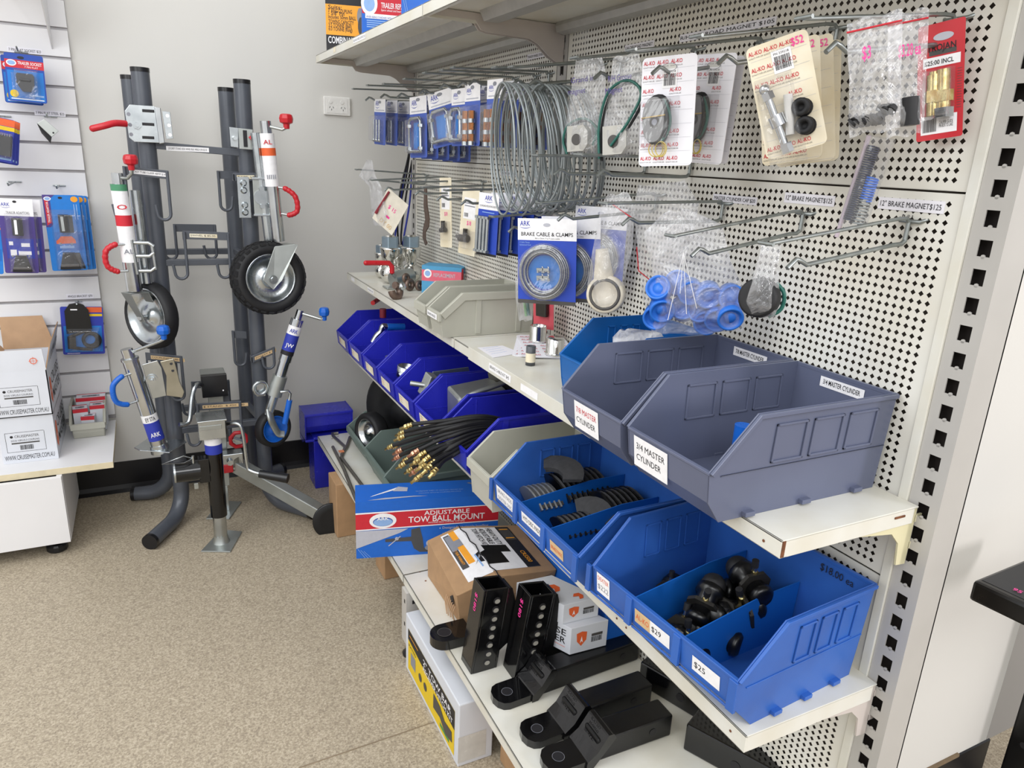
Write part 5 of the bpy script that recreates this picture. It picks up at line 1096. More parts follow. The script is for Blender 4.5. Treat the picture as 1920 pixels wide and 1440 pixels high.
# bagged magnets with purple handwriting
for (tl, tr, bl, xx, lab, sd, t1, t2) in (((1062, 122), (1135, 110), (1044, 292), .80, 'clear bag with a square magnet and green lead, purple handwriting, left of the pair', 3, 'Grand in', 'magnet'), ((1132, 118), (1205, 105), (1128, 296), .775, 'clear bag with a looped green lead magnet, beside the white logo cards', 5, 'R/H Groove', 'Magnet')):
    fr = frame(tl, tr, bl, -66, x=xx); T = hung('bagged_magnet', lab, 'packaged part', fr, 'clear bags with brake magnets'); W_, H_ = fr[2:]
    bag(T, [(.006, W_ * .25, W_ * .9, .002), (-.02, W_ * .2, W_, .004), (-H_ * .5, W_ * .03, W_ * 1.04, .012), (-H_ * .75, -W_ * .05, W_ * 1.08, .02), (-H_ * .95, 0, W_ * 1.05, .02), (-H_, W_ * .04, W_, .004)], seed=sd)
    m = MB(); T_(m, t1, W_ * .22, -H_ * .22, .010, KPR, W_ * .6, up=.013); T_(m, t2, W_ * .15, -H_ * .34, .010, KPR, W_ * .45, up=.014); m.build('handwriting', T)
    m = MB(); c = V((W_ * .42, 0, -H_ * .83)); P = [(-.5, -.5), (.3, -.5), (.5, -.25), (.5, .25), (.3, .5), (-.5, .5)]; s = .05; m.prism([(a * s, b * s) for a, b in P], c + Y * -.004, X, Z, -Y, .014, mat('magnet_white', 'b9b7b0', .45, .2)); m.build('magnet_body', T, .002)
    m = MB(); m.cyl(c + V((-.002, -.0185, -.002)), c + V((-.002, -.0195, -.002)), .011, KDG, 20); m.build('magnet_hole', T)
    m = MB(); gl = mat('green_lead_wire', '1f6257', .4)
    if sd == 3: P = [c + V((.03, -.006, -.015)), c + V((.038, -.004, .015)), c + V((.01, -.004, .038)), c + V((-.03, -.004, .03)), c + V((-.045, -.004, 0)), c + V((-.035, -.004, -.028))]
    else: P = [c + V((-.005, -.022, -.01)), c + V((.03, -.018, .03)), c + V((.05, -.01, .075)), c + V((.02, -.006, .10)), c + V((-.02, -.006, .085)), c + V((-.04, -.006, .03)), c + V((-.04, -.006, -.03))]
    m.tube(spl(P, 6), .0026, gl, 7); m.tube([p + V((.002, .006, -.004)) for p in spl(P, 6)], .0026, blackr, 7); m.build('lead_wire', T)
# zip bags at the near end
for (tl, tr, bl, xx, lab, sd) in (((1588, 42), (1692, 18), (1552, 262), .77, 'clear zip bag with pink price and black rubber beads along its bottom', 8), ((1665, 30), (1742, 14), (1640, 262), .86, 'clear zip bag with a short black rubber sleeve in its corner', 9)):
    fr = frame(tl, tr, bl, -58, x=xx); T = hung('zip_bag', lab, 'bag', fr, 'clear zip bags at the near end of the top row'); W_, H_ = fr[2:]
    bag(T, [(0, 0, W_, .001), (-.03, 0, W_, .002), (-H_ * .5, W_ * .03, W_ * .98, .007), (-H_ * .85, W_ * .0, W_ * .97, .01), (-H_, W_ * .02, W_ * .95, .003)], seal=(-.012, 0, W_, -.003), seed=sd)
    m = MB(); T_(m, '$3' if sd == 8 else '$3.20 ea', W_ * .3, -H_ * .36, .014, KP, W_ * (.16 if sd == 8 else .55), .03, up=.012); m.build('handwriting', T)
    m = MB()
    if sd == 8:
        for k in range(14): m.cyl((W_ * (.06 + k * .055), -.003 * (k % 2), -H_ + .014 + (k > 9) * .008), (W_ * (.10 + k * .055), 0, -H_ + .016 + (k > 9) * .010), .0072, blackr, 10)
    else: m.cyl((W_ * .62, 0, -H_ + .012), (W_ * .60, 0, -H_ + .046), .011, blackr, 16)
    m.build('rubber_parts', T)
# red card with brass guide pins
fr = frame((1722, 52), (1811, 30), (1683, 272), -70, x=.955); T = hung('carded_guide_pins', 'red card with brass guide pins and a $25.00 INCL sticker', 'packaged part', fr); W_, H_ = fr[2:]
m = MB(); slab(m, W_, H_, mat('red_card', 'c21f2b', .4, var=.03), r=.003); T_(m, 'TROJAN', W_ * .2, -H_ * .235, H_ * .055, K, W_ * .62, .03); R_(m, W_ * .25, -H_ * .27, W_ * .58, .006, KDG); R_(m, W_ * .12, -H_ * .37, W_ * .80, H_ * .085, KW); T_(m, '$25:00 INCL', W_ * .16, -H_ * .35, H_ * .038, K, W_ * .62, .03)
R_(m, W_ * .1, -H_ * .95, W_ * .78, H_ * .16, KW); m.bars(V((W_ * .14, 0, -H_ * .93)), X, Z, W_ * .3, H_ * .11, K, 22, .0008); T_(m, 'CALIPER GUIDE', W_ * .5, -H_ * .87, .004, K, W_ * .3); T_(m, 'PIN BOX TO LAKE', W_ * .5, -H_ * .90, .004, K, W_ * .3)
m.ell((W_ * .55, 0, -.018), X, Z, .012, .005, KLG, up=.0006)
for k in range(16): R_(m, W_ * .86, -H_ * (.42 + k * .022), W_ * .1, .0006, KDG)
m.build('card', T)
for k, (cx, flip) in enumerate(((.42, 1), (.62, -1))):
    m = MB(); a = V((W_ * cx, -.012, -H_ * (.42 if flip < 0 else .45))); b = V((W_ * cx, -.012, -H_ * .80)); m.cyl(a, b, .0085, brassm, 18)
    if flip < 0: m.cyl(b + Z * .03, b + Z * .016, .0125, brassm, 6, sm=False); m.cyl(b + Z * .016, b, .0095, brassm, 16); m.cyl(b + Z * .008, b - Z * .004, .013, chrome_soft, 6, sm=False)
    else: m.cyl(a - Z * .02, a - Z * .035, .0115, brassm, 6, sm=False); m.cyl(a + Z * .004, a - Z * .01, .006, brassm, 12)
    m.build('guide_pin', T)
blister(T, W_ * .22, -H_ * .84, W_ * .6, H_ * .45, .032)
# tube of springs
T = thing('spring_pack', 'long clear tube of dark and blue coil springs hanging below the zip bags', 'packaged part', at(1620, 340, x=.90))
a = at(1652, 258, x=.90); b = at(1597, 425, x=.90); d = (b - a).normalized(); sd = d.cross(V((-1, 0, 0))).normalized()
m = MB(); m.cyl(a, b, .019, blism, 20, caps=True); m.build('clear_tube', T, world=True)
m = MB(); m.tube([a + sd * .018 + V((-.002, 0, 0)), b + sd * .018 - V((0.002, 0, 0)) + d * .02], .003, mat('tube_edge', 'c4b6c0', .3), 8); m.build('hang_strip', T, world=True)
def spring(p0, p1, R_, r, turns, mt):
    p0 = V(p0); p1 = V(p1); ax = (p1 - p0).normalized(); u = ax.orthogonal().normalized(); v = ax.cross(u); N = int(turns * 10); m = MB(); m.tube([p0.lerp(p1, i / N) + (u * math.cos(2 * PI * turns * i / N) + v * math.sin(2 * PI * turns * i / N)) * R_ for i in range(N + 1)], r, mt, 6); return m
spring(a.lerp(b, .10) + sd * .006, a.lerp(b, .95) + sd * .008, .0075, .0012, 34, mat('dark_spring_steel', '33384f', .35, .7)).build('spring', T, world=True)
spring(a.lerp(b, .42) - sd * .008, a.lerp(b, .68) - sd * .008, .0075, .0013, 9, bluepl).build('spring', T, world=True)
spring(a.lerp(b, .68) - sd * .008, a.lerp(b, .97) - sd * .008, .0075, .0012, 8, zincw).build('spring', T, world=True)

# ---------------------------------------------------------------- wire coils
def coil(lab, y, zt, x0, x1, R_, n, seed):
    rnd = random.Random(seed); T = thing('wire_coil', lab, 'wire coil', ((x0 + x1) / 2, y, zt)); m = MB(); gw = mat('grey_cable_sheath', '9ba2a4', .32, .35, var=.05, scale=30)
    for k in range(n):
        t = k / (n - 1); x = x0 + (x1 - x0) * t; rr = R_ * rnd.uniform(.95, 1.02); sx = rnd.uniform(-.012, .012); sy = .60 + .08 * t; tl = .04 + .08 * t + rnd.uniform(-.012, .012); P = []
        for i in range(40):
            a = 2 * PI * i / 40; P.append(V((x + math.sin(a) * sx + (1 - math.cos(a)) * tl * .25, y + math.sin(a) * rr * sy, zt - rr + math.cos(a) * rr + .002)))
        m.tube(P, .0024, gw, 7, closed=True)
    m.build('cable_loops', T, world=True); return T
coil('coil of grey sheathed wire, the left and foremost of two', 1.560, 1.572, .738, .86, .141, 20, 2)
coil('coil of grey sheathed wire between the front coil and the bagged magnets', 1.49, 1.570, .80, .895, .132, 16, 4)

# ---------------------------------------------------------------- farther bay, top row cards
def ub_card(fr, lab, grp, kind='u'):
    T = hung('carded_u_bolt' if kind != 'c' else 'carded_fittings', lab, 'packaged part', fr, grp); W_, H_ = fr[2:]; m = MB(); slab(m, W_, H_, ink('card_periwinkle', '4a63b8')); R_(m, 0, -H_ * .28, W_, H_ * .28, KW); arkword(m, V((W_ * .12, 0, -H_ * .14)), X, Z, W_ * .14); R_(m, W_ * .1, -H_ * .25, W_ * .8, H_ * .02, KLG, .0006)
    m.ell((W_ * .5, 0, -.01), X, Z, W_ * .12, .005, KG, up=.0007); m.build('card', T)
    if kind == 'u':
        m = MB(); a, b, zt_, zb = W_ * .17, W_ * .83, -H_ * .36, -H_ * .9; m.tube([(a, -.012, zb), (a, -.012, zt_ - .01), (a + .008, -.012, zt_), (b - .008, -.012, zt_), (b, -.012, zt_ - .01), (b, -.012, zb)], .0055, zinc, 10); m.tube([(a - .004, -.014, zb), (b + .004, -.014, zb)], .005, zinc, 8); m.build('u_bolt', T)
        for xx in (a, b):
            for zz in (zt_ - .018, zb + .014): m = MB(); m.cyl((xx, -.012, zz), (xx, -.012, zz - .009), .0095, zinc, 6, sm=False); m.build('nut', T)
        m = MB(); R_(m, a + .008, zb + .01, b - a - .016, zt_ - zb - .022, skyc, .001); m.build('inner_print', T)
    elif kind == 'r':
        for k in range(3):
            m = MB(); x = W_ * (.25 + .25 * k); m.cyl((x, -.012, -H_ * .45), (x, -.012, -H_ * .9), .0045, zinc, 10); m.sph((x, -.012, -H_ * .9), .007, zinc, 10); m.build('bolt', T)
    else:
        for j in range(3):
            for k in range(2):
                m = MB(); c = V((W_ * (.3 + .4 * k), -.012, -H_ * (.44 + .18 * j))); m.cyl(c, c - Z * .02, .0085, mat('copper_fitting', 'b8763f', .25, 1, var=.1), 6, sm=False); m.cyl(c - Z * .02, c - Z * .03, .0095, zinc, 12); m.build('fitting', T)
    blister(T, W_ * .06, -H_ * .96, W_ * .88, H_ * .62, .028); return T
def series(T, fr, n, dx, labs, dz=0):
    for i in range(1, n): dup(T, fr[0] + V((dx * i, .002 * i, dz * i)), label=labs[i - 1], rot=fr[1])
od = ['second', 'third', 'fourth', 'fifth', 'sixth']
fr = frame((702, 186), (723, 186), (704, 270), -86, x=.80); T = ub_card(fr, 'bolt card nearest the aisle on the hook closest to the power point', 'bolt cards on the hook by the power point', 'r'); series(T, fr, 5, .045, [o + ' bolt card back along the hook closest to the power point' for o in od])
fr = frame((768, 183), (800, 178), (772, 296), -80, x=.80); T = ub_card(fr, 'square U-bolt card hanging lowest, nearest the aisle on its hook', 'low square U-bolt cards'); series(T, fr, 5, .038, [o + ' card back behind the lowest-hanging square U-bolt card' for o in od], -.002)
fr = frame((801, 178), (846, 163), (812, 280), -66, x=.80); T = ub_card(fr, 'tilted square U-bolt card, middle of the three U-bolt fronts', None)
fr = frame((847, 168), (875, 164), (850, 274), -78, x=.80); T = ub_card(fr, 'square U-bolt card partly behind the copper fitting card', None)
fr = frame((872, 158), (901, 154), (876, 274), -78, x=.79); T = ub_card(fr, 'card of copper and silver fittings, nearest the aisle', 'cards of copper fittings', 'c'); series(T, fr, 3, .04, [o + ' card of copper fittings back along the same hook' for o in od])
fr = frame((914, 150), (943, 147), (916, 276), -78, x=.79); T = ub_card(fr, 'card of silver ring fittings just left of the coils', 'cards of ring fittings', 'c'); series(T, fr, 4, .045, [o + ' card of ring fittings back behind the coils' for o in od])

# ---------------------------------------------------------------- middle row, farther bay
fr = frame((728, 352), (766, 385), (697, 408), -52, x=.80); T = hung('bagged_lever', 'small clear bag and white card with a dark red lever and pink price, swinging askew', 'packaged part', fr); W_, H_ = fr[2:]
m = MB(); slab(m, W_, H_, mat('off_white_card', 'e6dfcf', .6), r=.002); T_(m, '$ 15', W_ * .35, -H_ * .45, .014, KP, W_ * .35, .04); R_(m, W_ * .42, -H_ * .7, W_ * .18, .008, KP); T_(m, 'DY 00', W_ * .3, -H_ * .92, .016, tagp, W_ * .55, .02); m.build('card', T)
m = MB(); m.tube([(W_ * .12, -.004, -H_ * .06), (W_ * .06, -.004, -H_ * .8)], [.004, .006], mat('dark_red_lever', '8c2a38', .4), 8); m.build('lever', T); 
T = thing('clear_bag', 'crumpled clear bag hanging from the wire tips by the back wall', 'bag', at(700, 330, x=.74)); fr = frame((678, 300), (710, 300), (680, 420), -70, x=.74); T.location = fr[0]; T.rotation_euler = fr[1]; W_, H_ = fr[2:]
bag(T, [(0, W_ * .3, W_ * .6, .002), (-H_ * .25, -W_ * .2, W_ * .8, .006), (-H_ * .4, W_ * .4, W_ * 1.1, .008), (-H_ * .8, W_ * .5, W_ * 1.4, .008), (-H_, W_ * .6, W_ * 1.2, .003)], seed=21)
T = thing('steel_strip', 'flat brown toothed steel strip hanging on a middle-row hook', 'metal part', at(797, 355, x=.90)); m = MB(); P = [(795, 352), (799, 352), (800, 385), (804, 410), (803, 425), (797, 435), (797, 448), (800, 456), (797, 460), (792, 446), (793, 428), (797, 412), (794, 385)]; Q = [at(p[0] , p[1], x=.90) for p in P]; n_ = len(Q); m.put(Q + [q + V((.004, 0, 0)) for q in Q], [tuple(range(n_))] + [tuple(reversed(range(n_, 2 * n_)))] + [(i, (i + 1) % n_, n_ + (i + 1) % n_, n_ + i) for i in range(n_)], bronze); m.build('strip', T, world=True)
def fit_card(fr, lab, dark):
    T = hung('carded_fitting', lab, 'packaged part', fr); W_, H_ = fr[2:]; m = MB(); slab(m, W_, H_, papc, r=.003); R_(m, W_ * .15, -H_ * .45, W_ * .7, H_ * .32, KW); m.bars(V((W_ * .2, 0, -H_ * .42)), X, Z, W_ * .25, H_ * .06, K, 8, .0006); R_(m, W_ * .2, -H_ * .22, W_ * .5, .003, KG, .0006); R_(m, W_ * .2, -H_ * .26, W_ * .6, .003, KG, .0006); T_(m, '$18', W_ * .4, -H_ * .54, .012, KP, W_ * .25, .03); m.build('card', T)
    m = MB(); c = V((W_ * .5, -.012, -H_ * .75)); m.cyl(c + V((-.02 if dark else -.012, 0, 0)), c + V((.012, 0, .002)), .011 if dark else .008, mat('dark_fitting', '4a4642', .3, .6), 12); m.cyl(c + V((-.034 if dark else -.01, 0, .003)), c + V((-.014, 0, 0)), .005, mat('dark_fitting', '4a4642', .3, .6), 10); m.cyl(c + Z * .006, c + Z * .03, .007, mat('dark_fitting', '4a4642', .3, .6), 10); m.build('fitting', T); blister(T, W_ * .1, -H_ * .9, W_ * .8, H_ * .28, .03)
fit_card(frame((824, 333), (846, 333), (820, 462), -72, x=.86), 'narrow cream card with a small dark fitting low on it', False)
fit_card(frame((868, 352), (900, 358), (860, 474), -66, x=.84), 'wider cream card with a large dark fitting, left of the bolt cards', True)
def bolt_card(fr, lab):
    T = hung('carded_bolts', lab, 'packaged part', fr, 'cards of long mounting bolts'); W_, H_ = fr[2:]; m = MB(); slab(m, W_, H_, ink('card_cobalt', '2446b4'), r=.003); R_(m, 0, -H_ * .26, W_, H_ * .26, KW); arkword(m, V((W_ * .3, 0, -H_ * .11)), X, Z, W_ * .16); T_(m, 'COUPLING MOUNTING BOLTS', W_ * .06, -H_ * .22, H_ * .03, KDG, W_ * .86); R_(m, W_ * .2, -H_ * .31, W_ * .6, .002, KLB); R_(m, 0, -H_, W_, H_ * .04, K); m.build('card', T)
    for k in range(4): m = MB(); x = W_ * (.12 + .17 * k); m.cyl((x, -.010, -H_ * .38), (x, -.010, -H_ * .92), .0052, zinc, 12); m.cyl((x, -.010, -H_ * .36), (x, -.010, -H_ * .40), .009, zinc, 6, sm=False); m.cyl((x, -.010, -H_ * .90), (x, -.010, -H_ * .94), .009, zinc, 6, sm=False); m.build('bolt', T)
    return T
fr = frame((899, 360), (937, 365), (903, 478), -66, x=.80); T = bolt_card(fr, 'blue card of four long mounting bolts, nearest the aisle'); series(T, fr, 5, .036, [o + ' blue card of long mounting bolts behind the front one' for o in od])
# brake cable cards
def cable_card(fr, lab):
    T = hung('carded_brake_cable', lab, 'packaged part', fr, 'brake cable and clamp cards'); W_, H_ = fr[2:]; m = MB(); slab(m, W_, H_, ink('card_cobalt', '2446b4'), r=.002); R_(m, 0, -H_ * .25, W_, H_ * .25, KW); arkword(m, V((W_ * .04, 0, -H_ * .085)), X, Z, W_ * .075)
    T_(m, 'BRAKE CABLE & CLAMPS', W_ * .06, -H_ * .20, H_ * .042, K, W_ * .88, .01); T_(m, '8m x 3mm 7 x 7 core cable', W_ * .3, -H_ * .235, H_ * .016, KDG, W_ * .42); T_(m, '4 Cable Clamps', W_ * .03, -H_ * .285, H_ * .018, KLB, W_ * .18); T_(m, 'Galvanised finish', W_ * .03, -H_ * .315, H_ * .018, KLB, W_ * .2)
    R_(m, 0, -H_, W_, H_ * .045, KDG); m.ell((W_ * .5, 0, -.014), X, Z, W_ * .06, .004, KLG, up=.0008); m.ell((W_ * .47, 0, -H_ * .62), X, Z, W_ * .28, H_ * .20, skyc, up=.0006); m.build('card', T)
    m = MB(); ws = mat('steel_rope', 'b2b4b4', .35, .8, var=.2, scale=400)
    for j in range(7):
        P = [V((W_ * .47 + math.cos(a) * (W_ * (.42 - .022 * j)), -.006 - .004 * (j % 3), -H_ * .62 + math.sin(a) * (H_ * (.315 - .015 * j)))) for a in [2 * PI * i / 48 for i in range(48)]]; m.tube(P, .0019, ws, 6, closed=True)
    m.build('steel_cable', T)
    for k in range(4): m = MB(); c = V((W_ * (.42 + .1 * (k % 2)), -.010, -H_ * (.57 + .09 * (k // 2)))); m.ring(c, Y, .006, .0022, zinc, 12, 6, arc=(0, PI)); m.b2(c + V((-.008, -.004, -.004)), c + V((.008, .004, .001)), zinc); m.cyl(c + V((-.006, 0, -.004)), c + V((-.006, 0, -.01)), .0035, zinc, 6, sm=False); m.cyl(c + V((.006, 0, -.004)), c + V((.006, 0, -.01)), .0035, zinc, 6, sm=False); m.build('cable_clamp', T)
    m = MB(); N = 28; c = V((W_ * .47, 0, -H_ * .62)); vs = []
    for rr, yy_ in ((.46, -.001), (.44, -.019), (.30, -.019), (.27, -.012), (.001, -.014)):
        vs += [c + V((math.cos(2 * PI * i / N) * W_ * rr, yy_, math.sin(2 * PI * i / N) * H_ * rr * .75)) for i in range(N)]
    m.put(vs, [(j * N + i, j * N + (i + 1) % N, (j + 1) * N + (i + 1) % N, (j + 1) * N + i) for j in range(4) for i in range(N)], blism, True); m.build('blister', T); return T
fr = frame((971, 409), (1082, 411), (972, 567), -50, x=.765); T = cable_card(fr, 'brake cable and clamps card facing the aisle, fully visible')
dup(T, fr[0] + V((.055, -.012, .006)), label='brake cable card tucked directly behind the front one', rot=fr[1])
fr = frame((1080, 385), (1178, 392), (1078, 540), -58, x=.89); cable_card(fr, 'brake cable card half hidden behind the bag with the bearing')
# small bags and red card just above the second shelf
T = thing('bagged_fittings', 'small clear bag of green and brown parts hanging beside the pale grey bins', 'packaged part', (0, 0, 0)); fr = frame((966, 520), (995, 520), (968, 600), -60, x=.80); T.location = fr[0]; T.rotation_euler = fr[1]; W_, H_ = fr[2:]
bag(T, [(0, 0, W_, .003), (-H_ * .5, -.002, W_ + .002, .012), (-H_, .004, W_ - .002, .006)], seed=31)
m = MB(); m.tube([(W_ * .5, 0, -H_ * .5), (W_ * .6, 0, -H_ * .9)], .004, KGR, 8); m.tube([(W_ * .7, 0, -H_ * .5), (W_ * .75, 0, -H_ * .88)], .004, mat('green_lead_wire', '1f6257', .4), 8); m.tube([(W_ * .2, 0, -H_ * .55), (W_ * .8, 0, -H_ * .5)], .006, bronze, 8); m.build('fittings', T)
T = thing('red_card', 'red card with small parts hanging low behind the brake cable card', 'packaged part', (0, 0, 0)); fr = frame((1000, 555), (1038, 560), (996, 612), -78, x=.93); T.location = fr[0]; T.rotation_euler = fr[1]; W_, H_ = fr[2:]; m = MB(); slab(m, W_, H_, mat('pale_red_card', 'd45560', .5), r=.002); m.build('card', T); m = MB(); m.b2((W_ * .3, -.014, -H_ * .6), (W_ * .8, -.002, -H_ * .1), mat('dark_fitting', '4a4642', .3, .6)); m.build('fitting', T, .003)

# bag with the round bearing
fr = frame((1105, 372), (1180, 360), (1072, 588), -52, x=.76); T = hung('bagged_bearing', 'zip bag holding a cream greased ring bearing in front of the hidden cable card', 'packaged part', fr); W_, H_ = fr[2:]
bag(T, [(0, W_ * .42, W_ * .98, .002), (-H_ * .10, W_ * .25, W_ * 1.08, .008), (-H_ * .45, -W_ * .08, W_ * .95, .014), (-H_ * .75, -W_ * .32, W_ * .62, .022), (-H_ * .92, -W_ * .3, W_ * .55, .022), (-H_, -W_ * .12, W_ * .35, .006)], seal=(-.012, W_ * .5, W_ * 1.02, -.006, -.035), seed=41)
m = MB(); c = V((W_ * .10, 0, -H_ * .86)); cr = mat('cream_bearing', 'd9d0bd', .5, var=.1); m.lathe(c + Y * .018, (.15, -1, .1), [(0, 0), (0, .034), (.004, .037), (.026, .037), (.03, .034), (.03, .024), (.026, .022), (.026, 0)], cr, 32); m.build('bearing', T)
m = MB(); m.ring(c + V((.0045, -.0125, .003)), (.15, -1, .1), .028, .003, KDG, 32, 8, flat=.5); m.build('bearing_seal', T)
m = MB(); m.tube([(W_ * .15, .004, -H_ * .45), (W_ * .1, .006, -H_ * .72)], [.012, .02], cr, 10); m.build('tissue', T)
# empty crumpled bags behind
fr = frame((1186, 350), (1310, 335), (1190, 500), -72, x=.90); T = hung('clear_bag', 'large flat clear bag hanging behind the bag of blue caps', 'bag', fr); W_, H_ = fr[2:]
bag(T, [(0, W_ * .1, W_ * .8, .003), (-H_ * .3, 0, W_, .008), (-H_ * .7, W_ * .05, W_ * .9, .01), (-H_ * 1.4, W_ * .1, W_ * .5, .008), (-H_ * 1.6, W_ * .2, W_ * .45, .003)], seed=45); m = MB(); m.tube([(W_ * .1, -.012, -H_ * .75), (W_ * .12, -.012, -H_ * 1.05), (W_ * .5, -.012, -H_ * 1.3)], .0012, KR, 5); m.build('zip_seal', T)
# bag of blue caps
fr = frame((1205, 415), (1370, 398), (1222, 605), -52, x=.80); T = hung('bag_of_caps', 'large clear bag of bright blue cylinder caps above the slate grey bin', 'bag', fr); W_, H_ = fr[2:]
bag(T, [(.012, W_ * .25, W_ * .55, .002), (-H_ * .1, W_ * .0, W_ * .9, .01), (-H_ * .45, W_ * .08, W_ * .98, .02), (-H_ * .7, W_ * .06, W_ * 1.1, .034), (-H_ * .95, W_ * .04, W_ * 1.12, .034), (-H_ * 1.12, W_ * .0, W_ * 1.08, .010)], seed=51, n=18)
m = MB(); c = V((W_ * .50, -.03, -H_ * .32))
for x_, z_ in ((.28, .95), (.5, .9), (.62, .85), (.44, .7)): m.tube([c, V((W_ * x_, -.034, -H_ * z_))], .0007, KW, 4)
m.build('film_creases', T)
cap = None; capm = mat('cap_blue', '2c74d8', .38, var=.05)
spots_ = [(.16, .66, 0, 0), (.34, .63, .3, 1), (.18, .86, 1.2, 0), (.40, .88, .2, 1), (.02 + .06, .94, 1.4, 2), (.52, .70, .8, 0), (.60, .92, .1, 1), (.72, .74, 1.0, 0), (.84, .82, .4, 1), (.80, .98, 1.3, 2), (.95, .96, 1.1, 0), (.96, .78, .6, 2), (.66, 1.02, 1.4, 1)]
for i, (fx, fz, tl, k) in enumerate(spots_):
    m = MB(); ax = V((math.sin(tl * 2.1) * .5, -1, .5 * math.cos(tl * 3))).normalized(); r = .023; m.lathe(V((0, 0, 0)), ax, [(-.010, 0), (-.010, r), (.010, r), (.011, r * .97), (.011, r * .82), (.006, r * .8), (.003, r * .45), (.007, r * .4), (.007, 0)], capm, 26)
    o = m.build('cap', T); o.location = (W_ * fx, (-.010, .012, .0)[k], -H_ * fz)
# bagged black ring magnet
fr = frame((1424, 452), (1474, 458), (1405, 592), -48, x=.77); T = hung('bagged_magnet', 'clear bag with a round black brake magnet on the L/H hook', 'packaged part', fr); W_, H_ = fr[2:]
bag(T, [(0, W_ * .1, W_ * .85, .002), (-H_ * .25, W_ * .1, W_ * .85, .006), (-H_ * .55, -W_ * .05, W_ * 1.05, .02), (-H_ * .8, -W_ * .15, W_ * 1.2, .026), (-H_ * .98, W_ * .0, W_ * 1.1, .01)], seed=61)
m = MB(); c = V((W_ * .48, 0, -H_ * .75)); m.lathe(c + Y * .012, (-.25, -1, .1), [(0, 0), (0, .026), (.006, .029), (.020, .028), (.024, .025), (.024, .011), (.014, .010), (.014, 0)], blackr, 32); m.build('magnet_body', T, .001)
m = MB(); m.tube(spl([c + V((.016, .012, .024)), c + V((.029, .01, .01)), c + V((.029, .012, -.012)), c + V((.014, .012, -.026))], 5), .003, mat('green_lead_wire', '1f6257', .4), 7); m.build('lead_wire', T)
# cords hanging at the far end of the run
T = thing('hanging_cords', 'bunch of dark cords hanging beside the far shelving upright', 'cords', at(745, 400, y=2.96))
for i, P in enumerate([[(771, 200), (768, 280), (752, 350), (745, 400), (735, 445)], [(771, 270), (758, 330), (747, 400), (738, 460)], [(773, 300), (764, 350), (752, 440), (757, 480)], [(774, 300), (768, 380), (758, 440), (752, 475)], [(772, 250), (762, 330), (746, 410), (748, 470)]]):
    m = MB(); m.tube(spl([at(a, b, y=2.965 + .006 * i) for a, b in P], 5), .004, (blackr, KN)[i % 2], 7); m.build('cord', T, world=True)

# ================================================================ lowest deck
D0 = .2505
def pbox(m, A, B, Cc, h, mt):     # upright box from three floor corners A (corner), B, C
    A, B, Cc = V(A), V(B), V(Cc); Dd = B + Cc - A; u = Z * h
    if (B - A).cross(Cc - A).z > 0: q = [A, B, Dd, Cc]
    else: q = [A, Cc, Dd, B]
    m.hexa(q + [p + u for p in q], mt)
# red and blue tow ball mount box
A0 = V((.474, 1.893, D0)); B0 = V((.889, 1.787, D0)); u = (B0 - A0); W_ = u.length; rz = math.atan2(u.y, u.x)
T = thing('printed_box', 'blue and red box reading ADJUSTABLE TOW BALL MOUNT with an oval logo', 'box', A0, rz); H_ = .186; D_ = .118
bxb = ink('box_blue', '1565c8'); m = MB(); m.b2((0, 0, 0), (W_, D_, H_), bxb)
F = lambda x, z, w_, h, mt, up=.0004: R_(m, x * W_, z * H_, w_ * W_, h * H_, mt, up)
m.quad([V((0, -.0004, H_ * .52)), V((W_ * .03, -.0004, H_ * .50)), V((W_, -.0004, H_ * .55)), V((W_, -.0004, H_ * .835)), V((0, -.0004, H_ * .80))], KR); m.quad([V((0, -.0006, H_ * .785)), V((W_, -.0006, H_ * .825)), V((W_, -.0006, H_ * .84)), V((0, -.0006, H_ * .81))], KW); m.quad([V((0, -.0006, H_ * .495)), V((W_, -.0006, H_ * .535)), V((W_, -.0006, H_ * .55)), V((0, -.0006, H_ * .515))], KW)
T_(m, 'ADJUSTABLE', W_ * .63, H_ * .715, H_ * .072, KW, W_ * .32, .02, 'c', .001); T_(m, 'TOW BALL MOUNT', W_ * .63, H_ * .595, H_ * .10, KW, W_ * .54, .03, 'c', .001); T_(m, 'INCLUDES 50mm CHROME TOW BALL', W_ * .63, H_ * .562, H_ * .026, KW, W_ * .26, 0, 'c', .001)
arklogo(m, V((W_ * .185, -.0003, H_ * .655)), X, Z, W_ * .185)
m.quad([V((0, -.0006, H_ * .49)), V((W_ * .36, -.0006, H_ * .49)), V((W_ * .30, -.0006, H_ * .42)), V((W_ * .1, -.0006, H_ * .26)), V((0, -.0006, H_ * .18))], KLG)
for k in range(3): m.quad([V((W_ * (.01 + .02 * k), -.0006, H_ * (.17 - .02 * k))), V((W_ * (.013 + .02 * k), -.0006, H_ * (.17 - .02 * k))), V((W_ * (.063 + .02 * k), -.0006, 0)), V((W_ * (.06 + .02 * k), -.0006, 0))], KLB)
P = [(.2, .32), (.38, .34), (.38, .47), (.44, .50), (.46, .30), (.47, .12), (.53, .10), (.55, .04), (.44, .05), (.40, .12), (.38, .26), (.2, .27)]; m.quad([V((W_ * a, -.0008, H_ * b)) for a, b in P], mat('photo_dark_steel', '4a4a4c', .6))
m.ell((W_ * .51, 0, H_ * .20), X, Z, W_ * .025, W_ * .025, KLG, up=.0010); m.ell((W_ * .505, 0, H_ * .12), X, Z, W_ * .028, W_ * .02, KG, up=.0010); m.ell((W_ * .28, 0, H_ * .32), X, Z, W_ * .013, W_ * .013, KLG, up=.001); m.quad([V((W_ * .22, -.001, H_ * .2)), V((W_ * .225, -.001, H_ * .19)), V((W_ * .31, -.001, H_ * .36)), V((W_ * .30, -.001, H_ * .36))], KLG)
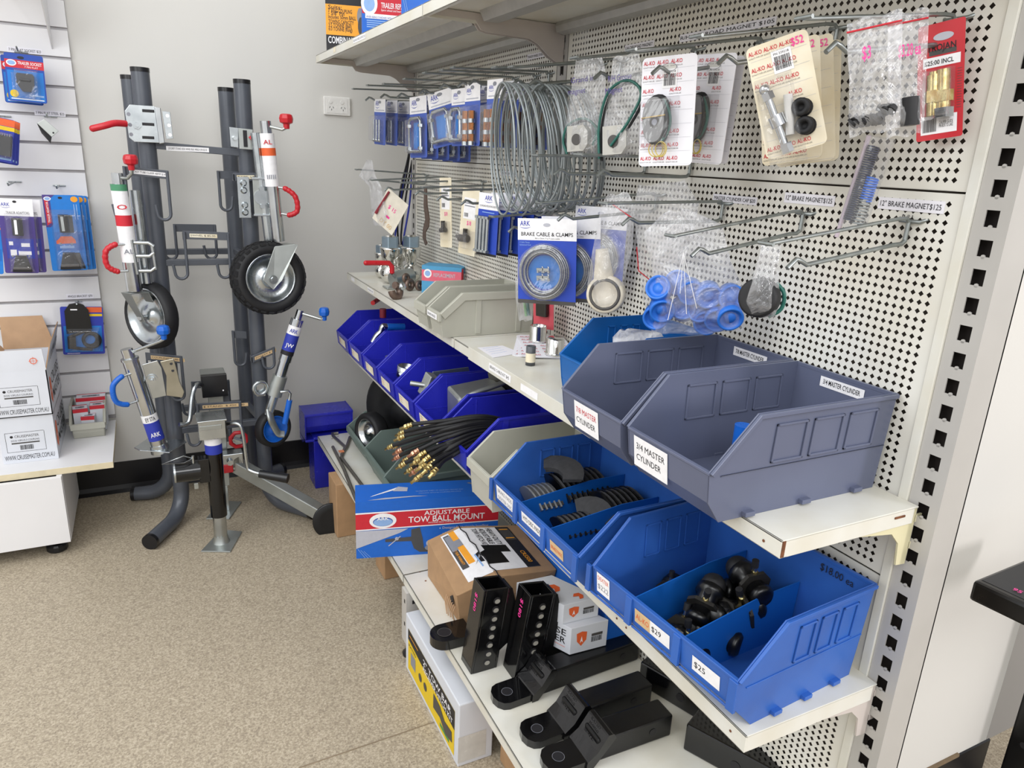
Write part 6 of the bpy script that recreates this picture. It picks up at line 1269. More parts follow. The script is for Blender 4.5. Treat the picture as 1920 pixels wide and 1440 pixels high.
for k, s in enumerate(('Designed for simple levelling', 'of trailer to vehicle', '5 Hole adjustable ball height', 'Suitable for most vehicles')):
    zz = H_ * (.445 - .10 * k); T_(m, s, W_ * .60, zz, H_ * .042, KLG, W_ * (.33, .22, .30, .30)[k], .01, up=.0008)
    if k != 1: m.ell((W_ * .583, 0, zz + .003), X, Z, .0016, .0016, KW, up=.0008)
# top print
m.text('TO PREVENT THEFT OF YOUR BALL MOUNT AND', (W_ * .42, D_ * .42, H_ + .0003), X, Y, .006, KLB, width=W_ * .34); m.text('PADLOCK HITCH & COUPLING PIN LOCK', (W_ * .44, D_ * .30, H_ + .0003), X, Y, .006, KLB, width=W_ * .3)
m.quad([V((W_ * a, D_ * b, H_ + .0006)) for a, b in ((.10, .25), (.12, .32), (.30, .75), (.33, .70))], KW); m.quad([V((W_ * a, D_ * b, H_ + .0007)) for a, b in ((.26, .52), (.30, .78), (.37, .7), (.36, .48))], KLG); m.quad([V((W_ * a, D_ * b, H_ + .0006)) for a, b in ((.80, .8), (.82, .84), (.93, .5), (.90, .42), (.91, .5))], KG)
m.quad([V((W_ * a, D_ * b, H_ + .0006)) for a, b in ((.08, .06), (.2, .16), (.4, .2), (.5, .16), (.4, .15), (.2, .08))], KLG)
m.build('box_body', T, .004)

# hitch kit carton with the torn corner
T = thing('printed_box', 'crumpled brown carton with a white and amber tow hitch label on top, torn corner', 'box', (.638, 1.478, D0), 0)
m = MB(); w_, d_ = .26, .245
V0 = [V((0, 0, 0)), V((w_, 0, 0)), V((w_, d_, 0)), V((0, d_, 0))]; V1 = [V((-.012, .0, .088)), V((w_ + .004, -.03, .118)), V((w_ - .002, d_ - .05, .140)), V((-.002, d_, .118))]; R1 = [V((.10, -.06, .145)), V((.085, d_ - .01, .165))]
m.put(V0 + V1, [(3, 2, 1, 0), (0, 1, 5, 4), (1, 2, 6, 5), (2, 3, 7, 6), (3, 0, 4, 7)], cardb)
m.put([V1[0], V1[1], V1[2], V1[3], V((.095, -.014, .128)), V((.085, d_ - .01, .150))], [(0, 4, 5, 3), (4, 1, 2, 5), (0, 1, 4), (3, 5, 2)], cardb)
m.build('carton_body', T, .002)
def onlid(a, b, side):   # a: 0..1 across from ridge; b: 0..1 from near to far
    rg0 = V((.095, -.014, .1285)); rg1 = V((.085, d_ - .01, .1505)); e0, e1_ = (V1[0], V1[3]) if side == 0 else (V1[1], V1[2]); p = rg0.lerp(rg1, b); q = e0.lerp(e1_, b); return p.lerp(q, a)
def lid(m, side, pts, mt, up): 
    n_ = Z * up; P = [onlid(a, b, side) + n_ for a, b in pts]; n0 = (P[1] - P[0]).cross(P[2] - P[1]); m.quad(P if n0.z > 0 else P[::-1], mt)
m = MB()
lid(m, 0, [(0, .08), (.62, .1), (.62, .95), (0, .95)], KW, .0010); lid(m, 1, [(0, .10), (.80, .10), (.80, .95), (0, .95)], KW, .0010)
lid(m, 0, [(.40, .30), (.58, .30), (.58, .92), (.40, .92)], KDG, .0016); lid(m, 0, [(.20, .34), (.38, .34), (.38, .95), (.20, .95)], KY, .0014)
lid(m, 1, [(.58, .10), (.80, .10), (.80, .95), (.58, .95)], K, .0014)
lid(m, 1, [(.60, .66), (.78, .66), (.78, .92), (.60, .92)], KDG, .0018); lid(m, 1, [(.62, .69), (.76, .69), (.76, .71), (.62, .71)], KY, .0022); lid(m, 1, [(.62, .88), (.76, .88), (.76, .9), (.62, .9)], KY, .0022)
lid(m, 1, [(.02, .22), (.36, .22), (.36, .50), (.20, .52), (.02, .44)], blackm, .0018); lid(m, 1, [(.12, .44), (.52, .42), (.52, .56), (.12, .58)], blackm, .0020); lid(m, 0, [(.0, .28), (.12, .30), (.10, .44), (0, .46)], blackm, .0018)
lid(m, 0, [(.22, .30), (.26, .28), (.02, .38), (.02, .42)], KG, .0022); lid(m, 0, [(.10, .22), (.14, .22), (.14, .44), (.10, .44)], KLB, .0024); lid(m, 0, [(.38, .62), (.56, .62), (.56, .90), (.38, .90)], KG, .0020); lid(m, 0, [(.2, .66), (.4, .66), (.4, .78), (.2, .78)], KG, .0020)
def lidtext(s, side, a, b, h, mt, wd, up=.0026):   # reads from far to near
    o = onlid(a, b, side) + Z * up; uy = (onlid(min(1, a + .1), b, side) - onlid(a, b, side)).normalized() * (1 if side == 1 else -1); ux = (onlid(a, 0, side) - onlid(a, 1, side)).normalized(); nn = ux.cross(uy)
    m.text(s, o, ux, uy if nn.z > 0 else -uy, h, mt, width=wd, bold=.03, up=.0002)
lidtext('HEAVY-DUTY', 1, .40, .92, .015, K, .085); lidtext('ADJUSTABLE', 1, .28, .92, .015, K, .08); lidtext('TOW HITCH KIT', 1, .16, .92, .015, K, .09); lidtext('CR5500', 1, .66, .42, .012, KY, .055); lidtext('7 YEAR WARRANTY', 0, .52, .62, .007, KY, .065)
m.build('printed_label', T)
m = MB(); m.tube([onlid(.02, b / 12, 1) + Z * (.0026) + X * (.004 * math.sin(b * 2.1)) for b in range(13)], .0016, K, 5); m.build('lid_split', T)
m = MB(); P = [(.0, .06), (.03, .085), (.055, .08), (.05, .055), (.07, .045), (.03, .04)]
m.quad([V((-.0125 + .0, a * .9, b)) + V((.001, 0, 0)) for a, b in ((.03, .075), (.018, .05), (.035, .045), (.05, .06))][::-1], K)
for k in range(7): m.tube([V((-.014 + .004 * math.sin(k), .004 + .009 * k, .006)), V((-.018, .008 + .009 * k, .035)), V((-.013, .004 + .010 * k, .055))], .0014, cardbin, 5)
m.build('torn_corner', T)

# upright drilled square-tube hitches
def drop_tube(loc, lab, lean, price, wd=.068, dd=.060, hh=.222):
    T = thing('hitch_tube', lab, 'tow hitch', loc, 0, 'upright drilled hitch tubes', rot=(0, lean, 0)); t_ = .006; m = MB()
    m.b2((0, 0, 0), (t_, dd, hh), blackp); m.b2((wd - t_, 0, 0), (wd, dd, hh), blackp); m.b2((t_, dd - t_, 0), (wd - t_, dd, hh), blackp); m.b2((t_, 0, 0), (wd - t_, t_, hh), blackp); m.build('square_tube', T, .0015)
    m = MB(); m.prism([(wd, .05), (wd + .026, .075), (wd + .026, hh - .05), (wd + .008, hh - .004), (wd, hh - .004)], (0, .004, 0), X, Z, Y, .045, blackm); m.build('gusset', T, .002)
    m = MB(); hmat = mat('hole_daylight', '9b988f', .6)
    for k in range(8):
        c = V((wd * .55, -.0003, hh - .030 - k * .0235)); m.cyl(c + Y * .0002, c, .0088, K, 20); m.ell(c + V((.0015, 0, -.002)), X, Z, .0068, .0058, hmat, up=.0006)
    m.build('pin_holes', T)
    m = MB(); m.text('$180' if price else '$180', V((0, .038 if price else .036, hh - .025)), -Z, Y * -1, .012, (KP, KO)[0], width=.046, bold=.04, up=.0008); m.build('price_mark', T); return T
drop_tube((.588, 1.291, D0), 'upright black drilled hitch tube marked $180, nearer the deck edge', math.radians(7), True)
drop_tube((.672, 1.231, D0), 'upright black drilled hitch tube marked $180, further back from the deck edge', math.radians(8), False)
# tongue plate beside the first tube
T = thing('ball_plate', 'black ball mount tongue with one large hole, overhanging the deck edge', 'tow hitch', (.56, 1.40, D0)); m = MB(); c = at(833, 1190, z=.27); P = []
for i in range(13): a = PI / 2 + PI * i / 12; P.append((c.x + .036 * math.cos(a), c.y + .036 * math.sin(a)))
P += [(c.x + .066, c.y - .036), (c.x + .066, c.y + .036)]; m.prism(P, (0, 0, D0), X, Y, Z, .026, blackp); m.build('tongue', T, .005, world=True)
m = MB(); m.cyl((c.x, c.y, D0 + .026), (c.x, c.y, D0 + .0266), .017, K, 24); m.ell((c.x, c.y, D0 + .0266), X, Y, .018, .018, KDG, up=.0003, hole=.9); m.build('ball_hole', T, world=True)  # thin ring is a highlight painted around the dark hole disc

def ball_mount(loc, rz, L_, lab, riser=.070, tw=.064):
    T = thing('ball_mount', lab, 'tow hitch', loc, rz, 'black ball mounts on the lowest deck'); m = MB(); P = []
    for i in range(7): a = PI / 2 + PI * i / 6; P.append((.034 + .034 * math.cos(a) * .75, .034 * math.sin(a)))
    P = [(x, y) for x, y in P] + [(.10, -.034), (.10, .034)]; m.prism(P, (0, 0, 0), X, Y, Z, .018, blackp)
    prof = [(.088, 0), (.105, .0), (.155, riser - .012), (.148, riser), (.136, riser), (.112, .034), (.090, .018)]; m.prism(prof, (0, -.038, 0), X, Z, Y, .076, blackp); m.build('tongue', T, .004)
    m = MB(); m.cyl((.044, 0, .018), (.044, 0, .0186), .0125, K, 24); m.ell((.044, 0, .0187), X, Y, .0128, .0128, KG, up=.0001, hole=.95); m.build('ball_hole', T)  # rim highlight of the hole drawn as a thin grey ring
    m = MB(); m.b2((.118, -.027, .0), (L_, .027, .054), blackm); m.build('shank', T, .004)
    m = MB(); m.cyl((L_ - .05, -.0275, .027), (L_ - .05, -.0279, .027), .0085, K, 20); m.build('pin_hole', T)
    m = MB(); d = V((-.6, 0, .8)); ux = V((0, -1, 0)); uy = V((.026, 0, .036)).normalized()
    for k in range(4): m.text(('RATED', '3500KG', '350KG', 'BALL')[k], V((.121, .024, .045)) + uy * (.020 - .009 * k) + V((-.0015, 0, .001)), ux, uy, .005, blackm, width=.034, bold=.02, up=.001)
    m.build('raised_lettering', T); return T
ball_mount((.588, 1.185, D0), math.radians(3), .40, 'black ball mount lying in front of the upright tubes, longest shank visible')
ball_mount((.598, 1.062, D0), math.radians(1), .325, 'black ball mount, farther one of the touching pair nearest the camera')
ball_mount((.602, .980, D0), math.radians(-1), .305, 'black ball mount, nearer one of the touching pair, cut off by the picture')
T = thing('steel_shank', 'long black square shank under the two small white cartons', 'tow hitch', (.78, 1.29, D0)); m = MB(); m.b2((.775, 1.262, D0), (.985, 1.322, D0 + .055), blackm); m.build('shank', T, .003, world=True)
for a, b, lab, hh in ((at(1196, 1282, z=D0), at(1420, 1418, z=D0), 'black square shank lying askew below the nearest wide blue bin', .062), (at(1280, 1405, z=D0), at(1450, 1500, z=D0), 'black square shank in the bottom right corner, hole in its side', .066)):
    T = thing('steel_shank', lab, 'tow hitch', a); d = (b - a); d.z = 0; L_ = d.length; d.normalize(); s = V((-d.y, d.x, 0)); m = MB(); q = [a, b, b + s * .060, a + s * .060]; m.hexa([p for p in q] + [p + Z * hh for p in q], blackp); m.build('shank', T, .004, world=True)
    m = MB(); c = a + d * .11 - s * .0005 + Z * .03; m.cyl(c, c - s * .0004, .010, K, 20); m.build('pin_hole', T, world=True)

# two small white cartons
def cmbox(P0, P1, P2, z, h, lab):
    T = thing('small_carton', lab, 'box', P0, 0, 'small white cartons with orange shields'); m = MB(); pbox(m, P0, P1, P2, h, whitec); m.build('carton_body', T, .001, world=True)
    m = MB(); ux = (P1 - P0).normalized(); w_ = (P1 - P0).length; ul = (P0 - P2).normalized(); l_ = (P0 - P2).length
    o = P0 + ux * w_ * .15 + Z * h * .25; P = [(0, .5), (.14, .55), (.28, .5), (.27, .2), (.14, 0), (.02, .2)]; 
    nn = ux.cross(Z).normalized() * .0006; m.quad([o + ux * (a * w_) + Z * (b * h) + nn for a, b in P], KO); m.quad([o + ux * (a * w_) + Z * (b * h) + nn * 1.6 for a, b in ((.10, .12), (.14, .38), (.18, .12), (.14, .2))], KW)
    m.rect(P0 + ux * w_ * .56 + Z * h * .52, ux, Z, w_ * .3, h * .1, KDG, .0006); m.bars(P0 + ux * w_ * .56 + Z * h * .3, ux, Z, w_ * .3, h * .2, K, 14, .0006)
    q = P2 + ul * l_ * .20 + Z * h * .62; m.text('CRUISE', q, ul, Z, h * .22, K, width=l_ * .7, bold=.01, up=.0006); m.text('MASTER', q - Z * h * .3, ul, Z, h * .22, K, width=l_ * .7, bold=.01, up=.0006); m.rect(q - Z * h * .42, ul, Z, l_ * .7, h * .015, KO, .0006); m.build('print', T, world=True); return T
zb = D0 + .0555
Q0 = at(1077, 1202, z=.345); dz = 0
Q0 = V((.800, 1.200, .3065)); ang = math.radians(28); ex = V((.995, -.04, 0)).normalized(); ey = V((-.42, .90, 0)).normalized()
cmbox(Q0, Q0 + ex * .100, Q0 + ey * .14, 0, .072, 'small white carton with an orange shield and barcode, lower of two')
Q1 = V((.788, 1.222, .379)); T = cmbox(Q1, Q1 + ex * .096, Q1 + ey * .14, 0, .052, 'small white carton with its end flap lifting, upper of two')
m = MB(); zt_ = .432; 
for fx, fy, s_ in ((.45, .55, .034), (.62, .16, .026)):
    c = Q1 + ex * (.096 * fx) + ey * (.14 * fy); c.z = zt_; P = [(-.5, .1), (-.2, .5), (.3, .45), (.5, 0), (.3, -.4), (-.1, -.45), (.05, 0)]; m.quad([c + X * (a * s_) + Y * (b * s_) for a, b in P], KO)
m.build('shield_print', T, world=True)
# blue box seen behind, under the third shelf
T = thing('blue_box', 'blue box with white print partly hidden behind the brown hitch carton', 'box', (.905, 1.36, D0)); m = MB(); m.b2((.905, 1.215, D0), (.985, 1.66, .445), bxb); m.build('box_body', T, .002, world=True); m = MB()
for k in range(3): m.text(('simple levelling', 'of trailer to vehicle', 'adjustable height')[k], (.905, 1.42, .425 - .016 * k), FX, FY, .008, KLB, width=.16)
m.build('print', T, world=True)
# white carton with yellow label under the near deck
T = thing('printed_box', 'long white carton with a black and yellow label standing under the near deck', 'box', (.556, 1.279, 0)); m = MB(); w_, d_, h_ = .092, .395, .183
m.b2((0, 0, 0), (w_, d_, h_), whitec); m.build('carton_body', T, .003)
m = MB(); S = V((-.0005, 0, 0)); f = lambda y, z: V((-.0006, d_ * y, h_ * z))
m.quad([f(.94, .08), f(.06, .08), f(.06, .80), f(.94, .80)], KYL); m.quad([f(.94, .62) + S, f(.06, .50) + S, f(.06, .80) + S, f(.94, .80) + S], K)
m.text('2" TOW BAR', V((-.001, d_ * .62, h_ * .66)), FX, FY, .016, KW, width=.2, bold=.03, up=.0008); m.text('RECEIVER HITCH KIT', V((-.001, d_ * .62, h_ * .55)), FX, FY, .014, KW, width=.21, bold=.03, up=.0008)
m.quad([V((-.0016, d_ * y, h_ * z)) for y, z in ((.42, .48), (.30, .46), (.22, .36), (.10, .40), (.09, .24), (.20, .18), (.30, .28), (.42, .24))], KDG)
m.quad([f(.88, .24) + S, f(.78, .24) + S, f(.78, .46) + S, f(.88, .46) + S], KG)
for y in (.68, .58): m.ell(f(y, .32) + S, FX, FY, .012, .012, KDG, up=.0004)
m.quad([f(.30, .14) + S, f(.14, .14) + S, f(.14, .2) + S, f(.30, .2) + S], KGR); m.text('RATED', V((-.001, d_ * .92, h_ * .52)), FX, FY, .008, K, width=.06, up=.0008); m.rect(V((-.001, d_ * .9, h_ * .72)), FX, FY, .07, .003, KY, .0010); m.build('printed_label', T)
m = MB(); m.rect((.0, -.0003, .012), X, Z, w_ * .8, h_ * .42, mat('packing_tape', 'cfcdc8', .25), .0002); m.build('packing_tape', T)
# brown cartons on the floor
for (x0, y0, x1, y1, h_, lab) in ((.548, 2.475, .75, 2.60, .225, 'brown carton on the floor beside the round black foot'), (.63, 2.13, .80, 2.24, .12, 'brown carton under the deck below the tow ball mount box'), (.66, .9, .90, 1.26, .19, 'brown carton under the near deck beyond the long white carton')):
    T = thing('brown_carton', lab, 'carton', (x0, y0, 0), 0, None); m = MB(); m.b2((0, 0, 0), (x1 - x0, y1 - y0, min(h_, .222)), cardb); m.build('carton_body', T, .003)
# bent rods on the far deck
def rod(pts, lab, r=.0065):
    T = thing('steel_rod', lab, 'metal rod', at(*pts[0], z=.2502 + r)); m = MB(); m.tube([at(a, b, z=.2502 + r) for a, b in pts], r, mat('raw_steel_rod', '8f8a82', .4, .8, var=.1), 10); m.build('rod', T, .001, world=True); return T
rod([(634, 812), (623, 813), (625, 818), (647, 838), (640, 858), (690, 925)], 'bent steel rod with an orange tag lying along the far deck')
rod([(624, 838), (645, 880), (668, 938)], 'straight steel rod nearest the edge of the far deck')
rod([(664, 816), (656, 820), (650, 838), (641, 852)], 'short steel rod end poking out beside the green-grey bins')
T = [o for o in bpy.data.objects if o.get('label', '').startswith('bent steel rod')][0]; m = MB(); c = at(640, 846, z=.264); m.box(c, (.02, .02, .002), mat('orange_tag', 'e08a5e', .5)); m.build('orange_tag', T, world=True)
# small wheel in the green bin, black disc behind
T = thing('castor_wheel', 'small chrome-hubbed wheel standing in the green-grey bin', 'wheel', V((.722, 2.60, SH1 + .118))); wc = V((.722, 2.60, SH1 + .118)); wheel(T, wc, (-.93, -.35, .05), .078, .06, .056, chrome_soft)
T = thing('rubber_disc', 'large black rubber wheel leaning under the third shelf behind the green-grey bins', 'wheel', (.86, 2.62, D0)); wc = V((.86, 2.62, .43)); m = MB(); m.lathe(wc + V((.03, .02, 0)), V((-.8, -.6, 0)), [(0, 0), (0, .165), (.012, .178), (.05, .178), (.062, .165), (.064, .10), (.056, .09), (.06, .05), (.075, .04), (.075, 0)], blackr, 40); m.build('tyre', T, world=True)
T = thing('wire_bundle', 'dark ribbed tyre edge below the wide royal bins', 'wheel', (0, 0, 0)); bpy.data.objects.remove(T)

# ================================================================ second shelf, farther bay
S2 = SH2 + .0005
def towball(px, py, lab, s=1.0):
    c = at(px, py, z=S2); T = thing('tow_ball', lab, 'tow ball', c, 0, 'upturned chrome tow balls'); m = MB()
    m.sph((0, 0, .034 * s), .034 * s, chrome, 24); m.build('ball', T)
    m = MB(); m.lathe((0, 0, .060 * s), Z, [(0, .018 * s), (.02 * s, .017 * s), (.028 * s, .030 * s), (.050 * s, .032 * s), (.054 * s, .034 * s), (.060 * s, .034 * s), (.061 * s, .015 * s), (.10 * s, .015 * s), (.10 * s, 0)], chrome, 28); m.build('collar', T)
    m = MB(); m.cyl((0, 0, .120 * s), (0, 0, .155 * s), .029 * s, mat('blue_zinc_nut', 'a9bccb', .3, .8), 6, sm=False); m.cyl((0, 0, .152 * s), (0, 0, .154 * s), .013 * s, chrome, 16); m.build('nut', T, .002)
    return T
towball(732, 531, 'upturned chrome tow ball with a large nut, left of the front pair', 1.12); towball(771, 529, 'upturned chrome tow ball with a large nut, right of the front pair', 1.12)
towball(716, 521, 'smaller chrome tow ball half hidden behind the left front one', .82); towball(748, 522, 'smaller chrome tow ball between and behind the front pair', .82)
T = thing('lever_clamp', 'steel swivel clamp with an L-shaped red lever in front of the tow balls', 'clamp', at(748, 540, z=S2)); m = MB(); c = at(748, 538, z=S2); m.cyl(c + V((-.03, -.02, .03)), c + V((.05, .01, .04)), .028, zincd, 24); m.b2(c + V((-.06, -.05, 0)), c + V((.02, .01, .006)), zincd); m.build('clamp_body', T, .002, world=True)
m = MB(); P = [at(686, 493, y=2.5), at(715, 493, y=2.5), at(729, 493, y=2.5), at(735, 500, y=2.5), at(735, 512, y=2.5)]; m.tube(P, .009, redpl, 12); m.sph(P[0], .009, redpl, 10); m.build('lever', T, world=True); m = MB(); m.cyl(P[-1], c + V((-.01, -.02, .03)), .007, zinc, 10); m.build('pin', T, world=True)
for k, (px, py, lab) in enumerate(((742, 560, 'rusty brown U-shaped shackle lump at the shelf edge'), (768, 545, 'rusty brown coupling lump behind the shackle'))):
    c = at(px, py, z=S2); T = thing('rusty_fitting', lab, 'metal part', c); m = MB(); R_b = .022 if k == 0 else .019
    if k == 0: m.ring((0, 0, .026), (.5, -.8, .3), .020, .0125, bronze, 20, 10, arc=(-.8, 4)); m.sph((.022, .0, .040), .014, zinc, 12)
    else:
        for dx, dy, dzz, r in ((0, 0, .022, .02), (.035, -.004, .018, .017), (-.012, .004, .045, .016)): m.ring((dx, dy, dzz), (.4, -.9, .1), r * .7, r * .45, bronze, 16, 8)
    m.build('body', T)
c = at(812, 540, z=S2); T = thing('standing_bolt', 'short round-headed bolt standing beside the pale grey bins', 'bolt', c); m = MB(); m.lathe((0, 0, 0), Z, [(0, 0), (0, .008), (.038, .008), (.040, .013), (.046, .014), (.052, .012), (.052, 0)], mat('dull_brass_bolt', 'a9a48e', .4, .7), 16); m.build('bolt_body', T)
# faded blue box
T = thing('printed_box', 'faded blue and pink box leaning against the panel beside the tow balls', 'box', (.86, 2.42, S2), math.radians(-38)); m = MB(); w_, d_, h_ = .145, .085, .098; pb = ink('faded_blue', '4f9cc8'); m.b2((0, 0, 0), (w_, d_, h_), pb)
R_(m, 0, h_ * .45, w_, h_ * .40, mat('faded_red', 'e4687c', .55), .0004); m.ell((w_ * .15, 0, h_ * .72), X, Z, w_ * .10, h_ * .16, KW, up=.0007); m.ell((w_ * .15, 0, h_ * .72), X, Z, w_ * .07, h_ * .10, KLB, up=.0009); T_(m, 'REPLACEMENT', w_ * .3, h_ * .62, h_ * .13, KLG, w_ * .55, .02, up=.0008); m.quad([V((w_ * a, -.0008, h_ * b)) for a, b in ((.1, .05), (.3, .35), (.36, .32), (.2, .05))], KLG)
m.rect((w_, 0, h_ * .45), Y, Z, d_ * .3, h_ * .5, KR, .0004); m.rect((w_, d_ * .35, h_ * .15), Y, Z, d_ * .5, h_ * .6, KW, .0005); m.bars((w_, d_ * .42, h_ * .2), Y, Z, d_ * .36, h_ * .5, K, 12, .0008); m.build('box_body', T, .0015)

# ---- second shelf, nearer bay: cards, cups, paper, small cylinder
S2n = SH2 + .0035
T = thing('paper_sheet', 'small sheet of white note paper on the second shelf', 'paper', at(932, 660, z=S2n)); m = MB(); q = [at(a, b, z=S2n) for a, b in ((895, 652), (942, 648), (977, 662), (925, 671))]; q = [V((p.x, p.y, S2n)) for p in q]; m.hexa([q[3], q[2], q[1], q[0]] + [p + Z * .0006 for p in (q[3], q[2], q[1], q[0])], papw); ux = (q[2] - q[3]).normalized(); uy = (q[0] - q[3]).normalized()
for k in range(4): m.rect(q[3] + uy * (.03 + .018 * k) + ux * .01 + Z * .0006, ux, uy, .05, .0012, KLB, .0002)
m.build('sheet', T, world=True)
def flatcard(ang, cx, cy, z, lab):
    T = thing('logo_card', lab, 'card', (cx, cy, z), ang, 'stacked flat white logo cards'); m = MB(); w_, h_ = .13, .23; m.prism([(-w_ / 2 + .01, -h_ / 2), (w_ / 2 - .01, -h_ / 2), (w_ / 2, -h_ / 2 + .01), (w_ / 2, h_ / 2 - .01), (w_ / 2 - .01, h_ / 2), (-w_ / 2 + .01, h_ / 2), (-w_ / 2, h_ / 2 - .01), (-w_ / 2, -h_ / 2 + .01)], (0, 0, 0), X, Y, Z, .0012, mat('white_card', 'f1f0f6', .5))
    for j in range(7):
        for i in range(3): m.text('AL-KO', (-w_ / 2 + .008 + .042 * i, h_ / 2 - .026 - .031 * j, .0012), X, Y, .010, KR, width=.030, bold=.03, up=.0004); m.rect((-w_ / 2 + .008 + .042 * i, h_ / 2 - .031 - .031 * j, .0012), X, Y, .030, .0012, KG, .0003)
    m.build('card', T); return T
flatcard(math.radians(-30), .895, 1.60, S2n, 'white logo card lying lowest in the fanned stack on the second shelf'); flatcard(math.radians(-26), .90, 1.595, S2n + .002, 'white logo card in the middle of the fanned stack on the second shelf'); flatcard(math.radians(-20), .905, 1.585, S2n + .004, 'white logo card lying on top of the fanned stack on the second shelf')
for px, py, lab, op in ((1008, 640, 'open chrome bearing cup on the fanned logo cards, farther one', True), (1040, 665, 'closed chrome bearing cap on the fanned logo cards, nearer one', False)):
    c = at(px, py, z=S2n + .0055); T = thing('chrome_cup', lab, 'chrome cap', c); m = MB(); r = .0225
    if op: m.lathe((0, 0, 0), Z, [(0, 0), (0, r + .0015), (.006, r + .0015), (.007, r), (.042, r), (.043, r - .001), (.042, r - .0015), (.004, r - .0015), (.004, 0)], chrome, 32)
    else: m.lathe((0, 0, 0), Z, [(0, 0), (0, r + .002), (.007, r + .002), (.008, r), (.040, r), (.044, r - .004), (.044, 0)], chrome, 32)
    m.build('cup', T)
c = at(994, 684, z=S2n); T = thing('small_cylinder', 'small dark grey cylinder with a beige sticker standing on the second shelf', 'cylinder', c); m = MB(); dk = mat('dark_grey_plastic', '55585c', .45); m.lathe((0, 0, 0), Z, [(0, 0), (0, .0115), (.046, .0115), (.047, .009), (.040, .008), (.040, 0)], dk, 24); m.build('body', T); m = MB(); m.cyl((0, 0, .008), (0, 0, .030), .0118, papc, 24, caps=False); m.build('sticker', T)

# things in the slate and blue bins
T = thing('crumpled_bag', 'crumpled pale clear bag lying in the mid blue bin', 'bag', (.88, 1.16, SH2 + .10)); fr = frame((1145, 628), (1250, 618), (1145, 655), -60, x=.85); T.location = fr[0]; T.rotation_euler = fr[1]; bag(T, [(.008, .02, fr[2] * .4, .004), (-.004, .004, fr[2] * .9, .02), (-.03, 0, fr[2], .03), (-.06, .01, fr[2] * .95, .02)], mt=clear_mat('milky_film', dens=.5), seed=71)
bod = mat('white_cylinder_bag', 'e6e2e2', .35, var=.04)
for k, (dx, dy, lab) in enumerate(((.84, .76, 'white wrapped master cylinder in the nearest slate grey bin, left one'), (.90, .745, 'white wrapped master cylinder in the nearest slate grey bin, right one'))):
    T = thing('wrapped_cylinder', lab, 'packaged part', (dx, dy, SH2 + .006)); m = MB(); m.lathe((0, 0, 0), (.3, -.2, 1), [(0, 0), (0, .022), (.03, .026), (.07, .022), (.095, .018), (.102, .010), (.102, 0)], bod, 18); m.build('wrapped_body', T)
T = thing('plastic_cap', 'small bright blue cap in the nearest slate grey bin', 'cap', (.80, .77, SH2 + .006)); m = MB(); m.cyl((0, 0, 0), (0, 0, .085), .014, bluepl, 20); m.build('cap', T, .002)

# ================================================================ cartons on the top shelf
ST = 1.747
fr = frame((608, -60), (680, -66), (617, 88), -16, x=.64); A1, ro, w_, h_ = fr
T = thing('printed_box', 'black and amber box reading COMBINATION with towing capacities, leftmost on the top shelf', 'box', (A1.x, A1.y, ST), 0, None, rot=(0, 0, math.radians(-16))); m = MB(); H2 = .30; m.b2((0, 0, 0), (w_, .12, H2), K)
zf = lambda py: at(612, py, x=A1.x).z - ST
R_(m, .0, zf(64), w_, zf(5) - zf(64), KY, .0004)
for k, (s, py, wd) in enumerate((('Suits:', 14, .35), ('3" RING COUPLING', 21, .62), ('- 5/8" Pin', 26, .42), ('Includes: 50mm BALL', 33, .72), ('TOWING CAPACITY', 42, .66), ('3.5 TONNE (Ball)', 49, .6), ('6.0 TONNE (Ring)', 56, .62))): T_(m, s, w_ * .07, zf(py), .012, K, w_ * wd, .02, up=.0008)
T_(m, 'COMBINATION', w_ * .05, zf(80), .022, KW, w_ * 1.0 * .92, .04, up=.0008)
m.ell((w_ * .9, 0, zf(25)), X, Z, w_ * .08, .028, KG, up=.0010); m.ell((w_ * .92, 0, zf(44)), X, Z, w_ * .08, .03, KDG, up=.0011); m.build('box_body', T, .002)
fr = frame((672, -60), (756, -70), (680, 60), -14, x=.665); A1, ro, w_, h_ = fr
T = thing('printed_box', 'red and blue box reading TRAILER REPAIR beside the amber box on the top shelf', 'box', (A1.x + .004, A1.y - .02, ST), 0, None, rot=(0, 0, math.radians(-14))); m = MB(); m.b2((0, 0, 0), (w_, .10, .28), bxb)
zf = lambda py: at(680, py, x=A1.x).z - ST
R_(m, 0, zf(22), w_, zf(-20) - zf(22), KR, .0004); m.ell((w_ * .16, 0, zf(2)), X, Z, w_ * .18, .034, KW, up=.0008); m.ell((w_ * .16, 0, zf(3)), X, Z, w_ * .12, .022, KLB, up=.0010); T_(m, 'TRAILER REPAIR', w_ * .42, zf(9), .015, KW, w_ * .56, .03, up=.001); T_(m, 'Spare wheel and bearing', w_ * .42, zf(15), .006, KW, w_ * .5, up=.001)
R_(m, w_ * .07, zf(31), w_ * .86, .014, KW, .0006); T_(m, 'WHEN BEING STANDARD WITH A FLAT TYRE', w_ * .09, zf(30), .006, KB, w_ * .8, up=.0009)
for k in range(4): R_(m, w_ * .1, zf(36 + 4 * k), w_ * (.6 - .1 * k), .003, KLB, .0006)
m.build('box_body', T, .002)
T = thing('blue_box', 'plain bright blue box with pale corner lines at the right on the top shelf', 'box', (.634, 1.80, ST)); q0 = at(752, 22, x=.634); m = MB(); m.b2((.634, 1.66, ST), (.90, q0.y, ST + .26), bxb)
for k in range(2): m.quad([V((.6334, q0.y - .012 - .014 * k, ST + .05)), V((.6334, q0.y - .015 - .014 * k, ST + .05)), V((.6334, q0.y - .045 - .014 * k, ST)), V((.6334, q0.y - .042 - .014 * k, ST))][::-1], KLB)
m.build('box_body', T, .002, world=True)

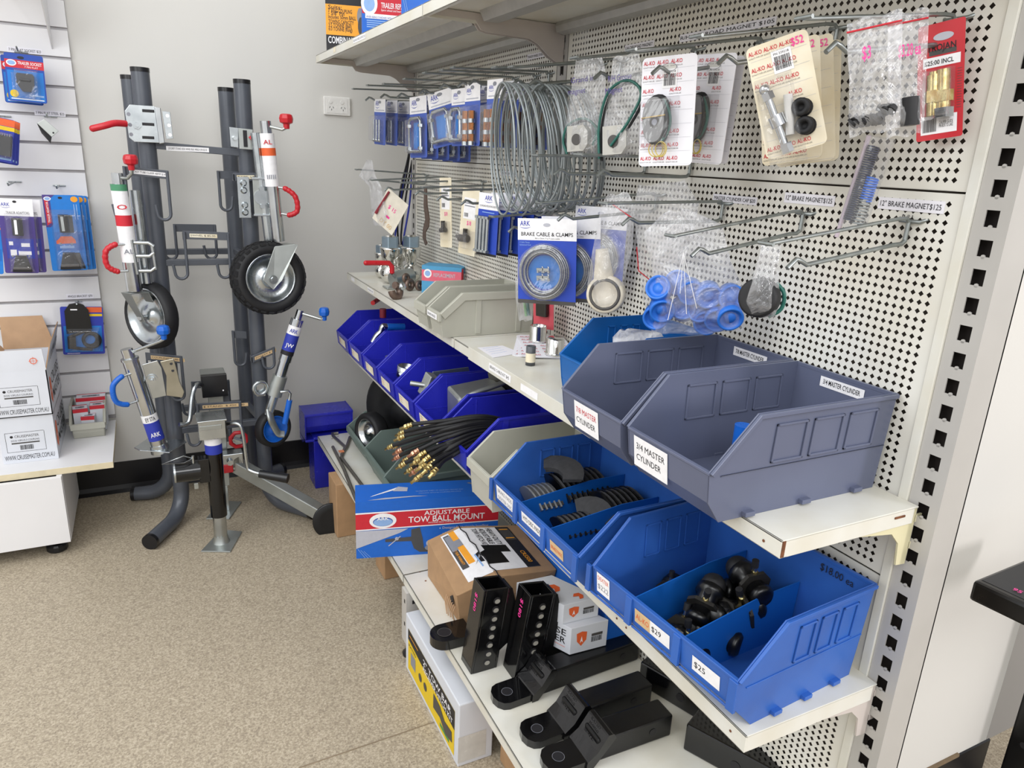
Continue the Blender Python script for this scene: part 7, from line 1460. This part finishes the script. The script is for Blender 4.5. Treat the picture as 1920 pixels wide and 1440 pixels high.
# ================================================================ brake hoses spilling from the royal blue bin
tips = [(750, 804), (742, 817), (739, 826), (723, 843), (733, 842), (737, 852), (736, 863), (743, 879), (764, 857), (776, 861), (769, 873), (759, 888), (768, 892), (770, 906), (804, 896), (790, 890), (778, 884), (796, 880), (785, 872), (752, 868)]
hose0 = random.Random(3)
names = ['topmost, furthest left of the fan', 'second from the top of the fan', 'third from the top of the fan', 'reaching furthest left of all', 'just right of the furthest-left one', 'with pinkish end above the pink one', 'with a pink end at the left', 'hanging low at the left of the fan', 'with a copper-tinted fitting at the middle', 'near the middle, right of the copper one', 'in the middle of the fan', 'left of the lowest cluster', 'in the lowest cluster, left part', 'lowest of the whole fan', 'furthest right of the fan', 'second from the right of the fan', 'between the lowest and the right ones', 'tucked above the right ones', 'tucked behind the middle of the fan', 'small one left of the middle']
for i, (px, py) in enumerate(tips):
    kk = min(1, max(0, ((px - 723) * .5 + (py - 804)) / 132)); tip = at(px, py, x=.535 + hose0.uniform(-.01, .02)); jt = hose0.uniform(-4, 4)
    root = V((.93, 1.64 - .10 * kk, .70 + hose0.uniform(-.02, .02))); ent = at(915, 776 + 46 * kk + jt, x=.74); mid = at(828 + 14 * kk, 781 + 78 * kk + jt, x=.625); d0 = (tip - mid).normalized(); d0 = (d0 + V((-.1, .1, -.25))).normalized()
    T = thing('brake_hose', 'black brake hose with brass end fitting, ' + names[i], 'hose', tip, 0, 'brake hoses spilling over the bin edge')
    P = spl([root, ent, mid, tip - d0 * .036], 12); m = MB(); m.tube(P, .0052, blackr, 9); m.build('hose', T, world=True)
    fm = brassm if i not in (5, 6, 8, 12) else mat('copper_tint_fitting', 'd9a58c', .28, 1, var=.1)
    a = tip - d0 * .036; m = MB(); m.lathe(a, d0, [(0, 0), (0, .0066), (.004, .007), (.005, .006), (.008, .006), (.009, .007), (.013, .007), (.014, .0055), (.024, .0055), (.025, .004), (.036, .004), (.036, 0)], fm, 12); m.cyl(a + d0 * .015, a + d0 * .021, .0074, fm, 6, sm=False); m.build('end_fitting', T, world=True)

# ================================================================ brake pads in the farther wide blue bin
padm = mat('friction_material', '3a3a3c', .75, var=.15, scale=90, bump=.1); padl = mat('pad_silver_backing', '9a9c9e', .4, .7)
def pad(loc, lab, grp, s=1.0, rot=(0, 0, 0), back=blackm, logo=False):
    T = thing('brake_pad', lab, 'brake pad', loc, 0, grp, rot=rot); P = []
    for i in range(9): a = math.radians(35 + 110 * i / 8); P.append((.075 * s * math.cos(a), .075 * s * math.sin(a) - .03 * s))
    for i in range(9): a = math.radians(145 - 110 * i / 8); P.append((.032 * s * math.cos(a) * 1.15, .032 * s * math.sin(a) - .03 * s))
    m = MB(); m.prism(P, (0, 0, 0), Y, Z, X, .004, back)
    if logo: m.text('AL-KO', (-.0003, .026 * s, .018 * s), FX, FY, .009, KW, width=.036, bold=.03, up=.0003); m.text('339700', (-.0003, .015 * s, .008 * s), FX, FY, .005, KLG, width=.018, up=.0003)
    m.build('backing_plate', T, .0008); m = MB(); m.prism([(a * .9, b * .95) for a, b in P], (.004, 0, 0), Y, Z, X, .007, padm); m.build('friction_lining', T, .001); return T
BZ = SH3 + .052; g = 'brake pads standing in the wide blue bin'
def ordn(i): return ('first', 'second', 'third', 'fourth', 'fifth', 'sixth', 'seventh', 'eighth', 'ninth', 'tenth', 'eleventh', 'twelfth')[i]
for i in range(5): pad((.715 + i * .012, 1.275, BZ), 'silver-backed brake pad, %s from the mouth in the far compartment' % ordn(i), g, .9, (0, -.25, 0), padl)
for i in range(9): pad((.785 + i * .0135, 1.285, BZ + .006), 'black brake pad, %s behind the silver-backed ones in the far compartment' % ordn(i), g, 1.1, (0, -.3, 0))
pad((.775, 1.27, BZ + .075), 'pale grey-faced brake pad lying flat on top of the far compartment', None, 1.15, (0, 1.25, .15), padm)
for i in range(6): pad((.715 + i * .0125, 1.145, BZ - .004), 'short brake pad, %s from the mouth in the middle compartment' % ordn(i), g, .72, (0, -.2, 0))
pad((.79, 1.15, BZ + .02), 'brake pad lying tilted between the two rows of the middle compartment', None, 1.0, (0, .9, .2), padm)
for i in range(6): pad((.835 + i * .014, 1.155, BZ + .012), 'black brake pad, %s in the rear row of the middle compartment' % ordn(i), g, 1.05, (.15, -.25, 0), blackm, i == 0)
pad((.76, 1.02, BZ - .01), 'brake pad lying low in the nearest compartment of the farther wide blue bin', None, 1.0, (0, 1.2, .3), padm)

# ================================================================ wheel cylinders in the nearest wide blue bin
def cyl_unit(loc, rot, lab, s=1.0):
    T = thing('wheel_cylinder', lab, 'wheel cylinder', loc, 0, 'black wheel cylinders in the wide blue bin', rot=rot); m = MB()
    m.lathe((-.028 * s, 0, 0), X, [(0, 0), (0, .012 * s), (.004 * s, .016 * s), (.010 * s, .017 * s), (.012 * s, .014 * s), (.044 * s, .014 * s), (.046 * s, .019 * s), (.056 * s, .019 * s), (.062 * s, .010 * s), (.062 * s, 0)], blackm, 20)
    m.sph((.034 * s, 0, 0), .017 * s, blackr, 16); m.build('cylinder_body', T)
    m = MB(); m.prism([(-.020 * s, -.016 * s), (.020 * s, -.016 * s), (.022 * s, .010 * s), (.012 * s, .022 * s), (-.012 * s, .022 * s), (-.022 * s, .010 * s)], (-.006 * s, 0, 0), Y, Z, X, .005 * s, mat('cast_dark_iron', '34322f', .5, .5)); m.build('mount_flange', T, .001)
    m = MB(); m.cyl((0, 0, .012 * s), (0, 0, .024 * s), .0045 * s, brassm, 6, sm=False); m.cyl((0, 0, .024 * s), (.002, 0, .034 * s), .003 * s, zinc, 10); m.build('bleed_nipple', T)
    m = MB(); m.cyl((.002, 0, .030 * s), (.003, 0, .040 * s), .0046 * s, blackr, 12); m.build('dust_cap', T); return T
wc_ = [((.755, .795, .0), (0, .2, .6), 'at the front left of the pile'), ((.80, .755, .005), (.3, -.1, 2.2), 'at the front right of the pile'), ((.84, .80, .0), (-.3, .1, 1.2), 'low behind the front pair'), ((.79, .79, .045), (.2, -.5, .5), 'with the pale nipple raised at the left'), ((.85, .76, .042), (-.2, .3, 2.8), 'in the middle of the pile'), ((.885, .80, .04), (.1, .2, -.5), 'with round boot at the back right'), ((.875, .77, .078), (-.1, -.15, 1.4), 'topmost with an upright nipple'), ((.82, .775, .03), (1.0, .3, .3), 'leaning between the others'), ((.735, .76, .0), (0, 0, 1.8), 'nearest the bin mouth')]
for l, r, n_ in wc_: cyl_unit((l[0] + .0, l[1], SH3 + .030 + l[2]), r, 'black wheel cylinder ' + n_, 1.3)
cyl_unit((.81, .90, SH3 + .028), (0, 0, .7), 'black wheel cylinder alone in the far compartment', 1.15)

# ================================================================ what shows in the other royal blue bins
B3 = SH3 + .006
def bit(name, lab, cat, loc): return thing(name, lab, cat, loc)
T = bit('coupling_casting', 'large bare steel coupling shell with a tan block in the second royal bin', 'coupling', (.80, 1.80, B3)); m = MB(); P = [(845, 735), (855, 713), (868, 708), (905, 722), (925, 742), (900, 752), (862, 758), (856, 748)]; Q = [at(a, b, x=.80) for a, b in P]
c = V((.79, 1.80, B3 + .04)); m.hexa([c + V((-.05, -.055, 0)), c + V((.10, -.055, 0)), c + V((.10, .055, 0)), c + V((-.05, .055, 0)), c + V((-.055, -.045, .10)), c + V((.09, -.05, .115)), c + V((.09, .05, .125)), c + V((-.055, .05, .11))], zincd); m.build('shell', T, .008, world=True)
m = MB(); m.b2(c + V((-.03, -.058, .03)), c + V((.08, -.045, .105)), mat('tan_cast_block', 'a48a6e', .6, .3, var=.15)); m.build('tan_block', T, .004, world=True)
m = MB(); m.tube(spl([c + V((-.05, -.05, .09)), c + V((-.02, -.06, .115)), c + V((.06, -.06, .135)), c + V((.12, -.03, .14))], 5), .008, zincd, 10); m.build('handle_bar', T, world=True)
for k, (dx, rz_) in enumerate(((.10, .5), (.15, .2))):
    T = bit('bent_plate', 'bent bare steel plate %s in the second royal bin' % ('leaning left' if k == 0 else 'leaning right'), 'metal part', (.83 + dx * .5, 1.80, B3 + .06)); m = MB(); q = V((.83 + dx * .6, 1.80, B3 + .150)); m.box(q, (.004, .09, .07), mat('bare_steel', '77736c', .35, .9), Euler((0, -.35, rz_)).to_matrix()); m.build('plate', T, .001, world=True)
T = bit('stamped_plate', 'flat galvanised plate with stamped marks in the third royal bin', 'metal part', (.86, 1.98, B3)); m = MB(); q = [at(a, b, y=2.0) for a, b in ((814, 720), (811, 697), (879, 688), (884, 714))]; plate(m, q[::-1], (.0, .004, 0), mat('galv_plate', '93a0a2', .35, .8, var=.05)); m.build('plate', T, .003, world=True)
m = MB(); o = q[1].lerp(q[0], .45); ux = (q[2] - q[1]).normalized(); m.text('BA 307', o.lerp(q[3], .3) + V((-.001, -.001, 0)), ux, Z, .010, KW, width=.05, up=.002); m.build('stamping', T, world=True)
T = bit('clamp_block', 'galvanised clamp block with a stub pin in front of the stamped plate', 'metal part', (.76, 2.0, B3)); m = MB(); c = at(803, 722, y=1.97); m.box(c, (.03, .04, .07), zincd, Euler((.2, .3, .2)).to_matrix()); m.cyl(c + V((-.01, 0, .0)), c + V((-.05, .02, .005)), .008, zincd, 12); m.build('block', T, .003, world=True)
T = bit('pipe_clamp', 'round galvanised pipe clamp in the fourth royal bin', 'clamp', (.74, 2.19, B3)); m = MB(); c = at(760, 694, y=2.19); m.lathe(c - Z * .02, (.1, -.1, 1), [(0, .026), (0, .030), (.035, .030), (.035, .026), (0, .026)], zinc, 28); m.build('collar', T, world=True); m = MB(); b_ = at(749, 704, y=2.17); m.cyl(b_, b_ + V((.02, .0, .01)), .009, zinc, 6, sm=False); m.build('bolt', T, world=True)
T = bit('steel_fitting', 'dark grey steel fitting in the fifth royal bin', 'metal part', (.74, 2.37, B3)); m = MB(); c = at(733, 668, y=2.37); m.cyl(c, c - Z * .05, .020, zincd, 20); m.build('body', T, world=True)
T = bit('lever_clamp', 'jockey clamp with a bright blue grip in the sixth royal bin', 'clamp', (.77, 2.57, B3)); m = MB(); m.cyl(at(726, 613, y=2.57), at(758, 613, y=2.57), .0135, bluepl, 16); m.build('hand_grip', T, .002, world=True); m = MB(); m.tube(spl([at(728, 613, y=2.57), at(718, 612, y=2.57), at(714, 622, y=2.57), at(706, 630, y=2.57), at(699, 642, y=2.57)], 5), .011, chrome_soft, 12); m.build('rod', T, world=True)
T = bit('red_lever', 'dark red upright lever in the seventh royal bin by the wall', 'lever', (.80, 2.78, B3)); m = MB(); m.cyl(at(718, 595, x=.80), at(718, 579, x=.80), .013, mat('dark_red_lever', '8c2a38', .4), 14); m.build('lever', T, .004, world=True)
T = bit('red_lever', 'bright red lever tip showing just under the second shelf edge', 'lever', (.72, 2.80, B3 + .2)); m = MB(); m.cyl(at(699, 568, x=.76), at(710, 561, x=.80), .009, redpl, 12); m.build('lever', T, .002, world=True)
